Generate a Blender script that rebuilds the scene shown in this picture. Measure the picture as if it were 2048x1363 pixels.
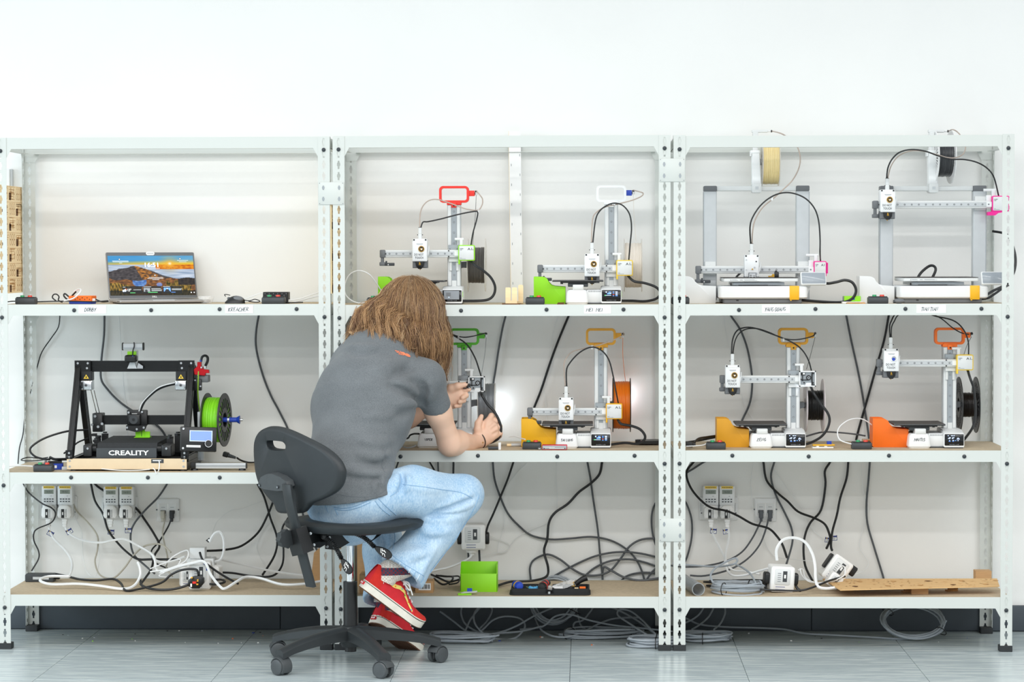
import bpy, bmesh, math, random
import numpy as np
from mathutils import Vector, Matrix, noise as mnoise
for _o in list(bpy.data.objects): bpy.data.objects.remove(_o)
scene = bpy.context.scene
COL = scene.collection
random.seed(7)
# ------------------------------------------------------------------ camera
CX, CD, CZ, YAW, PITCH, ROLL, FPX = 0.8982, 8.6, 1.4045, -0.0304, 0.0346, 0.0023, 4836.07
def _axes():
    cy, sy = math.cos(YAW), math.sin(YAW)
    X = Vector((cy, -sy, 0)); Y = Vector((sy, cy, 0)); Z = Vector((0, 0, 1))
    c, s = math.cos(PITCH), math.sin(PITCH)
    F = Y * c - Z * s; Z2 = Y * s + Z * c
    c, s = math.cos(ROLL), math.sin(ROLL)
    return X * c - Z2 * s, X * s + Z2 * c, F
RGT, UPV, FWD = _axes()
EYE = Vector((CX, -CD, CZ))
cam = bpy.data.objects.new('camera', bpy.data.cameras.new('camera'))
COL.objects.link(cam)
cam.data.sensor_width = 36.0
cam.data.lens = FPX * 36.0 / 2048.0
cam.data.clip_end = 100
cam.matrix_world = Matrix(((RGT.x, UPV.x, -FWD.x, EYE.x), (RGT.y, UPV.y, -FWD.y, EYE.y), (RGT.z, UPV.z, -FWD.z, EYE.z), (0, 0, 0, 1)))
scene.camera = cam
# ------------------------------------------------------------------ light
scene.view_settings.view_transform = 'Standard'
scene.view_settings.look = 'None'
scene.view_settings.exposure = 0.34
scene.view_settings.gamma = 1.0
scene.view_settings.use_curve_mapping = False
world = bpy.data.worlds.new('room_ambient'); scene.world = world
world.use_nodes = True
world.node_tree.nodes['Background'].inputs[0].default_value = (0.91, 0.96, 1.0, 1)
world.node_tree.nodes['Background'].inputs[1].default_value = 0.66
def area(name, loc, target, sx, sy, power, color):
    l = bpy.data.lights.new(name, 'AREA'); l.shape = 'RECTANGLE'; l.size = sx; l.size_y = sy
    l.energy = power; l.color = color
    o = bpy.data.objects.new(name, l); COL.objects.link(o)
    o.location = loc
    d = Vector(target) - Vector(loc)
    o.rotation_euler = d.to_track_quat('-Z', 'Y').to_euler()
    return o
# linear ceiling lights running along the wall, in rows across the room
for i, (yy, zz, pw) in enumerate(((-2.1, 3.0, 62), (-3.6, 3.0, 66), (-5.0, 3.0, 72), (-6.5, 3.0, 90))):
    area('ceiling_light', (0.8, yy, zz), (0.8, yy + 0.001, 0), 8.0, 0.15, pw, (1.0, 0.99, 0.965))
area('window_daylight', (-5.2, -2.6, 1.7), (0.0, 0.3, 1.1), 2.6, 2.0, 75, (0.74, 0.91, 1.0))

# ------------------------------------------------------------------ pixel helpers (real depth in metres behind the shelf front)
def P(px, py, Y):
    d = RGT * ((px - 1024) / FPX) + UPV * ((681.5 - py) / FPX) + FWD
    t = (Y - EYE.y) / d.y
    return EYE + d * t
def PZ(px, py, z):
    d = RGT * ((px - 1024) / FPX) + UPV * ((681.5 - py) / FPX) + FWD
    t = (z - EYE.z) / d.z
    return EYE + d * t
def PX(px, Y): return P(px, 600, Y).x
def S(Y): return FPX / (Y + CD)      # px per metre at depth Y

# ------------------------------------------------------------------ materials
MATS = {}
def srgb(c):
    if isinstance(c, str):
        c = c.lstrip('#'); c = tuple(int(c[i:i + 2], 16) / 255 for i in (0, 2, 4))
    return tuple(((v + 0.055) / 1.055) ** 2.4 if v > 0.04045 else v / 12.92 for v in c)
def mat(name, col, rough=0.5, metal=0.0, var=0.03, scale=40.0, bump=0.0, bscale=200.0, emit=0.0, alpha=1.0, spec=0.5, stretch=None, trans=0.0):
    if name in MATS: return MATS[name]
    m = bpy.data.materials.new(name); m.use_nodes = True
    nt = m.node_tree; b = nt.nodes['Principled BSDF']
    c = srgb(col)
    b.inputs['Roughness'].default_value = rough; b.inputs['Metallic'].default_value = metal
    b.inputs['Specular IOR Level'].default_value = spec
    tc = nt.nodes.new('ShaderNodeTexCoord'); mp = nt.nodes.new('ShaderNodeMapping')
    nt.links.new(tc.outputs['Object'], mp.inputs[0])
    if stretch: mp.inputs['Scale'].default_value = stretch
    n = nt.nodes.new('ShaderNodeTexNoise'); n.inputs['Scale'].default_value = scale; n.inputs['Detail'].default_value = 4
    nt.links.new(mp.outputs[0], n.inputs['Vector'])
    r = nt.nodes.new('ShaderNodeValToRGB')
    r.color_ramp.elements[0].position = 0.3; r.color_ramp.elements[1].position = 0.7
    r.color_ramp.elements[0].color = tuple(v * (1 - var) for v in c) + (1,)
    r.color_ramp.elements[1].color = tuple(min(1, v * (1 + var)) for v in c) + (1,)
    nt.links.new(n.outputs[0], r.inputs[0]); nt.links.new(r.outputs[0], b.inputs['Base Color'])
    if bump:
        n2 = nt.nodes.new('ShaderNodeTexNoise'); n2.inputs['Scale'].default_value = bscale; n2.inputs['Detail'].default_value = 3
        nt.links.new(mp.outputs[0], n2.inputs['Vector'])
        bp = nt.nodes.new('ShaderNodeBump'); bp.inputs['Strength'].default_value = bump; bp.inputs['Distance'].default_value = 0.002
        nt.links.new(n2.outputs[0], bp.inputs['Height']); nt.links.new(bp.outputs[0], b.inputs['Normal'])
    if emit:
        nt.links.new(r.outputs[0], b.inputs['Emission Color']); b.inputs['Emission Strength'].default_value = emit
    if alpha < 1: b.inputs['Alpha'].default_value = alpha
    if trans: b.inputs['Transmission Weight'].default_value = trans
    MATS[name] = m
    return m
def vcol_mat(name, rough=0.6, emit=0.0, attr='col', bump=0.0, bscale=300, aniso=0.0, spec=0.5):
    if name in MATS: return MATS[name]
    m = bpy.data.materials.new(name); m.use_nodes = True
    nt = m.node_tree; b = nt.nodes['Principled BSDF']
    a = nt.nodes.new('ShaderNodeAttribute'); a.attribute_name = attr
    b.inputs['Roughness'].default_value = rough; b.inputs['Specular IOR Level'].default_value = spec
    if emit:
        b.inputs['Base Color'].default_value = (0.01, 0.01, 0.01, 1)
        nt.links.new(a.outputs['Color'], b.inputs['Emission Color']); b.inputs['Emission Strength'].default_value = emit
    else: nt.links.new(a.outputs['Color'], b.inputs['Base Color'])
    if bump:
        tc = nt.nodes.new('ShaderNodeTexCoord')
        n2 = nt.nodes.new('ShaderNodeTexNoise'); n2.inputs['Scale'].default_value = bscale
        nt.links.new(tc.outputs['Object'], n2.inputs['Vector'])
        bp = nt.nodes.new('ShaderNodeBump'); bp.inputs['Strength'].default_value = bump; bp.inputs['Distance'].default_value = 0.002
        nt.links.new(n2.outputs[0], bp.inputs['Height']); nt.links.new(bp.outputs[0], b.inputs['Normal'])
    MATS[name] = m
    return m
M = dict(
    wall=mat('wall_paint', '#f3f3f0', 0.85, var=0.012, scale=3, bump=0.12, bscale=160),
    skirt=mat('skirting_paint', '#4a5259', 0.55, var=0.12, scale=6, bump=0.1),
    rack=mat('rack_enamel', '#d1d5d0', 0.42, var=0.008, scale=6),
    board=mat('chipboard', '#bfae93', 0.8, var=0.10, scale=90, bump=0.2, bscale=300),
    plug=mat('black_plug', '#2c3338', 0.4, var=0.1),
    foot=mat('foot_cap', '#2b2e30', 0.6, var=0.1),
    tape=mat('label_tape', '#f6f8f7', 0.5, var=0.01),
    ink=mat('marker_ink', '#1b2430', 0.6, var=0.05),
    white=mat('white_plastic', '#eceeee', 0.4, var=0.01),
    offw=mat('off_white_plastic', '#dfe1e0', 0.45, var=0.015),
    lgrey=mat('light_grey_aluminium', '#c6cacc', 0.38, metal=0.1, var=0.02),
    mgrey=mat('mid_grey_rail', '#a3a9ad', 0.35, metal=0.5, var=0.03),
    dgrey=mat('dark_grey_plastic', '#6c6f72', 0.5, var=0.04),
    char=mat('charcoal_plastic', '#3d4144', 0.5, var=0.06),
    black=mat('black_plastic', '#191a1b', 0.42, var=0.1),
    blackm=mat('black_anodised', '#17191a', 0.32, metal=0.3, var=0.1),
    steel=mat('steel', '#c9ccce', 0.25, metal=1.0, var=0.03),
    chrome=mat('chrome', '#e6e8ea', 0.12, metal=1.0, var=0.01),
    brass=mat('brass', '#c79a3e', 0.3, metal=0.9, var=0.05),
    red=mat('red_print', '#ee3124', 0.5, var=0.03, scale=20),
    green=mat('green_print', '#7fd31a', 0.5, var=0.03, scale=20),
    lime=mat('lime_print', '#94e01e', 0.5, var=0.03, scale=20),
    dgreen=mat('mid_green_print', '#57b929', 0.5, var=0.03, scale=20),
    amber=mat('amber_print', '#e0a127', 0.5, var=0.03, scale=20),
    yellow=mat('yellow_print', '#f2b71c', 0.5, var=0.03, scale=20),
    paleyel=mat('pale_yellow_print', '#f5cf42', 0.5, var=0.03, scale=20),
    orange=mat('orange_print', '#f9741a', 0.5, var=0.03, scale=20),
    pink=mat('magenta_print', '#f21d96', 0.5, var=0.03, scale=20),
    blue=mat('blue_print', '#1f43b0', 0.45, var=0.05),
    sky=mat('light_blue_plastic', '#58aee0', 0.45, var=0.05),
    cabk=mat('black_cable', '#1c1e20', 0.45, var=0.15),
    cadk=mat('dark_grey_cable', '#55595d', 0.5, var=0.08),
    cagr=mat('grey_cable', '#a0a8af', 0.5, var=0.06),
    cawh=mat('white_cable', '#eceeee', 0.45, var=0.01),
    cabe=mat('beige_cable', '#b9b5a8', 0.5, var=0.03),
    tube=mat('ptfe_tube', '#b7a79b', 0.35, var=0.03),
    card=mat('cardboard', '#c49a6c', 0.8, var=0.06, scale=30, stretch=(1, 1, 12)),
    ply=mat('plywood', '#fbe0b2', 0.7, var=0.06, scale=14, stretch=(1, 8, 8)),
    plyd=mat('tan_plywood', '#dbb37c', 0.7, var=0.08, scale=14, stretch=(1, 8, 8)),
    burn=mat('laser_burn', '#c2935a', 0.8, var=0.3, scale=60),
    burnd=mat('dark_laser_burn', '#6b4522', 0.8, var=0.3, scale=60),
    glass=mat('screen_glass', '#14171b', 0.12, var=0.05),
    greysc=mat('grey_screen', '#9aa1a8', 0.15, var=0.02),
    lcd=mat('lcd_blue', '#6d86f0', 0.3, var=0.02, emit=0.7),
    lcdg=mat('lcd_green_grey', '#8b9488', 0.3, var=0.03),
    bed=mat('textured_build_plate', '#4c4744', 0.65, var=0.12, scale=300, bump=0.3, bscale=900),
    led=mat('led_white', '#e8f0ff', 0.3, emit=6.0),
    icon=mat('screen_icon', '#bcd4ff', 0.3, emit=0.9),
    iconb=mat('screen_icon_blue', '#5f93e8', 0.3, emit=0.8),
    icong=mat('screen_icon_green', '#5fd67a', 0.3, emit=0.8),
    iconr=mat('screen_icon_red', '#e0503a', 0.3, emit=0.8),
    paper=mat('paper_white', '#f4f4f2', 0.7, var=0.01),
    prt=mat('printed_grey', '#7b8085', 0.6, var=0.02),
    navy=mat('printed_navy', '#2b3a7c', 0.6, var=0.05),
)
def _floor_mat():
    m = bpy.data.materials.new('vinyl_floor'); m.use_nodes = True
    nt = m.node_tree; b = nt.nodes['Principled BSDF']
    b.inputs['Roughness'].default_value = 0.22
    tc = nt.nodes.new('ShaderNodeTexCoord'); oi = nt.nodes.new('ShaderNodeObjectInfo')
    ad = nt.nodes.new('ShaderNodeVectorMath'); ad.operation = 'ADD'
    sc = nt.nodes.new('ShaderNodeVectorMath'); sc.operation = 'SCALE'; sc.inputs[3].default_value = 7.0
    cmb = nt.nodes.new('ShaderNodeCombineXYZ')
    for k in range(3): nt.links.new(oi.outputs['Random'], cmb.inputs[k])
    nt.links.new(cmb.outputs[0], sc.inputs[0])
    nt.links.new(tc.outputs['Object'], ad.inputs[0]); nt.links.new(sc.outputs[0], ad.inputs[1])
    mp = nt.nodes.new('ShaderNodeMapping'); mp.inputs['Scale'].default_value = (2.2, 26, 1)
    nt.links.new(ad.outputs[0], mp.inputs[0])
    n = nt.nodes.new('ShaderNodeTexNoise'); n.inputs['Scale'].default_value = 2.2; n.inputs['Detail'].default_value = 8; n.inputs['Roughness'].default_value = 0.62
    n.inputs['Distortion'].default_value = 0.6
    nt.links.new(mp.outputs[0], n.inputs['Vector'])
    r = nt.nodes.new('ShaderNodeValToRGB')
    for (p, c) in ((0.0, '#76848a'), (0.4, '#94a2a6'), (0.55, '#a9b5b8'), (0.72, '#bcc7c8'), (1.0, '#cbd4d4')):
        if p in (0.0, 1.0): e = r.color_ramp.elements[0 if p == 0 else 1]
        else: e = r.color_ramp.elements.new(p)
        e.color = srgb(c) + (1,)
    nt.links.new(n.outputs[0], r.inputs[0]); nt.links.new(r.outputs[0], b.inputs['Base Color'])
    bp = nt.nodes.new('ShaderNodeBump'); bp.inputs['Strength'].default_value = 0.15; bp.inputs['Distance'].default_value = 0.001
    nt.links.new(n.outputs[0], bp.inputs['Height']); nt.links.new(bp.outputs[0], b.inputs['Normal'])
    return m
M['floor'] = _floor_mat()

# ------------------------------------------------------------------ mesh builder
class MB:
    def __init__(s, m='white'):
        s.v = []; s.f = []; s.mi = []; s.mats = []; s.use(m); s.T = None
    def use(s, m):
        mm = M[m] if isinstance(m, str) else m
        if mm not in s.mats: s.mats.append(mm)
        s.cur = s.mats.index(mm); return s
    def add(s, vs, fs):
        o = len(s.v)
        if s.T is not None: vs = [tuple(s.T @ Vector(v)) for v in vs]
        s.v += [tuple(v) for v in vs]; s.f += [tuple(i + o for i in f) for f in fs]; s.mi += [s.cur] * len(fs)
        return s
    def box(s, x0, x1, y0, y1, z0, z1):
        if x0 > x1: x0, x1 = x1, x0
        if y0 > y1: y0, y1 = y1, y0
        if z0 > z1: z0, z1 = z1, z0
        return s.add([(x0, y0, z0), (x1, y0, z0), (x1, y1, z0), (x0, y1, z0), (x0, y0, z1), (x1, y0, z1), (x1, y1, z1), (x0, y1, z1)],
                     [(0, 3, 2, 1), (4, 5, 6, 7), (0, 1, 5, 4), (1, 2, 6, 5), (2, 3, 7, 6), (3, 0, 4, 7)])
    def prism(s, poly, lo, hi, axis='y', ch=0.0):
        """poly: 2-D outline (counter-clockwise, seen with the axis pointing away from the viewer for 'y'), extruded lo..hi, ch = chamfer at both ends"""
        n = len(poly)
        def m3(p, t):
            return (p[0], t, p[1]) if axis == 'y' else ((p[0], p[1], t) if axis == 'z' else (t, p[0], p[1]))
        if ch:
            cx = sum(p[0] for p in poly) / n; cy = sum(p[1] for p in poly) / n
            def ins(p):
                dx, dy = p[0] - cx, p[1] - cy; 
                return (cx + (dx - math.copysign(min(ch, abs(dx)), dx)), cy + (dy - math.copysign(min(ch, abs(dy)), dy)))
            rings = [([ins(p) for p in poly], lo), (poly, lo + ch), (poly, hi - ch), ([ins(p) for p in poly], hi)]
        else: rings = [(poly, lo), (poly, hi)]
        vs = []
        for pl, t in rings: vs += [m3(p, t) for p in pl]
        fs = []
        for k in range(len(rings) - 1):
            for i in range(n):
                j = (i + 1) % n
                fs.append((k * n + i, k * n + j, (k + 1) * n + j, (k + 1) * n + i))
        fs.append(tuple(range(n - 1, -1, -1))); fs.append(tuple(range((len(rings) - 1) * n, len(rings) * n)))
        return s.add(vs, fs)
    def rbox(s, x0, x1, y0, y1, z0, z1, r=0.004, axis='y', ch=None, seg=3):
        """box with rounded edges along axis and chamfered ends"""
        if axis == 'y': a0, a1, b0, b1, lo, hi = x0, x1, z0, z1, y0, y1
        elif axis == 'z': a0, a1, b0, b1, lo, hi = x0, x1, y0, y1, z0, z1
        else: a0, a1, b0, b1, lo, hi = y0, y1, z0, z1, x0, x1
        r = min(r, (a1 - a0) / 2.01, (b1 - b0) / 2.01)
        if ch is None: ch = min(r * 0.5, (hi - lo) / 3)
        return s.prism(rrect(a0, a1, b0, b1, r, seg), lo, hi, axis, ch)
    def cyl(s, c, r, h, axis='z', n=16, r2=None, cap=True):
        r2 = r if r2 is None else r2
        vs = []; c = Vector(c)
        for k, (rr, t) in enumerate(((r, 0), (r2, h))):
            for i in range(n):
                a = 2 * math.pi * i / n; u, w = rr * math.cos(a), rr * math.sin(a)
                vs.append(c + Vector({'z': (u, w, t), 'y': (u, t, w), 'x': (t, u, w)}[axis]))
        fs = [(i, (i + 1) % n, n + (i + 1) % n, n + i) for i in range(n)]
        if cap: fs += [tuple(range(n - 1, -1, -1)), tuple(range(n, 2 * n))]
        return s.add(vs, fs)
    def lathe(s, c, prof, axis='x', n=32):
        """prof: list of (radius, t) along axis"""
        vs = []; c = Vector(c)
        for (rr, t) in prof:
            for i in range(n):
                a = 2 * math.pi * i / n; u, w = rr * math.cos(a), rr * math.sin(a)
                vs.append(c + Vector({'z': (u, w, t), 'y': (u, t, w), 'x': (t, u, w)}[axis]))
        fs = []
        for k in range(len(prof) - 1):
            for i in range(n):
                j = (i + 1) % n; fs.append((k * n + i, k * n + j, (k + 1) * n + j, (k + 1) * n + i))
        return s.add(vs, fs)
    def tube(s, pts, r, n=6, cap=True, smooth=4, closed=False):
        pts = [Vector(p) for p in pts]
        if smooth and len(pts) > 2: pts = catmull(pts, smooth, closed)
        m = len(pts); rr = r if isinstance(r, (list, tuple)) else None
        vs = []; prev = None
        for i, p in enumerate(pts):
            t = (pts[min(i + 1, m - 1)] - pts[max(i - 1, 0)])
            t = t.normalized() if t.length > 1e-9 else Vector((0, 0, 1))
            if prev is None:
                a = Vector((0, 0, 1)) if abs(t.z) < 0.9 else Vector((1, 0, 0))
                u = t.cross(a).normalized()
            else:
                u = prev - t * prev.dot(t)
                u = u.normalized() if u.length > 1e-6 else t.orthogonal().normalized()
            prev = u; w = t.cross(u)
            rad = r if rr is None else rr[0] + (rr[-1] - rr[0]) * i / (m - 1) if len(rr) == 2 else rr[min(i * len(rr) // m, len(rr) - 1)]
            for k in range(n):
                a = 2 * math.pi * k / n; vs.append(p + u * (rad * math.cos(a)) + w * (rad * math.sin(a)))
        fs = []
        for i in range(m - 1):
            for k in range(n):
                j = (k + 1) % n; fs.append((i * n + k, i * n + j, (i + 1) * n + j, (i + 1) * n + k))
        if cap: fs += [tuple(range(n - 1, -1, -1)), tuple(range((m - 1) * n, m * n))]
        return s.add(vs, fs)
    def sphere(s, c, r, nu=16, nv=10, sc=(1, 1, 1)):
        vs = []; c = Vector(c)
        for j in range(nv + 1):
            b = math.pi * j / nv - math.pi / 2
            for i in range(nu):
                a = 2 * math.pi * i / nu
                vs.append(c + Vector((r * sc[0] * math.cos(b) * math.cos(a), r * sc[1] * math.cos(b) * math.sin(a), r * sc[2] * math.sin(b))))
        fs = []
        for j in range(nv):
            for i in range(nu):
                k = (i + 1) % nu; fs.append((j * nu + i, j * nu + k, (j + 1) * nu + k, (j + 1) * nu + i))
        return s.add(vs, fs)
    def quad(s, a, b, c, d): return s.add([a, b, c, d], [(0, 1, 2, 3)])
    def mesh(s, name, angle=38):
        me = bpy.data.meshes.new(name)
        me.from_pydata(s.v, [], s.f)
        for m in s.mats: me.materials.append(m)
        me.polygons.foreach_set('material_index', s.mi)
        me.polygons.foreach_set('use_smooth', [True] * len(s.f))
        bm = bmesh.new(); bm.from_mesh(me)
        bmesh.ops.remove_doubles(bm, verts=bm.verts, dist=1e-6)
        bmesh.ops.recalc_face_normals(bm, faces=bm.faces)
        bm.to_mesh(me); bm.free()
        me.set_sharp_from_angle(angle=math.radians(angle))
        return me
    def build(s, name, parent=None, loc=None, label=None, angle=38):
        me = s.mesh(name, angle)
        o = bpy.data.objects.new(name, me); COL.objects.link(o)
        if parent is not None: o.parent = parent
        if loc is not None: o.location = loc
        if label: o['label'] = label
        return o
def rrect(x0, x1, y0, y1, r, seg=3):
    out = []
    for (cx, cy, a0) in ((x1 - r, y0 + r, -90), (x1 - r, y1 - r, 0), (x0 + r, y1 - r, 90), (x0 + r, y0 + r, 180)):
        for k in range(seg + 1):
            a = math.radians(a0 + 90 * k / seg); out.append((cx + r * math.cos(a), cy + r * math.sin(a)))
    return out
def catmull(p, n, closed=False):
    out = []; m = len(p)
    for i in range(m if closed else m - 1):
        g = (lambda k: p[k % m]) if closed else (lambda k: p[min(max(k, 0), m - 1)])
        a, b, c, d = g(i - 1), g(i), g(i + 1), g(i + 2)
        for k in range(n):
            t = k / n; t2 = t * t; t3 = t2 * t
            out.append(0.5 * ((2 * b) + (c - a) * t + (2 * a - 5 * b + 4 * c - d) * t2 + (3 * b - a - 3 * c + d) * t3))
    out.append(p[0].copy() if closed else p[-1].copy())
    return out
def tag(o, label, cat, group=None):
    o['label'] = label; o['category'] = cat
    if group: o['group'] = group
    return o
def thing(name, label, cat, loc=(0, 0, 0), group=None, rotz=0.0):
    o = bpy.data.objects.new(name, None); COL.objects.link(o)
    o.empty_display_size = 0.05
    o.location = loc; o.rotation_euler = (0, 0, rotz)
    return tag(o, label, cat, group)
def struct(o): o['kind'] = 'structure'; return o
def inst(src, parent, loc=(0, 0, 0), rot=None, name=None):
    c = src.copy(); COL.objects.link(c); c.parent = parent; c.location = loc
    if rot is not None: c.rotation_euler = rot
    if name: c.name = name
    return c
_TXT = {}
def text_geo(txt, bold=0.0, shear=0.0):
    """flat lettering as (verts, faces), height of a capital = 1, origin at left of the baseline"""
    key = (txt, bold, shear)
    if key in _TXT: return _TXT[key]
    cu = bpy.data.curves.new('lettering', 'FONT'); cu.body = txt; cu.offset = bold; cu.shear = shear; cu.resolution_u = 2
    o = bpy.data.objects.new('lettering', cu); COL.objects.link(o)
    dg = bpy.context.evaluated_depsgraph_get()
    me = bpy.data.meshes.new_from_object(o.evaluated_get(dg))
    vs = [tuple(v.co / 0.69) for v in me.vertices]; fs = [tuple(p.vertices) for p in me.polygons]
    bpy.data.objects.remove(o); bpy.data.curves.remove(cu); bpy.data.meshes.remove(me)
    _TXT[key] = (vs, fs)
    return vs, fs
def letter(mb, txt, org, right, up, h, width=None, m='ink', bold=0.0, shear=0.0, center=True):
    """lettering lying on the plane (right, up) through org"""
    vs, fs = text_geo(txt, bold, shear)
    if not vs: return mb
    w = max(v[0] for v in vs); x0 = min(v[0] for v in vs)
    sx = h if width is None else width / (w - x0)
    org = Vector(org); right = Vector(right).normalized(); up = Vector(up).normalized()
    off = (w + x0) / 2 if center else x0
    mb.use(m)
    mb.add([org + right * ((v[0] - off) * sx) + up * (v[1] * h) for v in vs], fs)
    return mb

# single-stroke capitals for marker handwriting, on a 0..1 box
STROKE = dict(A=[[(0, 0), (.45, 1), (.9, 0)], [(.2, .4), (.72, .38)]], B=[[(.05, 0), (.1, 1), (.6, .95), (.65, .65), (.1, .52)], [(.1, .52), (.75, .45), (.75, .08), (.05, 0)]], C=[[(.8, .85), (.4, 1), (.05, .6), (.1, .15), (.45, 0), (.85, .15)]], D=[[(.05, 0), (.1, 1)], [(0, 1), (.6, .9), (.85, .5), (.6, .08), (0, 0)]],
    E=[[(.75, .98), (.1, 1), (.08, 0), (.78, .03)], [(.08, .52), (.6, .55)]], G=[[(.8, .85), (.4, 1), (.05, .5), (.35, 0), (.8, .15), (.8, .45), (.5, .45)]], H=[[(.05, 0), (.1, 1)], [(.7, 0), (.78, 1)], [(.07, .5), (.75, .52)]], I=[[(.2, 0), (.22, 1)]], K=[[(.05, 0), (.1, 1)], [(.75, 1), (.1, .45), (.8, 0)]],
    L=[[(.1, 1), (.08, 0), (.7, .03)]], M=[[(0, 0), (.12, 1), (.45, .35), (.8, 1), (.9, 0)]], N=[[(.02, 0), (.08, 1), (.7, .02), (.76, 1)]], O=[[(.4, 1), (.05, .6), (.15, .1), (.5, 0), (.8, .4), (.7, .9), (.4, 1)]], P=[[(.08, 0), (.1, 1), (.65, .95), (.68, .55), (.1, .48)]], R=[[(.05, 0), (.1, 1), (.65, .92), (.6, .55), (.1, .48), (.75, 0)]],
    S=[[(.7, .88), (.35, 1), (.1, .78), (.6, .45), (.62, .15), (.3, 0), (.02, .12)]], T=[[(0, .97), (.85, 1)], [(.42, 1), (.38, 0)]], U=[[(.05, 1), (.08, .2), (.38, 0), (.68, .2), (.74, 1)]], V=[[(0, 1), (.38, 0), (.78, 1)]], Y=[[(0, 1), (.38, .5)], [(.8, 1), (.2, 0)]], Z=[[(.05, .98), (.75, 1), (.05, .02), (.8, .04)], [(.15, .5), (.6, .52)]])
def handwrite(mb, txt, org, right, up, h, width, r=0.00095):
    rnd = random.Random(len(txt) * 7 + int(width * 1e4)); x = 0.0; items = []
    for c in txt:
        if c == ' ': x += 0.45; continue
        w = 0.32 if c == 'I' else 0.8
        for st in STROKE[c]: items.append([(x + p[0] * w / 0.8 * (1 if c != 'I' else 1) + rnd.uniform(-.03, .03), p[1] + rnd.uniform(-.04, .04) + 0.06 * math.sin(x)) for p in st])
        x += w + 0.22
    sx = width / x; org = Vector(org); right = Vector(right).normalized(); up = Vector(up).normalized()
    mb.use('ink')
    for it in items: mb.tube([org + right * (p[0] * sx - width / 2 + p[1] * h * 0.15) + up * (p[1] * h) for p in it], r, 4, True, 0)
    return mb
# ================================================================== THE SETTING
W_,GAP,UW,HT,DEP = 1.2,0.0115,0.0415,1.835,0.45
UX = [-(W_ + GAP),0.0,W_ + GAP]
WALL_Y = 0.475
# back wall with skirting
struct(MB('wall').box(-6.5,7.5,WALL_Y,WALL_Y + 0.12,0,3.2).build('wall_back'))
SKZ = 0.098
bb = struct(MB('skirt').box(-6.5,7.5,WALL_Y - 0.004,WALL_Y,0,SKZ).build('baseboard_back'))
_xs = [-6.5,-3.1,PX(558,WALL_Y),2.0 + PX(558,WALL_Y),5.1,7.5]
for a,b in zip(_xs[:-1],_xs[1:]):
    MB('skirt').rbox(a + 0.0012,b - 0.0012,WALL_Y - 0.014,WALL_Y - 0.003,0.003,SKZ,0.003,'x').build('skirting_panel',bb)
# floor of 600 mm vinyl tiles
fl = struct(MB('skirt').box(-6.5,7.5,-9.5,WALL_Y + 0.1,-0.05,-0.004).build('floor'))
_fx0 = PZ(1141.5,1303,0).x
TS = 0.595
_tile = MB('floor').prism([(0.0008,0.0008),(TS - 0.0008,0.0008),(TS - 0.0008,TS - 0.0008),(0.0008,TS - 0.0008)],-0.006,0,'z',0.0006).mesh('floor_tile')
_fy0 = PZ(1141,1303,0).y
for i in range(-6,6):
    for j in range(-4,1):
        o = bpy.data.objects.new('floor_tile',_tile); COL.objects.link(o); o.parent = fl
        o.location = (_fx0 + i * TS,_fy0 + j * TS,0)
MB('floor').box(_fx0 - 6 * TS,_fx0 + 6 * TS,_fy0 - 4 * TS - 5,_fy0 - 4 * TS - 0.001,-0.006,0).build('floor_tile',fl)
# tall pale trunking on the wall seen through the left end of the shelving
tb = thing('wall_trunking','pale grey vertical trunking on the wall behind the left end of the shelving','trunking',(PX(24,WALL_Y) - 0.02,WALL_Y,1.60))
MB('white').rbox(-0.028,0.022,-0.03,0,-0.10,0.14,0.003,'z').build('trunking_body',tb)
MB('lgrey').rbox(0.022,0.030,-0.022,0,-0.10,0.14,0.002,'z').build('trunking_edge',tb)

# ================================================================== SHELVING
def slot_strip(mb,n,pitch,w,mapf,z0):
    """metal strip with keyhole slots, mapf(a, z) -> 3-D"""
    hs = [(-0.0155,0.0030),(-0.006,0.0034),(-0.004,0.0058),(0.0045,0.0058),(0.0065,0.0034),(0.0135,0.0028)]   # (z, half width)
    for k in range(n):
        zc = z0 + pitch * (k + 0.5); zl = z0 + pitch * k; zh = zl + pitch
        L = [(-h,z) for z,h in hs]; R = [(h,z) for z,h in hs]
        vs = [(-w / 2,zl - zc),(w / 2,zl - zc),(w / 2,zh - zc),(-w / 2,zh - zc)] + L + R
        nl = len(hs)
        fs = [(0,1,4 + nl,4),(3,4 + nl - 1,4 + 2 * nl - 1,2)]
        fs.append((0,) + tuple(4 + i for i in range(nl)) + (3,))
        fs.append((1,2) + tuple(4 + nl + i for i in range(nl - 1,-1,-1)))
        mb.add([mapf(a,z + zc) for a,z in vs],fs)
NSL = 46
def upright_mesh(sx,sy):
    """L-shaped post; sx: +1 when its side flange is on the left (flange at x=0, face runs +x); sy: +1 front post, -1 back post"""
    mb = MB('rack')
    pit = HT / NSL
    slot_strip(mb,NSL,pit,UW,lambda a,z: (sx * (a + UW / 2),0.0,z),0)
    slot_strip(mb,NSL,pit,0.034,lambda a,z: (0.0,sy * (a + 0.017),z),0)
    me = mb.mesh('upright')
    me.polygons.foreach_set('use_smooth',[False] * len(me.polygons))
    return me
_up = {(sx,sy): upright_mesh(sx,sy) for sx in (1,-1) for sy in (1,-1)}
_plug = MB('plug').lathe((0,0,0),[(0.0001,-0.0055),(0.004,-0.0052),(0.0065,-0.0036),(0.0072,-0.0012),(0.0074,0.0)],'y',14).mesh('plug')
_foot = MB('foot').rbox(-0.002,UW + 0.002,-0.003,0.040,0,0.022,0.003,'z').mesh('foot_cap')
_footl = MB('foot').rbox(-UW - 0.002,0.002,-0.003,0.040,0,0.022,0.003,'z').mesh('foot_cap')
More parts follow.
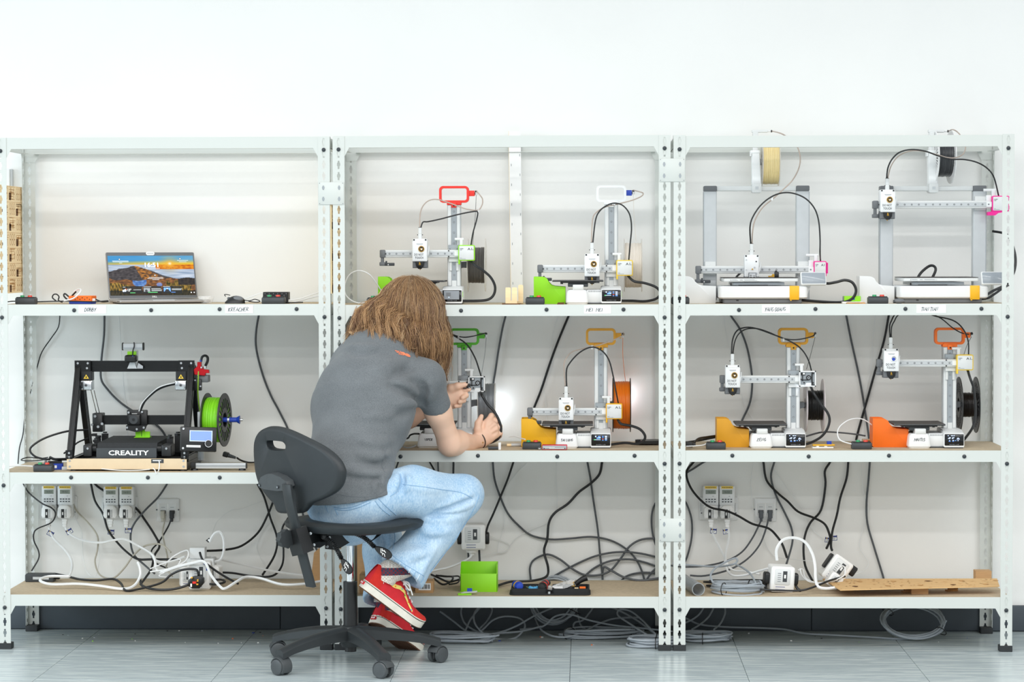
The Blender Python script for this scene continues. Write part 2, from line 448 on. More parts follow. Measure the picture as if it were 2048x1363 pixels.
def link(name,me,parent,loc=(0,0,0),rot=None):
    o = bpy.data.objects.new(name,me); COL.objects.link(o); o.parent = parent; o.location = loc
    if rot is not None: o.rotation_euler = rot
    return o
BH = 0.0405
SHELF_PX = [[(273,640),(608,300),(944.3,300),(1188.9,330)],
            [(271,1000),(608.8,1000),(900.6,1000),(1192,1000)],
            [(270.4,1700),(607.2,1700),(900.4,1700),(1193,1700)]]
SH = [[P(x,y,0).z for (y,x) in u] for u in SHELF_PX]
PLUGS = {(0,1): [148,302,439,593],(0,2): [139,293,437,592],(1,1): [768,922,1093,1247],(1,2): [800,955,1114,1269],
         (2,1): [1478,1631,1811,1963],(2,2): [1465,1618,1779,1930]}
LAB = ['white steel shelving unit at the left, holding the laptop and black belt printer',
       'white steel shelving unit in the middle, behind the seated person',
       'white steel shelving unit at the right, holding the two large frame printers']
RACK = []
for u in range(3):
    x0 = UX[u]
    t = thing('shelving_unit',LAB[u],'shelving',(x0,0,0),'steel shelving units along the wall')
    RACK.append(t)
    for (sx,sy,lx,ly) in ((1,1,0,0),(-1,1,W_,0),(1,-1,0,DEP),(-1,-1,W_,DEP)):
        o = link('upright',_up[(sx,sy)],t,(lx,ly,0))
        md = o.modifiers.new('thickness','SOLIDIFY'); md.thickness = 0.0016; md.offset = 0
        fy = ly if sy > 0 else ly - 0.037
        link('foot_cap',_foot if sx > 0 else _footl,t,(lx,fy,0))
    for k,z in enumerate(SH[u]):
        zb = z - BH
        # front and back beams: a folded steel face with gusseted ends
        for (yy,sgn) in ((0.0012,1),(DEP - 0.0012,-1)):
            mb = MB('rack')
            poly = [(0.004,zb - 0.03),(UW + 0.001,zb - 0.03),(UW + 0.017,zb),(W_ - UW - 0.017,zb),(W_ - UW - 0.001,zb - 0.03),(W_ - 0.004,zb - 0.03),(W_ - 0.004,z),(0.004,z)]
            y1 = yy + sgn * 0.0016
            mb.prism(poly,min(yy,y1),max(yy,y1),'y')
            mb.box(UW,W_ - UW,yy + sgn * 0.0016,yy + sgn * 0.028,zb,zb + 0.0015)
            mb.box(UW,W_ - UW,yy + sgn * 0.0016,yy + sgn * 0.012,z - 0.0015,z) if k == 0 else None
            mb.build('beam',t)
        for (xx,sgn) in ((0.0015,1),(W_ - 0.0015,-1)):
            mb = MB('rack'); x1 = xx + sgn * 0.0016
            poly = [(0.036,zb - 0.03),(0.052,zb),(DEP - 0.052,zb),(DEP - 0.036,zb - 0.03),(DEP - 0.036,z - 0.004),(0.036,z - 0.004)]
            mb.prism(poly,min(xx,x1),max(xx,x1),'x')
            mb.box(min(xx,xx + sgn * 0.025),max(xx,xx + sgn * 0.025),0.036,DEP - 0.036,zb,zb + 0.0015)
            mb.build('side_beam',t)
        if k > 0:
            MB('board').box(0.004,W_ - 0.004,0.005,DEP - 0.004,z - 0.014,z - 0.001).build('shelf_board',t)
        for (lx) in (UW / 2,W_ - UW / 2):
            link('plug',_plug,t,(lx,-0.0008,zb - 0.006 if k else z - 0.047))
        for px in PLUGS.get((u,k),[]):
            link('plug',_plug,t,(PX(px,0) - x0,0.0014,zb + BH * 0.5 + (0.002 if px % 2 else -0.001)))
# connector plates joining neighbouring posts (belong to the right-hand unit of each pair)
for (u,y0,y1) in ((1,364,409),(2,316.7,363),(2,1036,1082)):
    zt,zb = P(660 if u == 1 else 1340,y0,0).z,P(660 if u == 1 else 1340,y1,0).z
    xa,xb = -GAP - UW + 0.002,UW - 0.002
    mb = MB('rack').rbox(xa,xb,-0.0042,-0.0012,zb,zt,0.003,'y',0.0006)
    for sx in (xa + 0.017,xb - 0.017):
        for f in (0.25,0.75):
            zc = zb + (zt - zb) * f
            mb.use('mgrey').prism([(sx - 0.002,zc - 0.008),(sx + 0.002,zc - 0.008),(sx + 0.005,zc),(sx + 0.002,zc + 0.008),(sx - 0.002,zc + 0.008),(sx - 0.005,zc)],-0.0048,-0.004,'y')
    for sx in (xa + 0.004,xb - 0.004):
        for zc in (zb + 0.004,zt - 0.004): mb.use('dgrey').cyl((sx,-0.0046,zc),0.0014,0.001,'y',8)
    mb.build('connector_plate',RACK[u])
# handwritten tape labels on the beams
def tape(u,px0,px1,k,txt,h=0.016,w=None,dx=0,shear=0.15,dz=0.0):
    z = SH[u][k]; xa,xb = PX(px0,0) - UX[u],PX(px1,0) - UX[u]
    mb = MB('tape').box(xa,xb,-0.0002,0.0011,z - 0.033,z - 0.004)
    handwrite(mb,txt,((xa + xb) / 2 + dx,-0.0004,z - 0.019 - h / 2 + dz),(1,0,0.02),(0,0,1),h,w)
    mb.build('label_tape',RACK[u],label='white tape with handwritten name')
tape(0,157,212,1,'DOBBY',0.013,0.043,-0.007,0.2)
tape(0,450,506,1,'KREACHER',0.014,0.074,-0.002,0.2)
tape(1,1168,1222,1,'MEI  MEI',0.012,0.060,-0.010,0.1)
tape(2,1524,1580,1,'YANG GUANG',0.014,0.074,-0.003,0.25)
tape(2,1833,1892,1,'TIAN TIAN',0.013,0.060,-0.006,0.2)
# laser-cut plywood end panels fixed to the outer side of two units
def ply_panel(u,lab):
    z1,z0 = P(20,367,0).z,P(20,588,0).z
    t = thing('plywood_end_sheet',lab,'plywood',(UX[u] - 0.006,0,z0),'laser cut plywood end panels')
    H = z1 - z0; D0,D1 = 0.004,DEP - 0.004
    MB('ply').box(-0.004,0,D0,D1,0,H).build('panel_sheet',t)
    mb = MB('burn'); n = 7; cell = H / n
    random.seed(3)
    def ln(ya,yb,za,zb):
        mb.box(0,0.0004,ya,yb,za,zb)
    for i in range(n):
        for j in range(4):
            ya = D0 + 0.012 + j * 0.108; za = i * cell + 0.004; zb = za + cell - 0.008; yb = ya + 0.098
            mb.use('burn')
            ln(ya,yb,zb,zb + 0.0012)
            if (i + j) % 2 == 0:
                mb.use('burnd'); ln(ya,ya + 0.03,za,za + 0.55 * (zb - za))
                mb.use('burn')
                for q in range(7):
                    zz = za + (zb - za) * random.random(); ln(ya + 0.01 * random.random(),yb - 0.04 * random.random(),zz,zz + 0.002)
                for q in range(5):
                    yy = ya + 0.09 * random.random(); ln(yy,yy + 0.003,za + 0.01 * random.random(),zb - 0.02 * random.random())
            else:
                for q in range(3):
                    yc = ya + 0.018 + q * 0.03
                    for (r0,zc) in ((0.012,za + 0.3 * (zb - za)),(0.012,za + 0.7 * (zb - za))):
                        m = 10
                        for e in range(m):
                            a,b = 2 * math.pi * e / m,2 * math.pi * (e + 1) / m
                            p = [(yc + r0 * math.cos(x),zc + r0 * math.sin(x)) for x in (a,b)]
                            pi_ = [(yc + (r0 - 0.0022) * math.cos(x),zc + (r0 - 0.0022) * math.sin(x)) for x in (a,b)]
                            mb.quad((0.0004,*p[0]),(0.0004,*p[1]),(0.0004,*pi_[1]),(0.0004,*pi_[0]))
    mb.build('laser_cut_pattern',t)
ply_panel(0,'laser-cut plywood panel closing the left end of the shelving beside the laptop')
ply_panel(1,'plywood panel between the left and middle shelving units, seen through post slots')
# ================================================================== 3-D PRINTERS
def screws(mb,pts,r=0.0022,m='dgrey',axis='y',d=0.0012):
    mb.use(m)
    for p in pts:mb.cyl(p,r,d,axis,8)
    return mb
def spool_meshes(parent,c,R,w,rf,m_fl,m_fil,hub=0.026,holes=0,thick=0.003,mesh_like=False,turns=26,tilt=0.0):
    """spool with its axis along x, centre c; returns the parts"""
    out=[]
    for sx in (-1,1):
        mb=MB(m_fl); x=c[0]+sx*w/2
        if holes:
            # spoked flange: rim, hub ring, spokes
            n=48
            mb.lathe((x-thick/2,c[1],c[2]),[(R,0),(R,thick),(R*0.80,thick),(R*0.80,0),(R,0)],'x',n)
            mb.lathe((x-thick/2,c[1],c[2]),[(R*0.46,0),(R*0.46,thick),(hub,thick),(hub,0),(R*0.46,0)],'x',n)
            for k in range(holes):
                a=2*math.pi*k/holes; a2=a+math.pi/holes*(0.9 if mesh_like else 0.7)
                rr=(R*0.45,R*0.81)
                pts=[(c[1]+r*math.cos(q),c[2]+r*math.sin(q)) for (r,q) in ((rr[0],a),(rr[1],a),(rr[1],a2),(rr[0],a2))]
                mb.prism(pts,x-thick/2,x+thick/2,'x')
            if mesh_like:
                for q in (0.54,0.63,0.72):
                    mb.lathe((x-thick/2,c[1],c[2]),[(R*q,0),(R*q,thick),(R*(q-0.02),thick),(R*(q-0.02),0),(R*q,0)],'x',n)
        else:
            mb.lathe((x-thick/2,c[1],c[2]),[(hub,0),(R-0.001,0),(R,0.001),(R,thick-0.001),(R-0.001,thick),(hub,thick),(hub,0)],'x',48)
        out.append(mb.build('spool_flange',parent))
    mb=MB(m_fil); prof=[]
    x0=-w/2+thick*0.6; x1=w/2-thick*0.6
    rnd=random.Random(int(R*1e4+rf*1e5))
    for k in range(turns):
        xa=x0+(x1-x0)*k/turns; xb=x0+(x1-x0)*(k+1)/turns; e=rnd.uniform(-0.0012,0.0012)
        prof+=[(rf-0.0010+e,xa),(rf+e,xa+(xb-xa)*0.35),(rf+e,xa+(xb-xa)*0.7)]
    prof.append((rf-0.001,x1))
    mb.lathe((c[0],c[1],c[2]),[(hub,x0)]+prof+[(hub,x1)],'x',40)
    out.append(mb.build('filament',parent,angle=60))
    mb=MB(m_fl).lathe((c[0],c[1],c[2]),[(hub,-w/2),(hub,w/2),(hub-0.003,w/2),(hub-0.003,-w/2),(hub,-w/2)],'x',28)
    out.append(mb.build('spool_core',parent))
    return out
def make_screen_icons(mb,x0,x1,z0,z1,y,style):
    """lit touch-screen content drawn as flat shapes"""
    w,h=x1-x0,z1-z0
    def r(a,b,c,d,m):mb.use(m).box(x0+a*w,x0+b*w,y-0.0004,y,z0+c*h,z0+d*h)
    if style=='home':
        mb.use('icon').cyl((x0+0.13*w,y-0.0004,z0+0.86*h),0.1*h,0.0004,'y',12)
        r(0.30,0.48,0.84,0.92,'iconb'); r(0.2,0.44,0.55,0.72,'iconb'); r(0.3,0.5,0.6,0.76,'icon'); r(0.1,0.5,0.36,0.42,'icon'); r(0.0,0.1,0.34,0.44,'icong')
        for k,zz in enumerate((0.84,0.66,0.46,0.28)):
            r(0.62,0.72,zz,zz+0.09,'iconr' if k==2 else 'iconb'); r(0.82,0.98,zz,zz+0.1,'icon' if k<3 else 'iconb')
    elif style=='grid':
        for (a,b,c) in ((0.03,0.1,0.9),(0.28,0.42,0.9),(0.46,0.54,0.9),(0.12,0.26,0.62),(0.36,0.52,0.62),(0.05,0.22,0.5),(0.34,0.44,0.5),(0.14,0.2,0.22),(0.38,0.5,0.22),(0.74,0.86,0.55),(0.7,0.92,0.42),(0.76,0.84,0.2)):
            r(a,b,c,c+0.09,'icon')
        r(0.1,0.24,0.1,0.17,'iconb'); r(0.58,0.66,0.2,0.3,'iconb'); r(0.36,0.5,0.1,0.15,'iconb')
    else:
        mb.use('greysc').box(x0,x1,y-0.0003,y,z0,z1)
        r(0.15,0.45,0.35,0.8,'prt'); r(0.3,0.36,0.2,0.3,'icon')
def toolhead(t,x,y,z,style='cover',dot='brass',big=False):
    """print head hanging on the gantry; x,z = centre of the rail, y = its front face"""
    k=thing.__name__
    hd=MB('white')
    W=0.054; z1=z+0.048; z0=z-0.022
    hd.rbox(x-W/2+0.001,x+W/2-0.001,y-0.040,y+0.014,z0-0.004,z1+0.006,0.004,'y',0.002)
    root=hd.build('print_head',t)
    screws(MB('black'),[(x-0.021,y-0.0412,z1+0.002),(x+0.021,y-0.0412,z1+0.002)],0.0032,'black').build('screw',root)
    if style=='cover':
        cv=MB('white').rbox(x-W/2,x+W/2,y-0.050,y-0.040,z0-0.006,z1-0.003,0.004,'y',0.0025)
        cv.use('prt').box(x-0.012,x+0.012,y-0.0503,y-0.0498,z1-0.013,z1-0.0115); cv.box(x-0.010,x+0.010,y-0.0503,y-0.0498,z1-0.0158,z1-0.0148)
        letter(cv,'DO NOT',(x-0.003,y-0.0505,z-0.007),(1,0,0),(0,0,1),0.0078,0.033,'ink',0.01)
        letter(cv,'TOUCH',(x-0.002,y-0.0505,z-0.0185),(1,0,0),(0,0,1),0.0078,0.030,'ink',0.01)
        cvo=cv.build('head_cover',root)
        if dot=='blue':
            MB('paper').cyl((x+0.008,y-0.0545,z+0.019),0.0115,0.005,'y',20).use('steel').cyl((x+0.008,y-0.0552,z+0.019),0.0085,0.001,'y',16).use('blue').cyl((x+0.007,y-0.056,z+0.016),0.006,0.001,'y',12).build('round_magnet',root)
        else:
            mg=MB('brass').cyl((x+0.006,y-0.053,z+0.017),0.0112,0.003,'y',22).use('black').cyl((x+0.006,y-0.0534,z+0.017),0.0088,0.001,'y',20)
            mg.use('brass').prism([(x+0.000,z+0.017),(x+0.006,z+0.011),(x+0.012,z+0.017),(x+0.009,z+0.021),(x+0.006,z+0.018),(x+0.002,z+0.021)],y-0.0542,y-0.0534,'y')
            mg.use('paper').cyl((x+0.007,y-0.0546,z+0.0165),0.0028,0.0006,'y',8)
            mg.build('round_magnet',root)
    else:
        cv=MB('offw')
        for (dx,dz,r,m) in ((-0.020,0.036,0.0028,'lgrey'),(0.016,0.03,0.0026,'black'),(0.010,0.008,0.0035,'steel'),(-0.020,0.0,0.0028,'lgrey'),(0.018,-0.012,0.003,'steel')):
            cv.use(m).cyl((x+dx,y-0.0415,z+dz),r,0.003,'y',12)
        cv.use('dgrey').box(x-0.012,x+0.016,y-0.044,y-0.038,z-0.036,z-0.010)
        cv.use('steel').box(x-0.010,x+0.014,y-0.046,y-0.043,z-0.034,z-0.012)
        cv.use('black').box(x-0.006,x-0.002,y-0.0468,y-0.045,z-0.03,z-0.016).box(x+0.006,x+0.010,y-0.0468,y-0.045,z-0.03,z-0.02)
        for q in range(3):cv.use('white').box(x-0.009,x+0.012,y-0.047,y-0.045,z-0.018-0.006*q,z-0.016-0.006*q)
        cv.use('brass').cyl((x+0.002,y-0.0465,z+0.002),0.003,0.002,'y',8)
        cv.build('hot_end_works',root)
    # grey lower shroud and dark nozzle cover
    MB('dgrey').prism([(x-W/2,z0-0.03),(x+W/2,z0-0.03),(x+W/2,z0-0.002),(x-W/2,z0-0.002)],y-0.038,y+0.010,'y',0.003).build('fan_shroud',root)
    nz=MB('black').prism([(x-0.006,z0-0.033),(x+0.006,z0-0.033),(x+0.014,z0-0.022),(x+0.016,z0-0.005),(x-0.016,z0-0.005),(x-0.014,z0-0.022)],y-0.049,y-0.036,'y',0.002)
    nz.use('brass').prism([(x-0.003,z0-0.016),(x+0.003,z0-0.016),(x+0.001,z0-0.009),(x-0.002,z0-0.008)],y-0.0495,y-0.049,'y')
    nz.box(x-0.004,x+0.004,y-0.0495,y-0.049,z0-0.019,z0-0.0175)
    nz.use('brass').cyl((x,y-0.03,z0-0.037),0.0012,0.008,'z',8,0.004)
    nz.build('nozzle_cover',root)
    # side latch, cable stem with strain relief
    MB('white').prism([(x+W/2,z-0.010),(x+W/2+0.003,z-0.006),(x+W/2+0.006,z+0.010),(x+W/2+0.0065,z+0.028),(x+W/2+0.004,z+0.028),(x+W/2+0.002,z+0.012),(x+W/2,z+0.008)],y-0.03,y-0.01,'y').build('side_latch',root)
    st=MB('offw').rbox(x-0.007,x+0.007,y-0.034,y-0.016,z1+0.004,z1+0.025,0.003,'z').rbox(x-0.0062,x+0.0062,y-0.033,y-0.017,z1+0.025,z1+0.046,0.002,'z')
    st.use('black').cyl((x-0.009,y-0.03,z1+0.020),0.0018,0.004,'y',8).cyl((x+0.009,y-0.03,z1+0.020),0.0018,0.004,'y',8)
    st.box(x-0.006,x+0.006,y-0.031,y-0.019,z1+0.046,z1+0.0475)
    st.build('cable_stem',root)
    return (x,y-0.025,z1+0.047)
def a1_box(t,x0,x1,y0,z0,z1,col,txt='A1',opened=False,tab='left'):
    """motor housing at the right end of the gantry with its printed cover frame"""
    if opened:
        r=MB('offw').rbox(x0,x1,y0+0.012,y0+0.05,z0,z1,0.004,'y',0.001).build('motor_housing',t)
        fr=MB('white'); w=0.004
        for (a,b,c,d) in ((x0,x0+w,z0,z1),(x1-w,x1,z0,z1),(x0,x1,z0,z0+w),(x0,x1,z1-w,z1)):fr.box(a,b,y0,y0+0.013,c,d)
        fr.build('housing_rim',r)
        wk=MB('mgrey').box(x0+0.004,x1-0.004,y0+0.0085,y0+0.0125,z0+0.004,z1-0.004)
        wk.use('black').box(x0+0.006,x0+0.022,y0+0.004,y0+0.009,z1-0.016,z1-0.007)
        wk.use('white').box(x0+0.013,x0+0.020,y0+0.002,y0+0.005,z1-0.013,z1-0.007)
        cx,cz=x0+0.034,(z0+z1)/2+0.004
        wk.use('black').cyl((cx,y0+0.002,cz),0.009,0.007,'y',20).use('steel').cyl((cx,y0+0.001,cz),0.005,0.002,'y',14).use('black').cyl((cx,y0+0.0004,cz),0.0025,0.001,'y',10)
        wk.use('black').box(x0+0.008,cx,y0+0.004,y0+0.007,cz-0.010,cz-0.007).box(x0+0.011,x0+0.014,y0+0.004,y0+0.008,cz-0.012,cz+0.008)
        wk.tube([(x1-0.013,y0+0.005,z1-0.004),(x1-0.014,y0+0.004,cz),(x1-0.013,y0+0.005,z0+0.002)],0.0026,6)
        for (dx,dz) in ((x1-0.009,z1-0.009),(x1-0.007,z0+0.006),(x1-0.010,z0+0.014),(x0+0.018,z0+0.014),(x0+0.006,cz-0.006)):wk.cyl((dx,y0+0.003,dz),0.0026,0.006,'y',10)
        wk.use('white').prism([(x0+0.02,z0+0.004),(x1-0.016,z0+0.004),(x1-0.016,z0+0.014),(x0+0.026,z0+0.014)],y0+0.006,y0+0.009,'y')
        wk.build('drive_works',r)
        MB('offw').prism([(x0,z0-0.004),(x0+0.02,z0-0.002),(x0+0.022,z0+0.006),(x0,z0+0.008)],y0+0.006,y0+0.012,'y').build('cable_clip',r)
        MB('led').box(x0+0.001,x0+0.012,y0+0.012,y0+0.03,z0-0.0012,z0).build('led_strip',r)
        return r
    r=MB('white').rbox(x0+0.002,x1-0.002,y0+0.006,y0+0.05,z0+0.002,z1-0.002,0.004,'y',0.001).build('motor_housing',t)
    MB(col).rbox(x0,x1,y0+0.003,y0+0.030,z0,z1,0.005,'y',0.001).build('cover_frame',r)
    pl=MB('offw').rbox(x0+0.0035,x1-0.0035,y0,y0+0.005,z0+0.0035,z1-0.0035,0.003,'y',0.0012)
    w=x1-x0
    letter(pl,'BAMBU',(x0+0.006,y0-0.0004,z1-0.0145),(1,0,0),(0,0,1),0.0033,0.23*w,'prt',0.02,0,False)
    letter(pl,'LAB',(x0+0.006,y0-0.0004,z1-0.0190),(1,0,0),(0,0,1),0.0033,0.13*w,'prt',0.02,0,False)
    letter(pl,'A1',(x0+0.56*w,y0-0.0004,z1-0.0185),(1,0,0),(0,0,1),0.0085,0.27*w,'char',0.01,0,False)
    if txt=='mini':letter(pl,'mini',(x0+0.84*w,y0-0.0004,z1-0.0185),(1,0,0),(0,0,1),0.0032,0.1*w,'prt',0.02,0,False)
    pl.use('prt').box(x0+0.006,x0+0.013,y0-0.0004,y0,z0+0.0095,z0+0.0105).box(x0+0.006,x0+0.027,y0-0.0004,y0,z0+0.0065,z0+0.0075)
    pl.build('name_plate',r)
    if tab=='left':MB(col).rbox(x0,x0+0.006,y0+0.004,y0+0.03,z0-0.013,z0+0.004,0.002,'z').build('frame_tab',r)
    elif tab=='right':MB(col).rbox(x1+0.001,x1+0.005,y0+0.004,y0+0.02,z0+0.012,z1-0.006,0.001,'z').build('frame_tab',r)
    elif tab=='wing':MB(col).prism([(x0-0.016,z0-0.014),(x0+0.012,z0-0.014),(x0+0.022,z0-0.006),(x1-0.002,z0+0.001),(x0+0.002,z0+0.001),(x0-0.016,z0-0.002)],y0+0.004,y0+0.03,'y').build('frame_tab',r)
    return r
def rail_holes(mb,x0,x1,n,y,z,m='dgrey',r=0.0033):
    for k in range(n):
        mb.use(m).cyl((x0+(x1-x0)*k/(n-1),y-0.0005,z),r,0.0006,'y',10)
        mb.use('lgrey').cyl((x0+(x1-x0)*k/(n-1),y-0.0008,z),r*0.45,0.0004,'y',8)
def purge_wiper(t,x,z,y,drop,ln=0.034):
    """grey end cap of the gantry with its hanging wiper arm"""
    r=MB('dgrey').rbox(x-0.0005,x+0.020,y-0.010,y+0.020,z-0.0145,z+0.0145,0.004,'y',0.0015)
    r.use('char').cyl((x+0.021,y-0.011,z+0.0),0.003,0.003,'y',10)
    r=r.build('gantry_end_cap',t)
    a=MB('dgrey').rbox(x+0.003,x+0.014,y-0.006,y+0.012,z-0.014-drop,z-0.012,0.002,'z')
    a.rbox(x-0.002,x+0.020,y-0.008,y+0.014,z-0.014-drop-0.010,z-0.014-drop+0.004,0.003,'y')
    a.use('char').rbox(x+0.018,x+0.018+ln,y-0.010,y+0.012,z-0.014-drop-0.010,z-0.014-drop+0.001,0.002,'y')
    a.box(x+0.020,x+0.026,y-0.006,y,z-0.014-drop,z-0.014-drop+0.008)
    a.use('paper').prism([(x+0.028,z-0.0215-drop),(x+0.033,z-0.0215-drop),(x+0.0305,z-0.0165-drop)],y-0.0104,y-0.010,'y')
    a.build('wiper_arm',r)
    return r
SHELF_TOP=lambda u,k:SH[u][k]-0.001
def mini_printer(u,k,px_tower,py_base,py_arm,px_head,label,handle,frame='lime',opened=False,name=None,screen='home',handle_stub=None,spool=None,dot='brass',Yf=0.11,head_hidden=False,plate=0.0):
    zt=SHELF_TOP(u,k)
    x0=PX(px_tower,Yf+0.13)
    t=thing('mini_printer',label,'3D printer',(x0,Yf,zt),'single-arm printers with carrying handles')
    zarm=P(px_tower,py_arm,Yf+0.105).z-zt
    xh=PX(px_head,Yf+0.05)-x0
    # --- base: two rounded pods joined by a lower bridge
    b=MB('white')
    def pod(xa,xb,ya,yb,h,sl,ch):
        n=[]
        r=0.010
        bot=rrect(xa,xb,ya,yb,r); c=((xa+xb)/2,(ya+yb)/2)
        def off(pl,d,dy=0):return [(p[0]-math.copysign(min(d,abs(p[0]-c[0])),p[0]-c[0]),p[1]-math.copysign(min(d,abs(p[1]-c[1])),p[1]-c[1])) for p in pl]
        rings=[(off(bot,0.004),0.0),(off(bot,0.003),0.004),(bot,0.006),(bot,0.014),(off(bot,sl*0.6),h*0.8),(off(bot,sl),h-0.004),(off(bot,sl+0.004),h)]
        vs=[(p[0],p[1],z) for pl,z in rings for p in pl]; m=len(bot); fs=[]
        for q in range(len(rings)-1):
            for i in range(m):fs.append((q*m+i,q*m+(i+1)%m,(q+1)*m+(i+1)%m,(q+1)*m+i))
        fs+=[tuple(range(m-1,-1,-1)),tuple(range((len(rings)-1)*m,len(rings)*m))]
        b.add(vs,fs)
    pod(-0.165,-0.0835,0.0,0.185,0.052,0.006,0)
    b.rbox(-0.090,-0.03,0.028,0.175,0.003,0.052,0.004,'x')
    for q in range(12):b.use('prt').box(-0.083+q*0.0042,-0.0812+q*0.0042,0.0275,0.029,0.043,0.049)
    b.use('char').box(-0.16,0.03,0.02,0.17,0.0,0.004)
    base=b.build('base',t)
    # right pod with the sloping touch screen
    pr=MB('white')
    prof=[(0.0,0.004),(0.0,0.048),(0.004,0.054),(0.060,0.064),(0.175,0.064),(0.18,0.058),(0.18,0.004)]
    pr.prism(prof,-0.0385,0.0355,'x',0.003); pr.use('char').box(-0.035,0.032,0.004,0.176,0.0,0.005)
    pro=pr.build('screen_pod',t)
    sc=MB('glass').rbox(-0.0355,0.0325,-0.0015,0.001,0.010,0.0515,0.003,'y',0.0006)
    if screen=='grey':make_screen_icons(sc,-0.031,0.024,0.018,0.049,-0.0016,'grey')
    else:make_screen_icons(sc,-0.026,0.022,0.022,0.047,-0.0016,screen)
    letter(sc,'BAMBU LAB',(-0.001,-0.0019,0.0125),(1,0,0),(0,0,1),0.0032,0.034,'prt',0.01)
    sc.build('touch_screen',pro)
    if screen=='grey' or frame=='paleyel':MB('lime').rbox(0.0353,0.0365,0.01,0.03,0.026,0.046,0.001,'z').build('side_card',pro)
    if name:
        nm=MB('ink'); handwrite(nm,name[0],(-0.124,0.0012,0.026),(1,0,0.03),(0,0.12,1),name[1],name[2],0.0009)
        nm.build('handwritten_name',base)
    # --- heated bed on its carriage
    bx0,bx1=-0.2145,-0.0295; by=0.015
    cr=MB('offw').rbox(-0.140,-0.101,0.005,0.17,0.050,0.070,0.003,'y',0.003).use('char').rbox(-0.158,-0.085,0.03,0.16,0.062,0.076,0.003,'y')
    cr.use('black').box(-0.185,-0.058,0.022,0.19,0.076,0.0805)
    for xx in (-0.18,-0.068):cr.use('black').cyl((xx,0.05,0.072),0.005,0.006,'z',10)
    cr.build('bed_carriage',t)
    bd=MB('black').rbox(bx0,bx1,by,by+0.185,0.0805,0.0845,0.004,'z',0.001)
    bd=bd.build('heated_bed',t)
    MB('steel').box(bx0+0.0005,bx1-0.0005,by-0.0008,by,0.0842,0.0855).use('bed').rbox(bx0,bx1,by-0.001,by+0.187,0.0846,0.0858,0.004,'z',0.0003).box(bx0+0.005,bx0+0.025,by+0.187,by+0.193,0.0846,0.0858).build('build_plate',bd)
    # --- tower
    tw=MB('lgrey').rbox(-0.0245,0.0245,0.116,0.160,0.060,0.360,0.004,'z',0.001)
    tw.use('offw').rbox(-0.0225,-0.010,0.1135,0.117,0.066,0.358,0.001,'z').rbox(0.0105,0.0215,0.1135,0.117,0.066,0.358,0.001,'z')
    tow=tw.build('tower',t)
    rl=MB('mgrey').box(-0.0085,0.0085,0.1125,0.117,0.085,0.358)
    for q in range(7):
        zz=0.105+0.0385*q; rl.use('dgrey').cyl((0,0.1118,zz),0.0034,0.0008,'y',10).use('lgrey').cyl((0,0.1114,zz),0.0016,0.0006,'y',8)
    rl.use('offw').box(-0.008,0.008,0.1122,0.117,0.064,0.085).build('linear_rail',tow)
    # carriage clamp on tower
    cl=MB('mgrey').rbox(-0.020,0.020,0.098,0.116,zarm-0.012,zarm+0.032,0.002,'z')
    screws(cl,[(-0.014,0.097,zarm+0.017),(0.012,0.097,zarm+0.017)],0.0022,'dgrey')
    cl.use('offw').rbox(-0.019,0.019,0.100,0.117,zarm-0.030,zarm-0.012,0.002,'z').rbox(-0.017,-0.008,0.1075,0.118,zarm-0.062,zarm-0.028,0.001,'z').rbox(0.008,0.017,0.1075,0.118,zarm-0.062,zarm-0.028,0.001,'z')
    cl.build('z_carriage',t)
    # --- gantry arm
    ga=MB('offw').rbox(-0.262,0.022,0.086,0.104,zarm-0.0138,zarm+0.0138,0.003,'x',0.001)
    ga.use('lgrey').box(-0.250,0.004,0.0832,0.087,zarm-0.0065,zarm+0.0075)
    rail_holes(ga,-0.2335,-0.0065,10,0.0832,zarm)
    ga.use('white').box(0.003,0.022,0.081,0.087,zarm-0.008,zarm+0.008)
    screws(ga,[(-0.018,0.0845,zarm+0.0105),(-0.018,0.0845,zarm-0.0105)],0.0026,'black')
    gao=ga.build('gantry_arm',t)
    purge_wiper(t,-0.2685,zarm,0.09,0.020)
    kn=MB('white').cyl((0.004,0.095,zarm+0.0525),0.0048,0.032,'x',12).rbox(0.022,0.033,0.088,0.104,zarm+0.026,zarm+0.053,0.002,'z')
    kn.build('release_knob',t)
    a1_box(t,0.0175,0.0775,0.068,zarm-0.026,zarm+0.031,frame,'mini',opened)
    if opened:pass
    tip=toolhead(t,xh,0.088,zarm,'cover',dot)
    # --- carrying handle clipped to the tower top
    hz=0.3605
    hd=MB(handle)
    def frame_ring(x0_,x1_,z0_,z1_,w,ya,yb):
        o=rrect(x0_,x1_,z0_,z1_,0.015,5); i=rrect(x0_+w,x1_-w,z0_+w,z1_-w,0.008,5); n=len(o)
        vs=[(p[0],ya,p[1]) for p in o]+[(p[0],ya,p[1]) for p in i]+[(p[0],yb,p[1]) for p in o]+[(p[0],yb,p[1]) for p in i]
        fs=[]
        for q in range(n):
            r_=(q+1)%n
            fs+=[(q,r_,n+r_,n+q),(2*n+q,3*n+q,3*n+r_,2*n+r_),(q,2*n+q,2*n+r_,r_),(n+q,n+r_,3*n+r_,3*n+q)]
        hd.add(vs,fs)
    frame_ring(-0.0545,0.0545,hz+0.008,hz+0.069,0.0085,0.120,0.148)
    hd.prism([(-0.026,hz),(0.026,hz),(0.026,hz+0.008),(0.021,hz+0.0145),(-0.021,hz+0.0145),(-0.026,hz+0.008)],0.113,0.162,'y')
    hd.rbox(-0.009,0.009,0.1085,0.118,hz-0.010,hz+0.008,0.001,'y')
    hd.use('black').cyl((0,0.1078,hz-0.003),0.0032,0.001,'y',10)
    h_o=hd.build('carrying_handle',t)
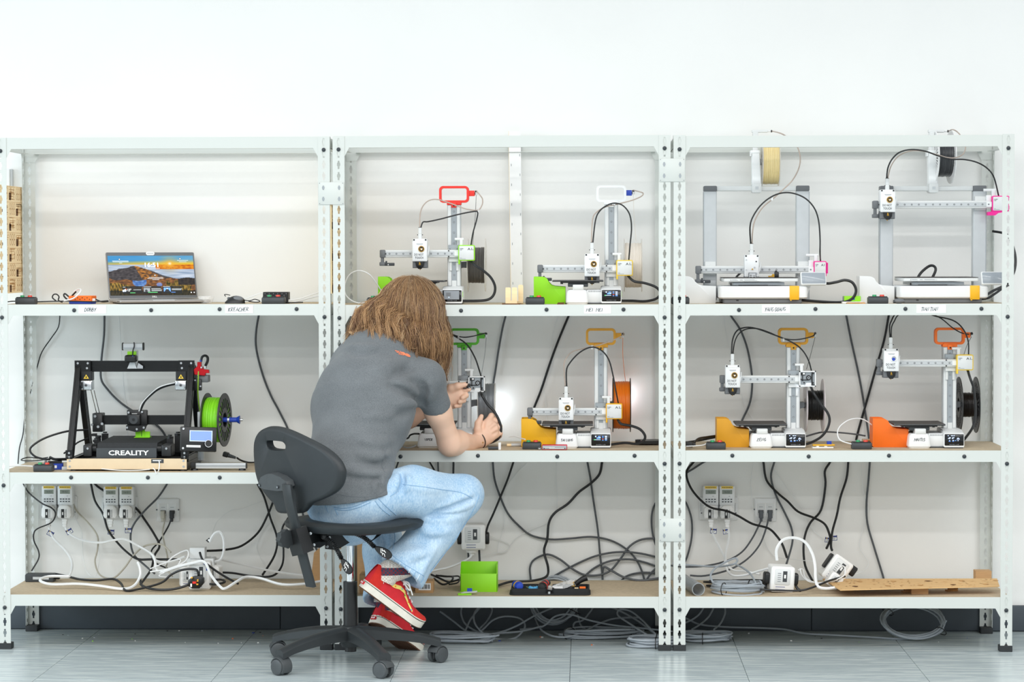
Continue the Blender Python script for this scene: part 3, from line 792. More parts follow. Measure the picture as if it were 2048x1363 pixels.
    sb=MB(handle_stub or handle).rbox(0.0525,0.075,0.125,0.143,hz+0.032,hz+0.052,0.001,'x',0.001)
    sb.build('tube_holder',h_o)
    MB('offw').cyl((0.0805,0.134,hz+0.036),0.0048,0.010,'z',10).use('black').cyl((0.0805,0.134,hz+0.046),0.0042,0.006,'z',10).box(0.074,0.077,0.13,0.138,hz+0.038,hz+0.046).build('tube_fitting',h_o)
    # spool arm behind tower
    if spool:
        sx,w,R,rf,mf,mfil,holes,ml,py_c,Ys=spool
        xs=PX(sx,Yf+Ys); zc=P(sx,py_c,Yf+Ys).z-zt
        MB('dgrey').cyl((0.02,Ys,zc),0.010,xs-x0-0.02,'x',14).prism([(0.02,zc-0.012),(0.044,zc-0.004),(0.044,zc+0.014),(0.02,zc+0.012)],0.15,Ys+0.01,'y').build('spool_arm',t)
        s=thing('filament_spool',spool_labels.pop(0),'spool',(xs,Yf+Ys,zt+zc),'filament spools beside the printers')
        spool_meshes(s,(0,0,0),R,w,rf,mf,mfil,0.026,holes,0.003,ml)
    return dict(t=t,x0=x0,y0=Yf,z0=zt,tip=Vector((x0+tip[0],Yf+tip[1],zt+tip[2])),zarm=zarm,
                motor=Vector((x0+0.063,Yf+0.09,zt+zarm+0.031)),motor_b=Vector((x0+0.06,Yf+0.09,zt+zarm-0.026)),
                fit=Vector((x0+0.0805,Yf+0.134,zt+hz+0.052)),fitb=Vector((x0+0.0805,Yf+0.134,zt+hz+0.036)),htop=zt+hz)
M['sp_grey']=mat('grey_filament','#5d5a56',0.35,var=0.25,scale=30,stretch=(40,1,1))
M['sp_white']=mat('white_filament','#efe7dc',0.35,var=0.03)
M['sp_silver']=mat('silver_filament','#8e9296',0.3,metal=0.3,var=0.25,scale=30,stretch=(40,1,1))
M['sp_orange']=mat('orange_filament','#e2781a',0.3,var=0.1,scale=30,stretch=(40,1,1))
M['sp_black']=mat('black_filament','#121313',0.28,var=0.2)
M['sp_blackb']=mat('brown_black_filament','#1d1613',0.28,var=0.2)
M['sp_green']=mat('green_filament','#86d227',0.35,var=0.06,scale=30,stretch=(40,1,1))
M['sp_clear']=mat('natural_filament','#ecd9a2',0.3,var=0.08,scale=30,stretch=(40,1,1))
M['sp_dark']=mat('dark_grey_filament','#3f4144',0.3,var=0.2)
M['fl_clear']=mat('clear_flange','#f1ece4',0.2,alpha=0.55,var=0.01)
M['fl_black']=mat('black_flange','#2a2b2c',0.4,var=0.1)
M['fl_white']=mat('white_flange','#efefee',0.4,var=0.01)
M['fl_pink']=mat('pale_flange','#dcd3d3',0.3,var=0.02)
spool_labels=['spool of dark grey filament behind the red-handled printer',
                'spool of white filament behind the white-handled printer',
                'spool of silver grey filament beside the person\'s hands',
                'spool of bright orange filament with black flanges',
                'half-used spool of black filament with pale flanges',
                'nearly empty spool with two black latticed flanges by the right post']
PR={}
PR['red']=mini_printer(1,1,908.9,606,506.9,840.2,'single-arm printer with a red carrying handle and lime cover frame','red','lime',screen='grey',spool=(954,0.064,0.098,0.066,'fl_clear','sp_grey',0,False,530,0.21),Yf=0.10)
PR['white']=mini_printer(1,1,1222.7,606,536.8,1184.2,'single-arm printer with a white carrying handle and blue tube holder','white','paleyel',screen='home',handle_stub='blue',spool=(1266,0.064,0.098,0.082,'fl_clear','sp_white',0,False,530,0.21),Yf=0.10)
PR['viper']=mini_printer(1,2,928.3,896,768,866,'single-arm printer with a bright green handle that the person is working on','dgreen','paleyel',opened=True,name=('VIPER',0.0085,0.030),screen='home',spool=(973,0.062,0.075,0.073,'fl_clear','sp_silver',0,False,806,0.20),Yf=0.13)
PR['tai']=mini_printer(1,2,1201.6,895,822.3,1131.8,'single-arm printer with an amber handle beside the orange filament spool','amber','yellow',name=('TAI LUNG',0.0085,0.044),screen='home',spool=(1243,0.064,0.100,0.088,'fl_black','sp_orange',0,False,809.5,0.20))
PR['zeng']=mini_printer(2,2,1586.3,895,757.5,1465.3,'single-arm printer with an amber handle and a black filament spool','amber','yellow',opened=True,name=('ZENG',0.0105,0.034),screen='grid',spool=(1628.5,0.063,0.098,0.055,'fl_pink','sp_black',0,False,810,0.20))
PR['mantis']=mini_printer(2,2,1899.3,896,725,1782.5,'single-arm printer with an orange handle next to the right shelf post','orange','paleyel',name=('MANTIS',0.0105,0.040),screen='grid',dot='blue',spool=(1935.5,0.062,0.103,0.045,'fl_black','sp_blackb',26,True,809,0.20))

# waste bins beside the mini printers
def waste_bin(px0,px1,py0,py1,u,k,Y,col,label):
    x0,x1=PX(px0,Y),PX(px1,Y); zt=SHELF_TOP(u,k); h=P(px0,py0,Y).z-zt; w=x1-x0
    t=thing('waste_bin',label,'bin',(x0,Y,zt),'printed waste bins beside the printers')
    prof=[(0.003,0),(w-0.003,0),(w,0.004),(w,h*0.63),(w*0.66,h*0.66),(w*0.56,h*0.70),(w*0.48,h*0.80),(w*0.42,h*0.93),(w*0.33,h*0.99),(w*0.24,h),(0,h),(0,0.004)]
    D=0.10; th=0.003
    MB(col).prism(prof,0,th,'y',0.0008).build('front_wall',t)
    MB(col).prism(prof,D-th,D,'y').build('back_wall',t)
    mb=MB(col).box(0,th,th,D-th,0.0,h).box(w-th,w,th,D-th,0.0,h*0.63).box(0,w,th,D-th,0,th)
    mb.build('side_walls',t)
    sl=MB(col)
    top=prof[3:10]
    for a,b in zip(top[:-1],top[1:]):
        if a[0]<w*0.62:continue
    sl.box(w*0.5,w-th,D*0.45,D*0.48,th,h*0.6)
    sl.build('divider',t)
    return t
waste_bin(756,812,553,606,1,1,0.16,'lime','lime green waste bin mostly hidden behind the person\'s hair')
waste_bin(1067.5,1131,553,606,1,1,0.15,'lime','lime green waste bin left of the white-handled printer')
waste_bin(1042,1111.5,837,892,1,2,0.17,'yellow','yellow waste bin left of the amber printer in the middle unit')
waste_bin(1433.5,1498.5,836.5,892,2,2,0.16,'amber','amber waste bin left of the printer in the right unit')
waste_bin(1746.5,1818,836.5,893,2,2,0.16,'orange','bright orange waste bin left of the orange-handled printer')
waste_bin(1352,1432,552,606,2,1,0.17,'white','white waste bin left of the first large frame printer')
waste_bin(1719,1789,552,606,2,1,0.17,'white','white waste bin behind the dark button box at the far right')

# ------------------------------------------------------------------ the two large frame printers
def frame_printer(px_c,py_arm,px_head,label,style,tab,spool_mat,spool_lab,fl,Yf=0.09,screen_tilt=0):
    zt=SHELF_TOP(2,1); x0=PX(px_c,Yf+0.2)
    t=thing('frame_printer',label,'3D printer',(x0,Yf,zt),'large frame printers on the upper right shelf')
    ya=Yf+0.17
    zarm=P(px_c,py_arm,ya).z-zt; xh=PX(px_head,ya-0.05)-x0
    # base tub
    b=MB('white').rbox(-0.1465,0.170,0.0,0.33,0.018,0.063,0.012,'z',0.005).use('dgrey').rbox(-0.130,0.150,0.012,0.32,0.0,0.019,0.006,'z',0.003)
    b.use('black').box(-0.085,-0.076,0.0115,0.013,0.010,0.014)
    base=b.build('base',t)
    MB('yellow').rbox(0.105,0.139,-0.003,0.004,0.014,0.064,0.002,'y').box(0.107,0.112,-0.003,0.0,0.011,0.016).build('yellow_clip',base)
    # frame columns, top bar and corner caps
    zc=P(px_c,372,Yf+0.21).z-zt+0.001
    for sx in (-1,1):
        xa,xb=(-0.193,-0.145) if sx<0 else (0.145,0.193)
        c=MB('lgrey').rbox(xa,xb,0.19,0.235,0.01,zc-0.020,0.005,'z',0.001)
        c.use('mgrey').box(xa-0.0006 if sx<0 else xb-0.004,xa+0.004 if sx<0 else xb+0.0006,0.191,0.234,0.012,zc-0.022)
        c.build('frame_column',t)
        MB('dgrey').rbox(xa,xb,0.188,0.237,zc-0.020,zc,0.004,'y',0.001).build('corner_cap',t)
    MB('offw').rbox(-0.146,0.146,0.195,0.230,zc-0.019,zc-0.001,0.004,'x').build('top_bar',t)
    # bed
    MB('mgrey').box(-0.095,0.09,0.04,0.30,0.066,0.076).use('black').box(-0.105,-0.1,0.03,0.034,0.066,0.074).box(-0.075,0.03,0.036,0.04,0.0645,0.067).build('bed_carriage',t)
    bd=MB('offw').rbox(-0.130,0.138,0.015,0.275,0.079,0.092,0.006,'z',0.002)
    bd.use('prt').prism([(-0.106,0.083),(-0.102,0.083),(-0.104,0.087)],0.0145,0.015,'y')
    for (a,w) in ((-0.100,0.022),(-0.072,0.012),(-0.056,0.046)):
        bd.box(a,a+w,0.0145,0.015,0.0835,0.0842); bd.box(a,a+w*0.8,0.0145,0.015,0.0855,0.0862)
    bdo=bd.build('heated_bed',t)
    MB('bed').rbox(-0.130,0.138,0.013,0.277,0.0925,0.0937,0.006,'z',0.0003).box(-0.105,-0.075,0.277,0.283,0.0925,0.0937).build('build_plate',bdo)
    # gantry
    ga=MB('offw').rbox(-0.218,0.205,0.152,0.176,zarm-0.0138,zarm+0.0138,0.003,'x',0.001).use('lgrey').box(-0.205,0.190,0.148,0.153,zarm-0.0065,zarm+0.0075)
    rail_holes(ga,-0.186,0.172,15,0.148,zarm)
    ga.use('white').box(0.186,0.205,0.146,0.153,zarm-0.009,zarm+0.009); screws(ga,[(0.194,0.1455,zarm)],0.003,'prt')
    ga.build('gantry_arm',t)
    for sx in (-1,1):MB('offw').rbox(sx*0.169-0.02,sx*0.169+0.02,0.174,0.191,zarm-0.02,zarm+0.03,0.003,'z').build('z_carriage',t)
    purge_wiper(t,-0.224,zarm,0.155,0.024,0.036)
    MB('white').cyl((0.178,0.165,zarm+0.0525),0.0050,0.044,'x',12).rbox(0.207,0.220,0.155,0.175,zarm+0.020,zarm+0.053,0.002,'z').rbox(0.188,0.206,0.158,0.18,zarm+0.01,zarm+0.034,0.002,'z').build('release_knob',t)
    xm=0.2045 if tab=='right' else 0.206
    a1_box(t,xm,xm+(0.047 if tab=='right' else 0.062),0.140,zarm-0.026,zarm+0.031,'pink','',False,tab)
    tip=toolhead(t,xh,0.154,zarm,style)
    # tilting touch screen on its stalk
    ss=MB('offw').rbox(-0.046,0.046,-0.008,0.004,-0.024,0.024,0.005,'y',0.002)
    so=ss.build('touch_screen',t,(0.190,0.010,0.0885)); so.rotation_euler=(math.radians(-18),0,math.radians(6))
    MB('greysc').rbox(-0.0425,0.0425,-0.0092,-0.0075,-0.0195,0.0205,0.003,'y',0.0003).build('screen_glass',so)
    MB('offw').prism([(0.14,0.02),(0.166,0.02),(0.186,0.07),(0.176,0.075),(0.15,0.06)],0.03,0.07,'y').build('screen_stalk',t)
    # spool holder arm rising from the top bar
    cx=PX(1512.8,Yf+0.2)-PX(1512.5,Yf+0.2)
    clip=MB('offw').rbox(cx-0.0175,cx+0.0175,0.178,0.245,zc-0.026,zc+0.009,0.006,'y',0.002)
    clip.use('lgrey').prism([(cx-0.006,zc-0.014),(cx+0.006,zc-0.014),(cx+0.006,zc-0.003),(cx-0.006,zc-0.003)],0.1774,0.178,'y')
    clip.build('holder_clip',t)
    z1=P(px_c,300,Yf+0.2).z-zt; z2=P(px_c,264,Yf+0.2).z-zt
    ho=MB('white').prism([(cx-0.0165,zc+0.006),(cx+0.0165,zc+0.006),(cx+0.0105,z1-0.004),(cx-0.0185,z1-0.004)],0.192,0.238,'y',0.002)
    ho.rbox(cx-0.0235,cx+0.012,0.19,0.238,z1-0.012,z1-0.001,0.003,'y').box(cx-0.0235,cx-0.0195,0.19,0.238,z1-0.022,z1-0.01)
    ho.use('offw').rbox(cx-0.0135,cx+0.0065,0.205,0.228,z1-0.004,z2,0.002,'z')
    ho.rbox(cx-0.0165,cx+0.041,0.206,0.226,z2-0.001,z2+0.009,0.002,'x')
    ho.use('white').cyl((cx+0.041,0.216,z2+0.004),0.0035,0.012,'x',10).use('black').cyl((cx+0.053,0.216,z2+0.004),0.0045,0.005,'x',10)
    ho.build('spool_holder',t)
    zs=P(px_c,324,Yf+0.24).z-zt if spool_mat=='sp_clear' else P(px_c,314,Yf+0.24).z-zt
    xs=(PX(1541,Yf+0.24)-PX(1512.5,Yf+0.24)) if spool_mat=='sp_clear' else (PX(1886,Yf+0.24)-PX(1865,Yf+0.24))
    ax=MB('white').cyl((cx,0.235,zs),0.012,xs,'x',14); ax.build('spool_axle',t)
    s=thing('filament_spool',spool_lab,'spool',(x0+xs,Yf+0.235,zt+zs),'filament spools above the frame printers')
    if spool_mat=='sp_clear':spool_meshes(s,(0,0,0),0.090,0.062,0.082,'fl_clear',spool_mat,0.026,0,0.003)
    else:spool_meshes(s,(0,0,0),0.098,0.062,0.072,'fl_white',spool_mat,0.026,40,0.003)
    if spool_mat!='sp_clear':s.rotation_euler=(0,0,math.radians(4))
    return dict(t=t,x0=x0,y0=Yf,z0=zt,tip=Vector((x0+tip[0],Yf+tip[1],zt+tip[2])),motor=Vector((x0+xm+0.03,Yf+0.16,zt+zarm+0.031)),motor_b=Vector((x0+xm+0.034,Yf+0.165,zt+zarm-0.026)),
                fit=Vector((x0+cx+0.058,Yf+0.216,zt+z2+0.004)))
PR['yang']=frame_printer(1512.5,539,1503.3,'large frame printer with bare print head lowered near its bed','bare','right','sp_clear','spool of translucent natural filament above the left frame printer','fl_clear')
PR['tian']=frame_printer(1865,409,1774.3,'large frame printer with print head raised high at the left column','cover','wing','sp_dark','spool of dark grey filament with white flanges above the right frame printer','fl_white')

# unseen lamps added behind two spools to throw the printer LEDs' wall glow
def spool_glow_lamp(pr,px,py,Y,power,col):
    c=P(px,py,Y); MB('led').cyl(c-Vector(pr['t'].location),0.004,0.002,'z',10).use('white').cyl(c+Vector((0,0,0.002))-Vector(pr['t'].location),0.006,0.006,'z',10).build('added_glow_lamp',pr['t'])
    l=bpy.data.lights.new('added_wall_glow','POINT'); l.energy=power; l.color=col; l.shadow_soft_size=0.006
    o=bpy.data.objects.new('added_wall_glow',l); COL.objects.link(o); o.location=c-Vector((0,0.004,0.008))
spool_glow_lamp(PR['viper'],988,806,0.425,0.22,(0.86,0.92,1.0))
spool_glow_lamp(PR['tai'],1250,786,0.43,0.13,(0.88,0.90,1.0))
# ================================================================== BELT PRINTER (left unit, third shelf)
def WB(t,m='white'):
    mb=MB(m); mb.T=Matrix.Translation(-Vector(t.location)); return mb
def bar(mb,p,q,w,h,side=None):
    """square bar p->q; w across 'side' direction, h across the third"""
    p,q=Vector(p),Vector(q); t=(q-p).normalized()
    s_=Vector(side) if side else Vector((1,0,0))
    s_=(s_-t*s_.dot(t)).normalized(); n=t.cross(s_)
    vs=[]
    for c in (p,q):
        for (a,b) in ((-1,-1),(1,-1),(1,1),(-1,1)):vs.append(c+s_*(a*w/2)+n*(b*h/2))
    return mb.add(vs,[(0,3,2,1),(4,5,6,7),(0,1,5,4),(1,2,6,5),(2,3,7,6),(3,0,4,7)])
def extrusion(mb,p,q,w,h,side=None,m='blackm',grooves=True):
    """T-slot extrusion: core plus proud corner ribs"""
    p,q=Vector(p),Vector(q); t=(q-p).normalized()
    s_=Vector(side) if side else Vector((1,0,0)); s_=(s_-t*s_.dot(t)).normalized(); n=t.cross(s_)
    mb.use(m); bar(mb,p,q,w-0.004,h-0.004,s_)
    na=max(2,int(round(w/0.02))+1); nb=max(2,int(round(h/0.02))+1)
    for i in range(na):
        for j in range(nb):
            a=-w/2+0.003+(w-0.006)*i/(na-1); b=-h/2+0.003+(h-0.006)*j/(nb-1)
            if 0<i<na-1 and 0<j<nb-1:continue
            bar(mb,p+s_*a+n*b,q+s_*a+n*b,0.006,0.006,s_)
    return mb
ZS=SHELF_TOP(0,2); YF=0.065
bp=thing('belt_printer','black belt-fed printer with slanted frame and cream front panel','3D printer',(PX(251,YF),YF,ZS))
xl,xr=PX(131,YF),PX(371,YF)
zb0,zb1=P(250,938,YF).z,P(250,916.5,YF).z
pn=WB(bp,mat('cream_panel','#ead3b0',0.35,metal=0.25,var=0.02)).box(xl,xr,YF,YF+0.004,zb0,zb1)
pno=pn.build('front_panel',bp)
screws(WB(bp,'steel'),[(x,YF-0.001,z) for x in (xl+0.010,xr-0.011) for z in (zb0+0.010,zb1-0.008)],0.0042,'steel').build('panel_screw',pno)
WB(bp,'char').box(PX(300,YF),PX(325,YF),YF-0.0006,YF+0.001,P(300,925.5,YF).z,P(300,917.5,YF).z).use('white').box(PX(303,YF),PX(320,YF),YF-0.001,YF,P(300,921.5,YF).z,P(300,919.5,YF).z).build('card_slot',pno)
bs=WB(bp,'blackm')
extrusion(bs,(xl+0.012,YF+0.005,(zb0+zb1)/2),(xl+0.012,0.43,(zb0+zb1)/2),0.02,0.04)
extrusion(bs,(xr-0.012,YF+0.005,(zb0+zb1)/2),(xr-0.012,0.43,(zb0+zb1)/2),0.02,0.04)
extrusion(bs,(xl+0.022,0.42,(zb0+zb1)/2),(xr-0.022,0.42,(zb0+zb1)/2),0.02,0.04,(0,1,0))
bs.use('black').box(xl+0.02,xr-0.02,YF+0.006,0.40,zb0+0.004,zb0+0.02)
bs.build('base_frame',bp)
for x in (xl+0.022,xr-0.015):
    for y in (YF+0.02,0.40):WB(bp,'black').cyl((x,y,ZS),0.014,zb0-ZS,'z',14,0.012).build('foot',bp)
ztop=P(270,732,YF+0.18).z; YT=YF+0.19
legs=[]
for sx,xx in ((-1,xl+0.008),(1,xr-0.008)):
    l=WB(bp,'blackm'); extrusion(l,(xx,YF+0.014,zb1-0.005),(xx,YT,ztop+0.01),0.02,0.04); l.build('front_leg',bp)
    l=WB(bp,'blackm'); extrusion(l,(xx-sx*0.0,YT+0.01,ztop-0.01),(xx,0.425,zb1),0.02,0.04); l.build('rear_strut',bp)
    pl=WB(bp,'blackm').box(xx-0.013,xx+0.013,YF+0.000,YF+0.006,zb1-0.002,zb1+0.03)
    screws(pl,[(xx,YF-0.001,zb1+0.020),(xx,YF-0.001,zb1+0.005)],0.004,'steel'); pl.build('foot_plate',bp)
    xi=xx-sx*0.022
    pl=WB(bp,'blackm').prism([(xx-0.012,ztop-0.055),(xx+0.012,ztop-0.055),(xx+0.012+(0.035 if sx<0 else 0),ztop-0.018),(xx+0.012+(0.035 if sx<0 else 0),ztop+0.022),(xx-0.012-(0.035 if sx>0 else 0),ztop+0.022),(xx-0.012-(0.035 if sx>0 else 0),ztop-0.018)],YT-0.026,YT-0.021,'y')
    screws(pl,[(xx,YT-0.0275,ztop+0.012),(xi-sx*0.015,YT-0.0275,ztop+0.012),(xi-sx*0.012,YT-0.0275,ztop-0.006),(xx,YT-0.0275,ztop-0.030)],0.0042,'steel')
    pl.build('corner_plate',bp)
    # stepper motor under the beam
    mx0,mx1=(PX(163,YT),PX(186,YT)) if sx<0 else (PX(353,YT),PX(374,YT))
    zm=P(200,743,YT).z
    mo=WB(bp,'black').rbox(mx0,mx1,YT-0.03,YT+0.012,zm-0.030,zm+0.004,0.002,'z')
    cx=(mx0+mx1)/2
    mo.use('paleyel').prism([(cx-0.010,zm-0.024),(cx+0.010,zm-0.024),(cx,zm-0.008)],YT-0.0306,YT-0.03,'y').use('black').prism([(cx-0.0035,zm-0.021),(cx+0.0035,zm-0.021),(cx,zm-0.013)],YT-0.031,YT-0.0305,'y')
    mo=mo.build('stepper_motor',bp)
    fc=WB(bp,'steel').rbox(mx0-0.002,mx1+0.001,YT-0.036,YT+0.006,zm-0.066,zm-0.030,0.004,'y',0.002).use('dgrey').cyl((cx,YT-0.0375,zm-0.048),0.0055,0.002,'y',14).use('black').cyl((cx,YT-0.0382,zm-0.048),0.0025,0.001,'y',10)
    screws(fc,[(cx+a*0.015,YT-0.037,zm-0.048+b*0.014) for a in (-1,1) for b in (-1,1)],0.0022,'chrome'); fc.build('motor_face',mo)
tb_=WB(bp,'blackm'); extrusion(tb_,(xl+0.006,YT,ztop),(xr-0.004,YT,ztop),0.04,0.02,(0,0,1)); tb_.build('top_beam',bp)
# guide rods / belts on the left tilted carriage
gl=WB(bp,'steel')
for k,px in enumerate((182,188)):gl.tube([P(px,780,YT+0.03),P(px+14,838,0.36)],0.0016,6,smooth=0)
gl.build('drive_belt',bp)
# gantry
YG=0.335
g0,g1=P(200,839,YG),P(369,839,YG)
gb=WB(bp,'blackm'); extrusion(gb,g0,g1,0.034,0.02,(0,0,1)); gb.build('gantry_beam',bp)
cl=WB(bp,'black').rbox(PX(186,YG),PX(206,YG),YG-0.03,YG+0.02,P(200,862,YG).z,P(200,825,YG).z,0.003,'y')
for (px,py) in ((184,849),(196,853),(204,847),(190,832)):cl.use('steel').cyl(P(px,py,YG-0.036),0.005,0.006,'y',10)
cl.use('black')
for (px,py) in ((188,868),(196,872),(191,880)):cl.box(PX(px,YG)-0.008,PX(px,YG)+0.008,YG-0.03,YG,P(px,py,YG).z-0.005,P(px,py,YG).z+0.004)
cl.build('gantry_carriage',bp)
hx,hz_=PX(275,YG),P(275,840,YG).z
he=WB(bp,'black').rbox(hx-0.037,hx+0.038,YG-0.03,YG-0.014,hz_-0.018,hz_+0.040,0.003,'y',0.001)
he.rbox(hx-0.028,hx+0.016,YG-0.055,YG-0.028,hz_-0.014,hz_+0.026,0.004,'y',0.002)
he.prism([(hx-0.038,hz_-0.034),(hx-0.030,hz_-0.034),(hx-0.006,hz_-0.040),(hx+0.006,hz_-0.040),(hx+0.030,hz_-0.032),(hx+0.036,hz_-0.016),(hx-0.038,hz_-0.016)],YG-0.045,YG-0.02,'y')
he.use('char').cyl((hx-0.008,YG-0.0565,hz_+0.006),0.016,0.002,'y',24).use('black').cyl((hx-0.008,YG-0.0575,hz_+0.006),0.0055,0.002,'y',12)
for (a,b) in ((-0.028,0.032),(0.022,0.034),(-0.034,-0.024),(0.028,-0.024),(0.002,-0.030)):he.use('steel').cyl((hx+a,YG-0.046,hz_+b),0.004,0.017,'y',10)
he.use('paper').box(hx-0.014,hx+0.006,YG-0.056,YG-0.055,hz_+0.0275,hz_+0.029)
heo=he.build('hot_end',bp)
# belt bed with front roller cover
zbt=P(260,885,YF+0.04).z
bl=WB(bp,mat('black_belt','#26282a',0.75,var=0.15,scale=120))
x0b,x1b=PX(194,YF+0.05),PX(314,YF+0.05)
prof=[(YF+0.035,zb1+0.006),(YF+0.028,zb1+0.02),(YF+0.030,zbt-0.012),(YF+0.040,zbt),(0.40,zbt+0.004),(0.41,zbt-0.008),(0.41,zb1+0.01),(0.40,zb1+0.004)]
bl.prism(prof,x0b,x1b,'x'); blo=bl.build('conveyor_belt',bp)
fc=WB(bp,'char').box(x0b,x1b,YF+0.016,YF+0.022,zb1+0.001,P(250,895.5,YF+0.016).z)
letter(fc,'CREALITY',(PX(255,YF+0.015),YF+0.0152,P(250,909.5,YF+0.016).z),(1,0,0),(0,0,1),0.0165,0.147,'paper',0.025); fc.build('front_cover',bp)
for (pa,pb) in ((165.5,182.5),(322,342)):
    rb=WB(bp,'black').rbox(PX(pa,YF+0.03),PX(pb,YF+0.03),YF+0.015,YF+0.09,P(0,912,YF+0.02).z,P(0,889,YF+0.02).z,0.004,'y',0.002)
    screws(rb,[(PX((pa+pb)/2-3,YF),YF+0.0135,P(0,897,YF).z)],0.0042,'steel'); rb.build('roller_mount',bp)
    xx=PX(pb if pa<200 else pa,YF+0.04); sg=1 if pa<200 else-1
    WB(bp,'blackm').cyl((xx if sg>0 else xx-0.016,YF+0.045,zbt-0.022),0.018,0.016,'x',18).build('roller_end',bp)
for (px,py,y) in ((210,867,0.36),(340,873,0.2),(356,867,0.36),(195,876,0.3)):
    c=P(px,py,y); WB(bp,'black').box(c.x-0.011,c.x+0.011,y-0.01,y+0.01,zb1,c.z-0.006).cyl((c.x,y,c.z-0.006),0.013,0.007,'z',8).cyl((c.x,y,c.z+0.003),0.008,0.005,'z',8).build('levelling_knob',bp)
# control panel
lc=MB('black').rbox(-0.064,0.066,-0.011,0.011,-0.044,0.044,0.003,'y',0.0015)
c=P(396,878,YF); lco=lc.build('control_panel',bp,tuple(c-Vector(bp.location))); lco.rotation_euler=(math.radians(-8),math.radians(2.5),math.radians(14))
ls=MB('lcd').box(-0.029,0.048,-0.0118,-0.0108,-0.006,0.029).use('icon').box(-0.031,-0.029,-0.0117,-0.0108,-0.008,0.031).box(0.048,0.050,-0.0117,-0.0108,-0.008,0.031).box(-0.031,0.05,-0.0117,-0.0108,0.029,0.031).box(-0.031,0.05,-0.0117,-0.0108,-0.008,-0.006)
ls.build('lcd_screen',lco)
MB('black').cyl((0.036,-0.024,-0.016),0.0135,0.014,'y',24).use('steel').lathe((0.036,-0.0245,-0.016),[(0.0115,0),(0.0135,0),(0.0135,0.001),(0.0115,0.001)],'y',24).build('control_knob',lco)
MB('paper').box(-0.042,0.009,-0.0118,-0.0108,-0.030,-0.022).use('prt').box(-0.038,0.004,-0.012,-0.0117,-0.0265,-0.0255).build('label_strip',lco)
screws(MB('steel'),[(-0.054,-0.0125,0.036),(-0.054,-0.0125,-0.034)],0.004,'steel').build('panel_screw',lco)
# red extruder, its motor and filament sensor
YE=YT+0.0
ex=WB(bp,mat('red_anodised','#c4121d',0.3,metal=0.5,var=0.05))
a=lambda px,py:(P(px,py,YE).x,P(px,py,YE).z)
ex.prism([a(391,748),a(412,750),a(414,745),a(421,745),a(420,739),a(410,738),a(408,733),a(404,731),a(404,723),a(397,723),a(397,731),a(390,738)][::-1],YE-0.03,YE-0.01,'y',0.001)
ex.use('steel').cyl(P(403,736,YE-0.035),0.004,0.006,'z',10).cyl(P(411,736,YE-0.035),0.0045,0.008,'z',10)
ex.use('blue').cyl(P(402,722.5,YE-0.02),0.005,0.006,'z',10); exo=ex.build('red_extruder',bp)
WB(bp,'dgrey').rbox(PX(394,YE),PX(417,YE),YE-0.02,YE+0.03,P(0,764,YE).z,P(0,750,YE).z,0.003,'y').build('extruder_motor',exo)
fs_=WB(bp,'black').rbox(PX(387,YE),PX(404,YE),YE-0.03,YE-0.01,P(0,780,YE).z,P(0,757,YE).z,0.002,'y'); screws(fs_,[P(390,760,YE-0.0315),P(401,772,YE-0.0315),P(386,772,YE-0.0315)],0.003,'steel'); fs_.build('filament_sensor',bp)
WB(bp,mat('green_strand','#97c83a',0.4)).tube([P(397,742,YE-0.033),P(396,775,YE-0.032),P(397,800,YE-0.02),P(402,830,YE),P(408,850,YE+0.02)],0.0022,6).build('filament_strand',bp)
# spool stand: upright extrusion and outrigger rail
WB(bp,'lgrey').rbox(PX(394,0.17),PX(406,0.17),0.16,0.18,ZS+0.03,P(0,823,0.17).z,0.002,'z').use('mgrey').box(PX(399,0.17),PX(401,0.17),0.1592,0.161,ZS+0.03,P(0,823,0.17).z).build('spool_post',bp)
rl=WB(bp,'lgrey').rbox(PX(388,0.10),PX(491,0.10),0.09,0.11,P(0,936,0.1).z,P(0,925,0.1).z,0.002,'x').use('mgrey').box(PX(388,0.1),PX(490,0.1),0.0893,0.091,P(0,931.5,0.1).z,P(0,929.5,0.1).z)
rl.use('black').rbox(PX(380,0.1),PX(390,0.1),0.086,0.114,P(0,936,0.1).z,P(0,924,0.1).z,0.002,'x').box(PX(490,0.1),PX(492,0.1),0.09,0.11,P(0,936,0.1).z,P(0,925,0.1).z)
rlo=rl.build('outrigger_rail',bp)
for px in (387,482.5):WB(bp,'black').cyl((PX(px,0.1),0.1,ZS),0.014,0.006,'z',14,0.012).cyl((PX(px,0.1),0.1,ZS+0.006),0.005,P(0,936,0.1).z-ZS-0.006,'z',8).build('rail_foot',rlo)
cs=P(432,839,0.19)
WB(bp,'blue').cyl((PX(404,0.17),0.19,cs.z),0.009,PX(474,0.17)-PX(404,0.17),'x',16).cyl((PX(470,0.17),0.19,cs.z),0.009,0.012,'x',16,0.016).use('steel').cyl((PX(452,0.17),0.19,cs.z),0.0105,0.007,'x',16).cyl((PX(476,0.17),0.19,cs.z),0.005,0.012,'x',10).build('spool_axle',bp)
sg=thing('filament_spool','spool of bright green filament on the belt printer','spool',tuple(cs),'filament spools beside the printers',math.radians(-7))
spool_meshes(sg,(0,0,0),0.098,0.064,0.082,'fl_black','sp_green',0.028,20,0.0035)
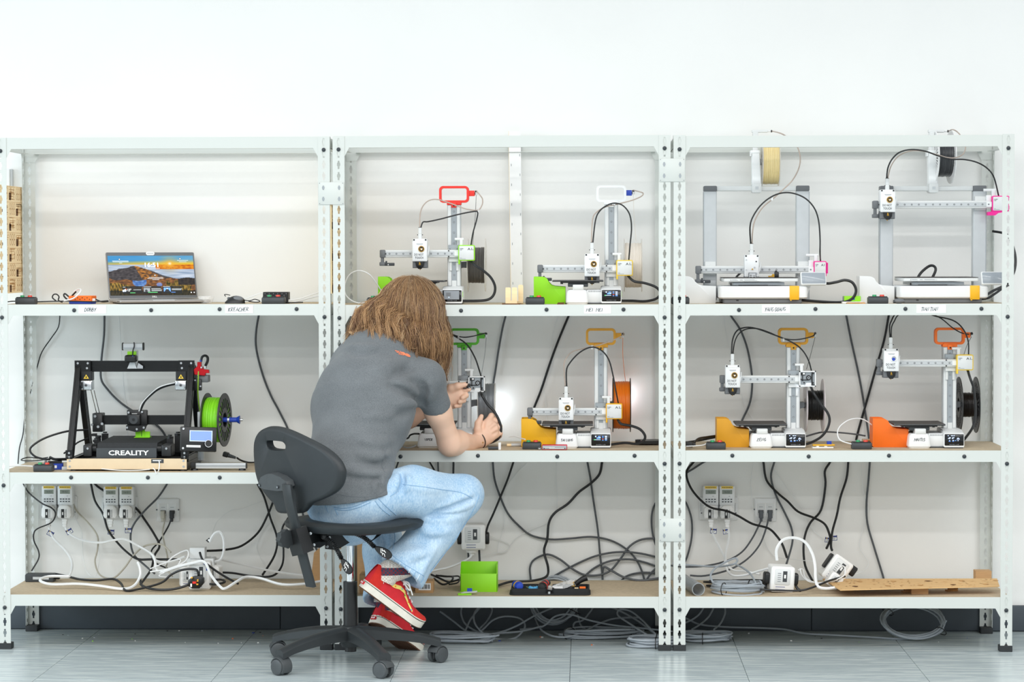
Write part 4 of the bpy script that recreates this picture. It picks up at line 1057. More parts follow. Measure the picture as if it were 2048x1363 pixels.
# camera rig on the top beam
wc=thing('webcam','small black webcam on a bracket above the belt printer','webcam',tuple(P(267,735,YT-0.02)))
WB(wc,'lgrey').prism([(P(258,735,YT).x,P(0,736,YT).z),(P(277,735,YT).x,P(0,736,YT).z),(P(272,735,YT).x,P(0,722,YT).z),(P(264,735,YT).x,P(0,722,YT).z)],YT-0.035,YT-0.022,'y').build('corner_bracket',wc)
WB(wc,'steel').prism([(P(277,735,YT).x,P(0,736,YT).z),(P(289,735,YT).x,P(0,736,YT).z),(P(289,735,YT).x,P(0,731,YT).z),(P(280,735,YT).x,P(0,725,YT).z)],YT-0.033,YT-0.022,'y').build('bracket_wing',wc)
WB(wc,'lgrey').rbox(PX(266,YT),PX(276,YT),YT-0.02,YT,P(0,735,YT).z,P(0,701,YT).z,0.002,'z').build('mast',wc)
WB(wc,'lime').box(PX(257.5,YT),PX(274.5,YT),YT-0.035,YT-0.02,P(0,709,YT).z,P(0,702,YT).z).build('green_clip',wc)
WB(wc,'black').rbox(PX(254.5,YT),PX(277.5,YT),YT-0.065,YT-0.03,P(0,723,YT).z,P(0,708.5,YT).z,0.008,'y',0.004,4).use('blue').cyl(P(265.5,711.5,YT-0.0655),0.002,0.002,'y',8).build('camera_body',wc)
lb=WB(wc,'lgrey').rbox(PX(247.5,YT),PX(288,YT),YT-0.03,YT-0.01,P(0,699,YT).z,P(0,685.5,YT).z,0.003,'x').use('mgrey').box(PX(248,YT),PX(288,YT),YT-0.0308,YT-0.029,P(0,696.5,YT).z,P(0,694.5,YT).z)
lb.use('black').rbox(PX(246,YT),PX(248.5,YT),YT-0.032,YT-0.008,P(0,700,YT).z,P(0,684.5,YT).z,0.004,'x').rbox(PX(287,YT),PX(289.5,YT),YT-0.032,YT-0.008,P(0,700,YT).z,P(0,684.5,YT).z,0.004,'x').tube([P(268,684,YT-0.032),P(268.5,692,YT-0.034),P(266,700,YT-0.036),P(265,710,YT-0.04)],0.0022,6)
lb.build('aluminium_bar',wc)
pg=thing('printed_part','small lime green cross-shaped print on the belt bed','print',(PX(284,0.33),0.33,zbt+0.004))
WB(pg,'lime').box(PX(269,0.33),PX(300,0.33),0.30,0.345,zbt+0.004,zbt+0.006).box(PX(270,0.33),PX(299,0.33),0.318,0.324,zbt+0.004,P(0,862,0.33).z).box(PX(277,0.33),PX(288,0.33),0.316,0.330,zbt+0.004,P(0,852,0.33).z).use('black').box(PX(282,0.33),PX(283,0.33),0.3155,0.317,zbt+0.008,P(0,853,0.33).z).build('printed_fin',pg)

# ================================================================== LAPTOP
LA=math.radians(22); zS=SHELF_TOP(0,1)
lp=thing('laptop','open silver laptop showing a sunset mountain lock screen','laptop',(PX(240,0.06),0.06,zS),None,LA)
Wl,Dl=0.334,0.215
bsl=MB(mat('laptop_silver','#a9a6a2',0.35,metal=0.4,var=0.02)).rbox(0,Wl,0,Dl,0.004,0.015,0.008,'z',0.003)
bsl.use('char').rbox(0.012,Wl-0.012,0.01,Dl-0.01,0.0,0.0045,0.004,'z').use('black').box(0.03,Wl-0.03,0.09,Dl-0.02,0.0148,0.0154).use('lgrey').box(0.11,0.21,0.01,0.075,0.0149,0.0153)
for k in range(13):
    for r in range(4):bsl.use('char').box(0.034+k*0.0197,0.034+k*0.0197+0.0165,0.096+r*0.02,0.112+r*0.02,0.0153,0.0162)
bsl.use('lgrey').box(0.12,0.2,-0.0006,0.002,0.0115,0.0148).use('black').box(-0.0006,0.001,0.03,0.045,0.008,0.011)
bsl.build('keyboard_base',lp)
lid=MB(mat('laptop_silver','#a9a6a2')).rbox(0,Wl,0,0.006,0,0.187,0.006,'y',0.001)
lido=lid.build('lid',lp,(0,Dl-0.006,0.012)); lido.rotation_euler=(math.radians(-20),0,0)
MB('dgrey').rbox(0.002,Wl-0.002,-0.0006,0.001,0.006,0.185,0.005,'y',0.0002).build('bezel',lido)
lg=MB('paper'); letter(lg,'DELL',(Wl/2+0.004,-0.001,0.0085),(1,0,0),(0,0,1),0.006,0.018,'paper',0.02); lg.build('maker_lettering',lido)
MB('paper').prism(rrect(Wl/2-0.016,Wl/2+0.016,0.174,0.188,0.0065,5),-0.003,-0.0008,'y').use('prt').box(Wl/2-0.012,Wl/2+0.012,-0.0034,-0.003,0.1805,0.182).build('camera_cover',lido)
def wallpaper(u,v):
    n1=mnoise.noise(Vector((u*9,v*9,1.3))); n2=mnoise.noise(Vector((u*30,v*26,4.1))); n3=mnoise.noise(Vector((u*5,v*40,9.0)))
    mix=lambda a,b,t:tuple(x+(y-x)*max(0,min(1,t)) for x,y in zip(a,b))
    hor=0.775
    ds=math.hypot((u-0.72)*1.75,v-0.80)
    if v>hor:
        c=mix((235,190,70),(70,155,215),(v-hor)/0.12+(0.25-0.5*u)); c=mix(c,(150,195,210),0.4*u+0.25*n3)
        c=mix(c,(250,200,40),max(0,1-(v-hor)/0.09)*(0.3+0.7*u))
    else:
        c=mix((150,170,195),(215,225,240),0.5+n3); 
        if u>0.55 and v>0.66:c=mix((190,95,20),(240,150,30),0.5+n2+(v-0.7)*3)
        ridge=0.75-abs(u-0.31)*(0.45 if u<0.31 else 0.72)+0.025*n1+0.012*n2
        if v<ridge:
            c=mix((58,55,58),(95,90,92),0.5+n2)
            if u>0.30+(0.75-v)*0.25 and u<0.36+(0.75-v)*0.9:c=mix((205,135,60),(80,62,52),0.5+1.2*n2)
        fg=0.42-0.05*math.sin(u*5)+0.05*n1
        if u>0.55:fg=0.44-0.06*(u-0.55)+0.04*n1
        if v<fg:
            c=mix((95,66,48),(165,110,62),0.5+n2)
            if v<0.33+0.1*n1 and (u<0.24 or 0.66<u<0.95):c=mix((60,55,30),(190,150,70),0.5+1.1*mnoise.noise(Vector((u*60,v*12,2))))
            if u>0.80 and v>0.26:c=mix((45,42,45),(70,62,55),0.5+n2)
            if math.hypot((u-0.35)*1.5,v-0.34)<0.125:c=mix((70,110,180),(120,160,215),0.5+n2*1.3)
            if math.hypot((u-0.58)*1.5,v-0.27)<0.05:c=mix((110,130,190),(150,160,200),0.5+n2)
            if v<0.12:c=mix(c,(38,40,38),0.75)
    if ds<0.32:c=mix(c,(255,190,60),(1-ds/0.32)**2*0.9)
    if ds<0.05:c=mix(c,(255,255,235),1-ds/0.05)
    if 0.05<ds<0.2 and v<0.8:
        a=math.atan2(v-0.8,(u-0.72)*1.75)
        if math.sin(a*18)>0.8:c=mix(c,(255,225,130),0.6*(1-ds/0.2))
    for (a,b) in ((0.145,0.375),(0.385,0.60),(0.615,0.84)):
        if a<u<b and 0.045<v<0.235:c=mix(c,(48,52,54),0.82)
    return tuple(x/255 for x in c)
def pixel_mesh(name,nx,nz,x0,x1,y,z0,z1,fn,material):
    vs,fs,cols=[],[],[]
    for j in range(nz+1):
        for i in range(nx+1):vs.append((x0+(x1-x0)*i/nx,y,z0+(z1-z0)*j/nz))
    for j in range(nz):
        for i in range(nx):fs.append((j*(nx+1)+i,j*(nx+1)+i+1,(j+1)*(nx+1)+i+1,(j+1)*(nx+1)+i))
    me=bpy.data.meshes.new(name); me.from_pydata(vs,[],fs)
    ca=me.color_attributes.new('col','FLOAT_COLOR','POINT')
    for j in range(nz+1):
        for i in range(nx+1):ca.data[j*(nx+1)+i].color=srgb(fn(i/nx,j/nz))+(1,)
    me.materials.append(material); return me
scr=pixel_mesh('screen',210,118,0.0065,Wl-0.0065,-0.0012,0.0165,0.1725,wallpaper,vcol_mat('laptop_picture',0.3,0.8,spec=0.05))
so_=bpy.data.objects.new('screen',scr); COL.objects.link(so_); so_.parent=lido
tx=MB(mat('screen_white','#ffffff',0.3,emit=0.9))
SW=lambda u:0.0065+u*(Wl-0.013)
SV=lambda v:0.0165+v*0.156
tm=MATS['screen_white']
letter(tx,'16:51',(SW(0.505),-0.0016,SV(0.715)),(1,0,0),(0,0,1),0.0165,0.050,tm,0.012)
letter(tx,'13°',(SW(0.225),-0.0016,SV(0.105)),(1,0,0),(0,0,1),0.0095,0.013,tm,0.01)
def line(u0,u1,v,h=0.008,m=mat('screen_soft_white','#cfd6da',0.3,emit=0.6)):tx.use(m).box(SW(u0),SW(u1),-0.0016,-0.0013,SV(v),SV(v+h))
for (u0,u1,v) in ((0.05,0.24,0.865),(0.055,0.24,0.842),(0.13,0.165,0.812),(0.81,0.94,0.875),(0.83,0.92,0.838),(0.46,0.63,0.445),(0.445,0.63,0.418),(0.5,0.58,0.39),(0.43,0.60,0.675),(0.15,0.18,0.205),(0.39,0.48,0.21),(0.62,0.70,0.215),(0.27,0.36,0.135),(0.48,0.59,0.165),(0.48,0.6,0.135),(0.48,0.6,0.11),(0.72,0.84,0.155),(0.72,0.83,0.13)):line(u0,u1,v)
for (u,v) in ((0.135,0.91),(0.845,0.92),(0.535,0.505),(0.945,0.065),(0.98,0.065)):tx.use('black').cyl((SW(u),-0.0016,SV(v)),0.0035,0.0003,'y',12).use(tm).cyl((SW(u),-0.0019,SV(v)),0.002,0.0003,'y',10)
line(0.23,0.29,0.06,0.01,M['icong']); line(0.44,0.55,0.068,0.012,M['icong']); line(0.71,0.76,0.07,0.01,M['iconb'])
tx.use('iconb').box(SW(0.625),SW(0.705),-0.0016,-0.0013,SV(0.09),SV(0.19)).use('black').prism([(SW(0.63),SV(0.09)),(SW(0.70),SV(0.09)),(SW(0.675),SV(0.16)),(SW(0.655),SV(0.16))],-0.0018,-0.0016,'y').use('paper').cyl((SW(0.665),-0.002,SV(0.165)),0.0028,0.0004,'y',10)
tx.use('mgrey').box(SW(0.39),SW(0.465),-0.0016,-0.0013,SV(0.09),SV(0.185)).use('char').cyl((SW(0.42),-0.0018,SV(0.115)),0.005,0.0003,'y',10)
tx.use('icon').cyl((SW(0.175),-0.0017,SV(0.125)),0.005,0.0004,'y',12).cyl((SW(0.155),-0.0017,SV(0.115)),0.004,0.0004,'y',12).use('orange').cyl((SW(0.185),-0.0015,SV(0.155)),0.003,0.0003,'y',10)
o=tx.build('screen_text',lido); o['kind']='stuff'

# ================================================================== SMALL THINGS ON THE SHELVES
def button_box(px0,px1,py_top,u,k,Y,lab,clip=False):
    zt=SHELF_TOP(u,k); x0,x1=PX(px0,Y),PX(px1,Y); w=x1-x0
    t=thing('button_box',lab,'switch box',(x0,Y,zt),'dark two-button boxes on the shelves')
    MB('char').rbox(0,w,0,0.045,0,0.024,0.004,'y',0.003).use('black').rbox(0.003,w-0.003,0.003,0.042,0.024,0.0265,0.002,'z').build('box_body',t)
    MB(mat('green_button','#2f9d62',0.4)).cyl((w*0.32,0.016,0.0265),0.0078,0.006,'z',16,0.007).build('green_button',t)
    MB(mat('red_button','#dd4432',0.4)).cyl((w*0.70,0.016,0.0265),0.0085,0.006,'z',16,0.0075).build('red_button',t)
    return t
button_box(30,70,584,0,1,0.05,'dark two-button box at the far left beside the plywood panel')
button_box(523,569,582,0,1,0.04,'dark two-button box right of the computer mouse')
button_box(63,101,923,0,2,0.03,'dark two-button box left of the belt printer')
button_box(733,771,589,1,1,0.03,'dark two-button box half hidden behind the person\'s hair')
button_box(1051,1089,588,1,1,0.05,'dark two-button box in front of the lime waste bin')
button_box(1044,1082,875,1,2,0.06,'dark two-button box in front of the yellow waste bin')
button_box(1343,1379,588,2,1,0.03,'dark two-button box behind a post at the left of the upper right shelf')
button_box(1737,1777,588,2,1,0.03,'dark two-button box between the two large frame printers')
button_box(1413,1452,876,2,2,0.05,'dark two-button box in front of the amber waste bin')
button_box(1705,1745,876,2,2,0.06,'dark two-button box left of the bright orange waste bin')
# mouse
ms=thing('computer_mouse','black computer mouse to the right of the laptop','mouse',(PX(470,0.06),0.06,zS))
bm_=MB('black').sphere((0,0,0.0),1,24,12,(0.037,0.026,0.030)); bm_.v=[(x+(0.004 if z>0.01 else 0),y,max(z,0.002)+0.0) for x,y,z in bm_.v]; bm_.build('mouse_body',ms)
MB('dgrey').sphere((0.012,-0.012,0.018),1,14,8,(0.02,0.010,0.011)).build('thumb_grip',ms)
MB('dgrey').cyl((-0.022,-0.004,0.020),0.006,0.006,'y',12).build('scroll_wheel',ms)
# single-board computers
pi=thing('orange_case','small orange and blue printed computer case left of the laptop','computer case',(PX(160,0.10),0.10,zS),None,math.radians(-6))
MB('blue').rbox(-0.042,0.042,0,0.06,0,0.010,0.003,'z').build('case_base',pi)
m_=MB('orange').rbox(-0.043,0.043,-0.001,0.061,0.010,0.030,0.003,'z')
for k in range(9):m_.use('burnd').cyl((-0.036+0.009*k,-0.0016,0.017+0.006*(k%2)),0.0022,0.0008,'y',6)
m_.build('case_lid',pi)
MB('paper').rbox(0.040,0.052,0.01,0.02,0.010,0.020,0.002,'x').build('usb_plug',pi)
pb=thing('black_case','black perforated computer case behind the two-button box','computer case',(PX(551,0.12),0.12,zS))
m_=MB('black').rbox(-0.046,0.046,0,0.06,0,0.042,0.003,'z')
for k in range(11):m_.use('dgrey').cyl((-0.038+0.0077*k,-0.0006,0.036-0.006*(k%2)),0.002,0.0008,'y',6)
m_.build('case_body',pb)
MB('paper').rbox(0.040,0.060,0.004,0.012,0.004,0.010,0.002,'x').build('usb_plug',pb)
bc=thing('blue_case','small blue computer board in an open case left of the belt printer','computer case',(PX(104,0.12),0.12,ZS),None,0.2)
MB('blue').rbox(-0.035,0.035,0,0.055,0,0.022,0.003,'z').use('paper').box(-0.03,-0.01,-0.001,0,0.004,0.012).box(0.0,0.012,-0.001,0,0.006,0.016).use('black').box(-0.02,0.03,0.006,0.04,0.022,0.030).use('steel').box(-0.032,-0.022,0.004,0.02,0.022,0.034).build('circuit_board',bc)
MB('offw').rbox(0.030,0.050,-0.022,-0.010,0.0,0.012,0.002,'x').build('usb_plug',bc)
# clear tub right of the laptop
ct=thing('clear_tub','small clear plastic tub with white scraps right of the laptop','tub',(PX(412,0.2),0.2,zS))
M['clear']=mat('clear_plastic','#f5f5f4',0.1,alpha=0.28,var=0.0)
MB('clear').lathe((0,0,0),[(0.0,0.001),(0.024,0.001),(0.030,0.026),(0.0285,0.026),(0.023,0.003)],'z',24).build('tub_wall',ct)
m_=MB('paper')
for k in range(7):m_.box(-0.015+0.004*k,-0.010+0.004*k,-0.01+0.003*(k%3),-0.002+0.004*(k%3),0.002,0.008+0.002*(k%4))
m_.build('paper_scrap',ct)
# white painted board leaning behind the upper middle shelf
zS1=SHELF_TOP(1,1)
sb_=thing('white_board_strip','tall white strip of board leaning behind the top beam of the middle unit','board',(PX(1034,0.40),0.405,zS1))
b0=P(1034,605,0.41); b1=P(1029.5,262.5,0.44)
m_=WB(sb_,'paper'); bar(m_,(PX(1034,0.40),0.405,zS1+0.006),(b1.x,0.436,b1.z),0.044,0.006); m_.use('ply')
p0,p1=Vector((PX(1034,0.40)-0.0225,0.405,zS1+0.006)),Vector((b1.x-0.0225,0.436,b1.z)); bar(m_,p0,p1,0.0012,0.0062); m_.use('prt')
for k in range(16):
    f=0.04+k*0.058; c=p0.lerp(p1,f)+Vector((0.024+0.016*(-1)**k,-0.0035,0)); bar(m_,c,c+(p1-p0)*0.014,0.0016,0.0006)
m_.build('board_face',sb_)
# little plywood stands
ws=thing('plywood_stand','small slotted plywood stand on a dark base near the button box','stand',(PX(1023,0.06),0.06,zS1))
MB('burnd').box(-0.034,0.030,-0.01,0.05,0,0.004).build('stand_base',ws)
MB('ply').prism([(-0.022,0.004),(0.020,0.004),(0.020,0.058),(0.017,0.061),(0.003,0.061),(0.0012,0.058),(0.0012,0.014),(-0.0035,0.014),(-0.0035,0.058),(-0.006,0.061),(-0.020,0.061),(-0.022,0.058)],0.012,0.016,'y').build('slotted_upright',ws)
ws2=thing('plywood_tab','small rounded plywood upright right of the slotted stand','stand',(PX(1041.5,0.10),0.10,zS1))
MB('ply').prism([(-0.009,0),(0.009,0),(0.009,0.066),(0.006,0.070),(-0.006,0.070),(-0.009,0.066)],0,0.004,'y').box(-0.018,0.009,-0.006,0.0,0.004,0.012).build('upright_tab',ws2)
db=thing('dark_plate','thin dark wooden plate between bin and white-handled printer','plate',(PX(1121,0.05),0.05,zS1)); MB('burnd').box(-0.012,0.012,0,0.04,0,0.004).box(-0.010,0.014,0.004,0.036,0.004,0.007).build('plate_board',db)
zS2=SHELF_TOP(2,1)
dp=thing('dark_plate','thin brown wooden plate on the shelf near the lime circuit box','plate',(PX(1713,0.04),0.04,zS2)); MB('burn').box(-0.032,0.032,0,0.05,0,0.0035).box(-0.028,0.030,0.004,0.046,0.0035,0.0048).build('plate_board',dp)
gb_=thing('lime_box','lime green circuit holder on the upper right shelf','circuit holder',(PX(1705,0.16),0.16,zS2),None,0.1)
MB('lime').rbox(-0.030,0.030,0,0.03,0.006,0.026,0.002,'x').use('paper').box(-0.040,0.034,-0.02,0.03,0,0.006).use('blue').box(0.0,0.008,-0.0006,0,0.012,0.018).use('mgrey').box(-0.031,-0.029,0.004,0.026,0.010,0.024).build('holder_body',gb_)
pe=thing('grey_pebble','rounded grey plastic knob in front of the right frame printer','knob',(PX(1798,0.035),0.035,zS2)); m_=MB('dgrey').sphere((0,0,0.0095),1,20,10,(0.021,0.014,0.0095)); m_.build('knob_body',pe)
MB('char').cyl((-0.021,-0.004,0.008),0.006,0.006,'x',12).build('knob_stem',pe)
kk=thing('key_ring','small black clip and brass keys resting on the left frame printer bed','keys',(PX(1550,0.12),0.12,zS2+0.0938))
MB('black').rbox(-0.002,0.014,0,0.014,0.0,0.020,0.003,'y').cyl((0.004,0.004,0.02),0.005,0.006,'y',10).build('black_clip',kk)
MB('brass').box(-0.024,-0.004,0.003,0.006,0.002,0.006).cyl((-0.006,0.002,0.007),0.006,0.002,'y',12).build('brass_key',kk)
# middle unit third shelf
zS3=SHELF_TOP(1,2)
mt=thing('red_multitool','red and silver folding multi-tool at the shelf front','multi-tool',(PX(1109,0.04),0.04,zS3),None,-0.03)
MB(mat('red_alu','#b3122f',0.3,metal=0.3)).rbox(-0.046,0.044,0.000,0.003,0,0.019,0.002,'y',0.0005).rbox(-0.046,0.044,0.015,0.018,0,0.019,0.002,'y',0.0005).build('red_scale',mt)
m_=MB('steel').box(-0.044,0.042,-0.0012,0.0,0.003,0.016).box(-0.043,0.042,0.003,0.015,0.001,0.017).use('white').box(-0.040,0.000,-0.0018,-0.001,0.009,0.0105).box(-0.02,0.038,-0.0018,-0.001,0.005,0.0065).use('black').cyl((-0.038,-0.002,0.006),0.002,0.001,'y',8).cyl((0.036,-0.002,0.006),0.002,0.001,'y',8); m_.build('steel_blades',mt)
MB('steel').tube([(-0.046,0.008,0.006),(-0.054,0.006,0.009),(-0.060,0.002,0.006),(-0.056,-0.001,0.004),(-0.048,0.004,0.005)],0.0011,5).build('key_loop',mt)
pc=thing('pencil_probe','tan and grey pen-like tool lying behind the yellow bin','tool',(PX(1027,0.2),0.2,zS3+0.006),None,0.2)
MB('lgrey').cyl((-0.01,0,0),0.006,0.05,'x',12).use('ply').cyl((-0.026,0,0),0.005,0.016,'x',12).build('tool_shaft',pc)
bd_=thing('black_dish','flat black tray near the right post behind the amber-handled printer','tray',(PX(1297,0.30),0.30,zS3))
MB('black').rbox(-0.045,0.045,-0.05,0.05,0.004,0.016,0.012,'z',0.002).cyl((-0.04,-0.03,0),0.01,0.02,'z',14).cyl((0.03,0.03,0),0.008,0.004,'z',10).build('tray_body',bd_)
gp=thing('grey_stick','short dark grey bar with white holder beside the person\'s wrist','bar',(PX(989,0.05),0.05,zS3)); MB('char').cyl((-0.024,0,0.006),0.006,0.036,'x',12).build('bar_body',gp); MB('white').rbox(0.012,0.022,-0.004,0.012,0,0.026,0.002,'z').build('white_holder',gp)
# right unit third shelf
zS4=SHELF_TOP(2,2)
yc=thing('yellow_scraper','yellow and blue scraper on a white holder, lower right shelf','scraper',(PX(1648,0.12),0.12,zS4),None,0.1)
MB('white').box(-0.040,0.036,0,0.03,0,0.004).cyl((-0.02,0.01,0.004),0.006,0.004,'z',10).cyl((0.01,0.014,0.004),0.007,0.004,'z',10).build('white_holder',yc)
MB('yellow').rbox(-0.038,0.042,0.004,0.018,0.008,0.013,0.002,'x').build('scraper_handle',yc); MB('blue').box(0.014,0.030,0.006,0.016,0.013,0.024).build('blue_clip',yc)
tp=thing('circuit_strip','tan circuit board strip behind the orange waste bin','circuit board',(PX(1735,0.25),0.25,zS4)); MB('board').box(-0.016,0.02,0,0.03,0.002,0.022).use('brass').box(-0.014,0.018,-0.001,0,0.016,0.019).use('char').box(-0.008,0.010,-0.0012,0,0.008,0.013).build('strip_body',tp)
# ================================================================== WALL SOCKETS AND TIMERS
WY=WALL_Y
def wall_plate(px0,px1,py0,py1,lab,ports=None):
    c=P((px0+px1)/2,(py0+py1)/2,WY)
    w=(px1-px0)/S(WY); h=(py1-py0)/S(WY)
    t=thing('wall_socket',lab,'socket',(c.x,WY,c.z))
    MB('white').rbox(-w/2,w/2,-0.010,0,-h/2,h/2,0.004,'y',0.003).build('socket_plate',t)
    if ports:
        m_=MB('paper').box(-0.036,0.034,-0.0125,-0.009,-0.024,0.026)
        for k,x in enumerate((-0.017,0.017)):
            m_.use('offw').box(x-0.015,x+0.015,-0.0135,-0.012,-0.02,0.024).use('prt').box(x-0.007,x+0.007,-0.0138,-0.0134,0.011,0.0125)
            m_.use('char').box(x-0.010,x+0.010,-0.0138,-0.0134,-0.012,0.0)
        screws(m_,[(-0.042,-0.0115,0.002),(0.041,-0.0115,0.002)],0.0032,'dgrey'); m_.build('data_ports',t)
        for k,x in enumerate((-0.017,0.017)):
            MB(ports[k]).rbox(x-0.008,x+0.008,-0.030,-0.012,-0.030,-0.001,0.003,'z').rbox(x-0.005,x+0.005,-0.028,-0.016,-0.042,-0.028,0.002,'z').build('network_plug',t)
    else:
        m_=MB('offw')
        for x in (-w/2+0.006,w/2-0.012):m_.use('prt').box(x,x+0.0012,-0.0106,-0.0098,-0.01,0.022).use('dgrey').cyl((x+0.003,-0.011,-0.016),0.003,0.002,'y',8)
        m_.build('rocker_switch',t)
    return t
def timer(px0,px1,py0,py1,lab,disp='16:51',yel=True,tagged=True):
    c=P((px0+px1)/2,py1,WY-0.05); w=(px1-px0)/S(WY-0.05); h=(py1-py0)/S(WY-0.05)
    t=thing('plug_timer',lab,'timer',(c.x,WY-0.011,c.z),'digital plug-in timers')
    y0=-0.038
    MB('white').rbox(-w/2,w/2,y0,0,h*0.42,h,0.004,'y',0.002).rbox(-w/2+0.001,w/2-0.001,y0+0.006,0,0.0,h*0.45,0.010,'y',0.003).build('timer_body',t)
    m_=MB('lcdg').box(-w*0.33,w*0.33,y0-0.0006,y0,h*0.76,h*0.885)
    letter(m_,disp,(0,y0-0.001,h*0.80),(1,0,0),(0,0,1),h*0.05,w*0.36,'char',0.0)
    m_.build('display',t)
    m_=MB('char')
    for r in range(2):
        for k in range(4):m_.box(-w*0.34+k*w*0.185,-w*0.34+k*w*0.185+w*0.11,y0-0.0015,y0,h*(0.585-0.075*r),h*(0.615-0.075*r))
    m_.use('prt').box(w*0.1,w*0.2,y0-0.0004,y0,h*0.69,h*0.70); m_.build('key_pad',t)
    if yel:
        m_=MB('paleyel').box(-w*0.38,w*0.38,y0-0.0005,y0+0.001,h*0.925,h*0.998)
        for k in range(6):m_.use('char').box(-w*0.32+k*w*0.11,-w*0.25+k*w*0.11,y0-0.0008,y0-0.0004,h*0.95,h*0.97)
        m_.build('yellow_label',t)
    # plug pushed into the lower half
    pl=thing_child('mains_plug',t)
    MB('paper').prism([(-w*0.36,0.004),(w*0.36,0.004),(w*0.46,0.014),(w*0.42,h*0.34),(w*0.22,h*0.42),(-w*0.22,h*0.42),(-w*0.42,h*0.34),(-w*0.46,0.014)],y0-0.022,y0+0.008,'y',0.004).build('plug_body',pl)
    m_=MB('black').box(-w*0.18,w*0.02,y0-0.0226,y0-0.022,h*0.04,h*0.31).use('paper').box(-w*0.12,-w*0.04,y0-0.023,y0-0.0226,h*0.13,h*0.22).use('char').box(w*0.14,w*0.16,y0-0.0226,y0-0.022,h*0.06,h*0.31)
    for k in range(6):m_.box(w*0.06,w*0.11,y0-0.0226,y0-0.022,h*(0.07+0.04*k),h*(0.085+0.04*k))
    m_.build('fuse_label',pl)
    m_=MB('paper')
    for k in range(3):m_.rbox(-0.010+0.001*k,0.010-0.001*k,y0-0.014,y0,-0.010-0.010*k,0.000-0.010*k,0.003,'z')
    m_.build('strain_relief',pl)
    return Vector((c.x,WY-0.055,c.z-0.03))
def thing_child(name,parent):
    o=bpy.data.objects.new(name,None); COL.objects.link(o); o.parent=parent; o.empty_display_size=0.02
    return o
def cable_tag(c,lab_parent=None,rot=0.0,w=0.024,h=0.02,name='cable_tag',label=None):
    t=tag(MB('paper').box(-w/2,w/2,-0.0006,0.0,-h/2,h/2).use('navy').box(-w/2,w/2,-0.0009,-0.0006,h*0.1,h*0.42).box(-w/2,w/2,-0.0009,-0.0006,-h/2,-h*0.4).box(-w/2,-w*0.42,-0.0009,-0.0006,-h/2,h/2).box(w*0.42,w/2,-0.0009,-0.0006,-h/2,h/2).use('paleyel').box(-w*0.3,-w*0.15,-0.0011,-0.0009,h*0.18,h*0.36).use('prt').box(-w*0.3,w*0.25,-0.0009,-0.0006,-h*0.15,-h*0.05).box(-w*0.3,w*0.1,-0.0009,-0.0006,-h*0.32,-h*0.24).build(name),label,'tag','white and blue inspection tags on cables')
    t.location=c; t.rotation_euler=(0,rot,0.2)
    return t
wall_plate(81,156,991,1038,'double mains socket behind the two leftmost timers')
wall_plate(204,277,992,1038,'double mains socket behind the second pair of timers')
wall_plate(313.5,359.5,996,1042.5,'network socket on the wall with a beige and a black plug',('cabe','cabk'))
wall_plate(1398,1476,993,1039.5,'double mains socket behind the timers in the right unit')
wall_plate(1508.5,1552.5,995,1042,'network socket on the wall with two grey plugs',('cadk','cadk'))
timer(83.5,112.5,970.5,1036.5,'digital plug timer nearest the left end of the shelving')
timer(115,145.5,970.5,1036.5,'stained digital plug timer, second from the left end','16:52')
timer(207,236.5,972,1037,'left timer of the pair under the belt printer','16:52')
timer(238.5,268,972,1037,'right timer of the pair under the belt printer','16:51')
timer(1406,1437,971.5,1037.5,'left timer of the pair in the right unit','16:51')
timer(1439,1469.5,971.5,1037.5,'right timer of the pair in the right unit','16:52')
for (px,py,r,lab) in ((101,1066,0.5,'inspection tag under the leftmost timer'),(138.5,1062,-0.5,'inspection tag under the stained timer'),(222,1063,0.1,'inspection tag under the left timer below the belt printer'),(256.5,1060,0,'inspection tag under the right timer below the belt printer'),
                         (1427,1061,0.1,'inspection tag under the left timer of the right unit'),(1452,1062,-0.15,'inspection tag under the right timer of the right unit'),(1656,1079,0.15,'inspection tag on the cable above the tilted power cube'),(1668,1075,-0.05,'second inspection tag above the tilted power cube')):
    cable_tag(P(px,py,WY-0.062),rot=r,label=lab)

# ================================================================== BOTTOM SHELF
ZB=[SHELF_TOP(u,3) for u in range(3)]
def power_cube(name,lab,loc,size,rot,group='white multi-way power cubes',labels=True):
    t=thing(name,lab,'power adapter',loc,group); t.rotation_euler=rot
    w,d,h=size
    MB('paper').rbox(-w/2,w/2,-d/2,d/2,0,h,0.009,'y',0.006).build('cube_body',t)
    MB('offw').rbox(-w*0.36,w*0.30,-d/2-0.003,-d/2+0.002,h*0.30,h*0.92,0.006,'y',0.001).build('socket_face',t)
    m_=MB('char').box(-w*0.02,w*0.16,-d/2-0.0036,-d/2-0.003,h*0.42,h*0.84).use('paper').box(w*0.03,w*0.11,-d/2-0.004,-d/2-0.0036,h*0.56,h*0.70).use('prt')
    for k in range(5):m_.box(-w*0.24,-w*0.10,-d/2-0.0036,-d/2-0.003,h*(0.42+0.08*k),h*(0.44+0.08*k))
    m_.use('navy').box(-w*0.30,w*0.10,-d/2-0.0005,-d/2+0.001,h*0.10,h*0.12).box(-w*0.30,w*0.10,-d/2-0.0005,-d/2+0.001,h*0.20,h*0.22)
    m_.build('rating_label',t)
    return t
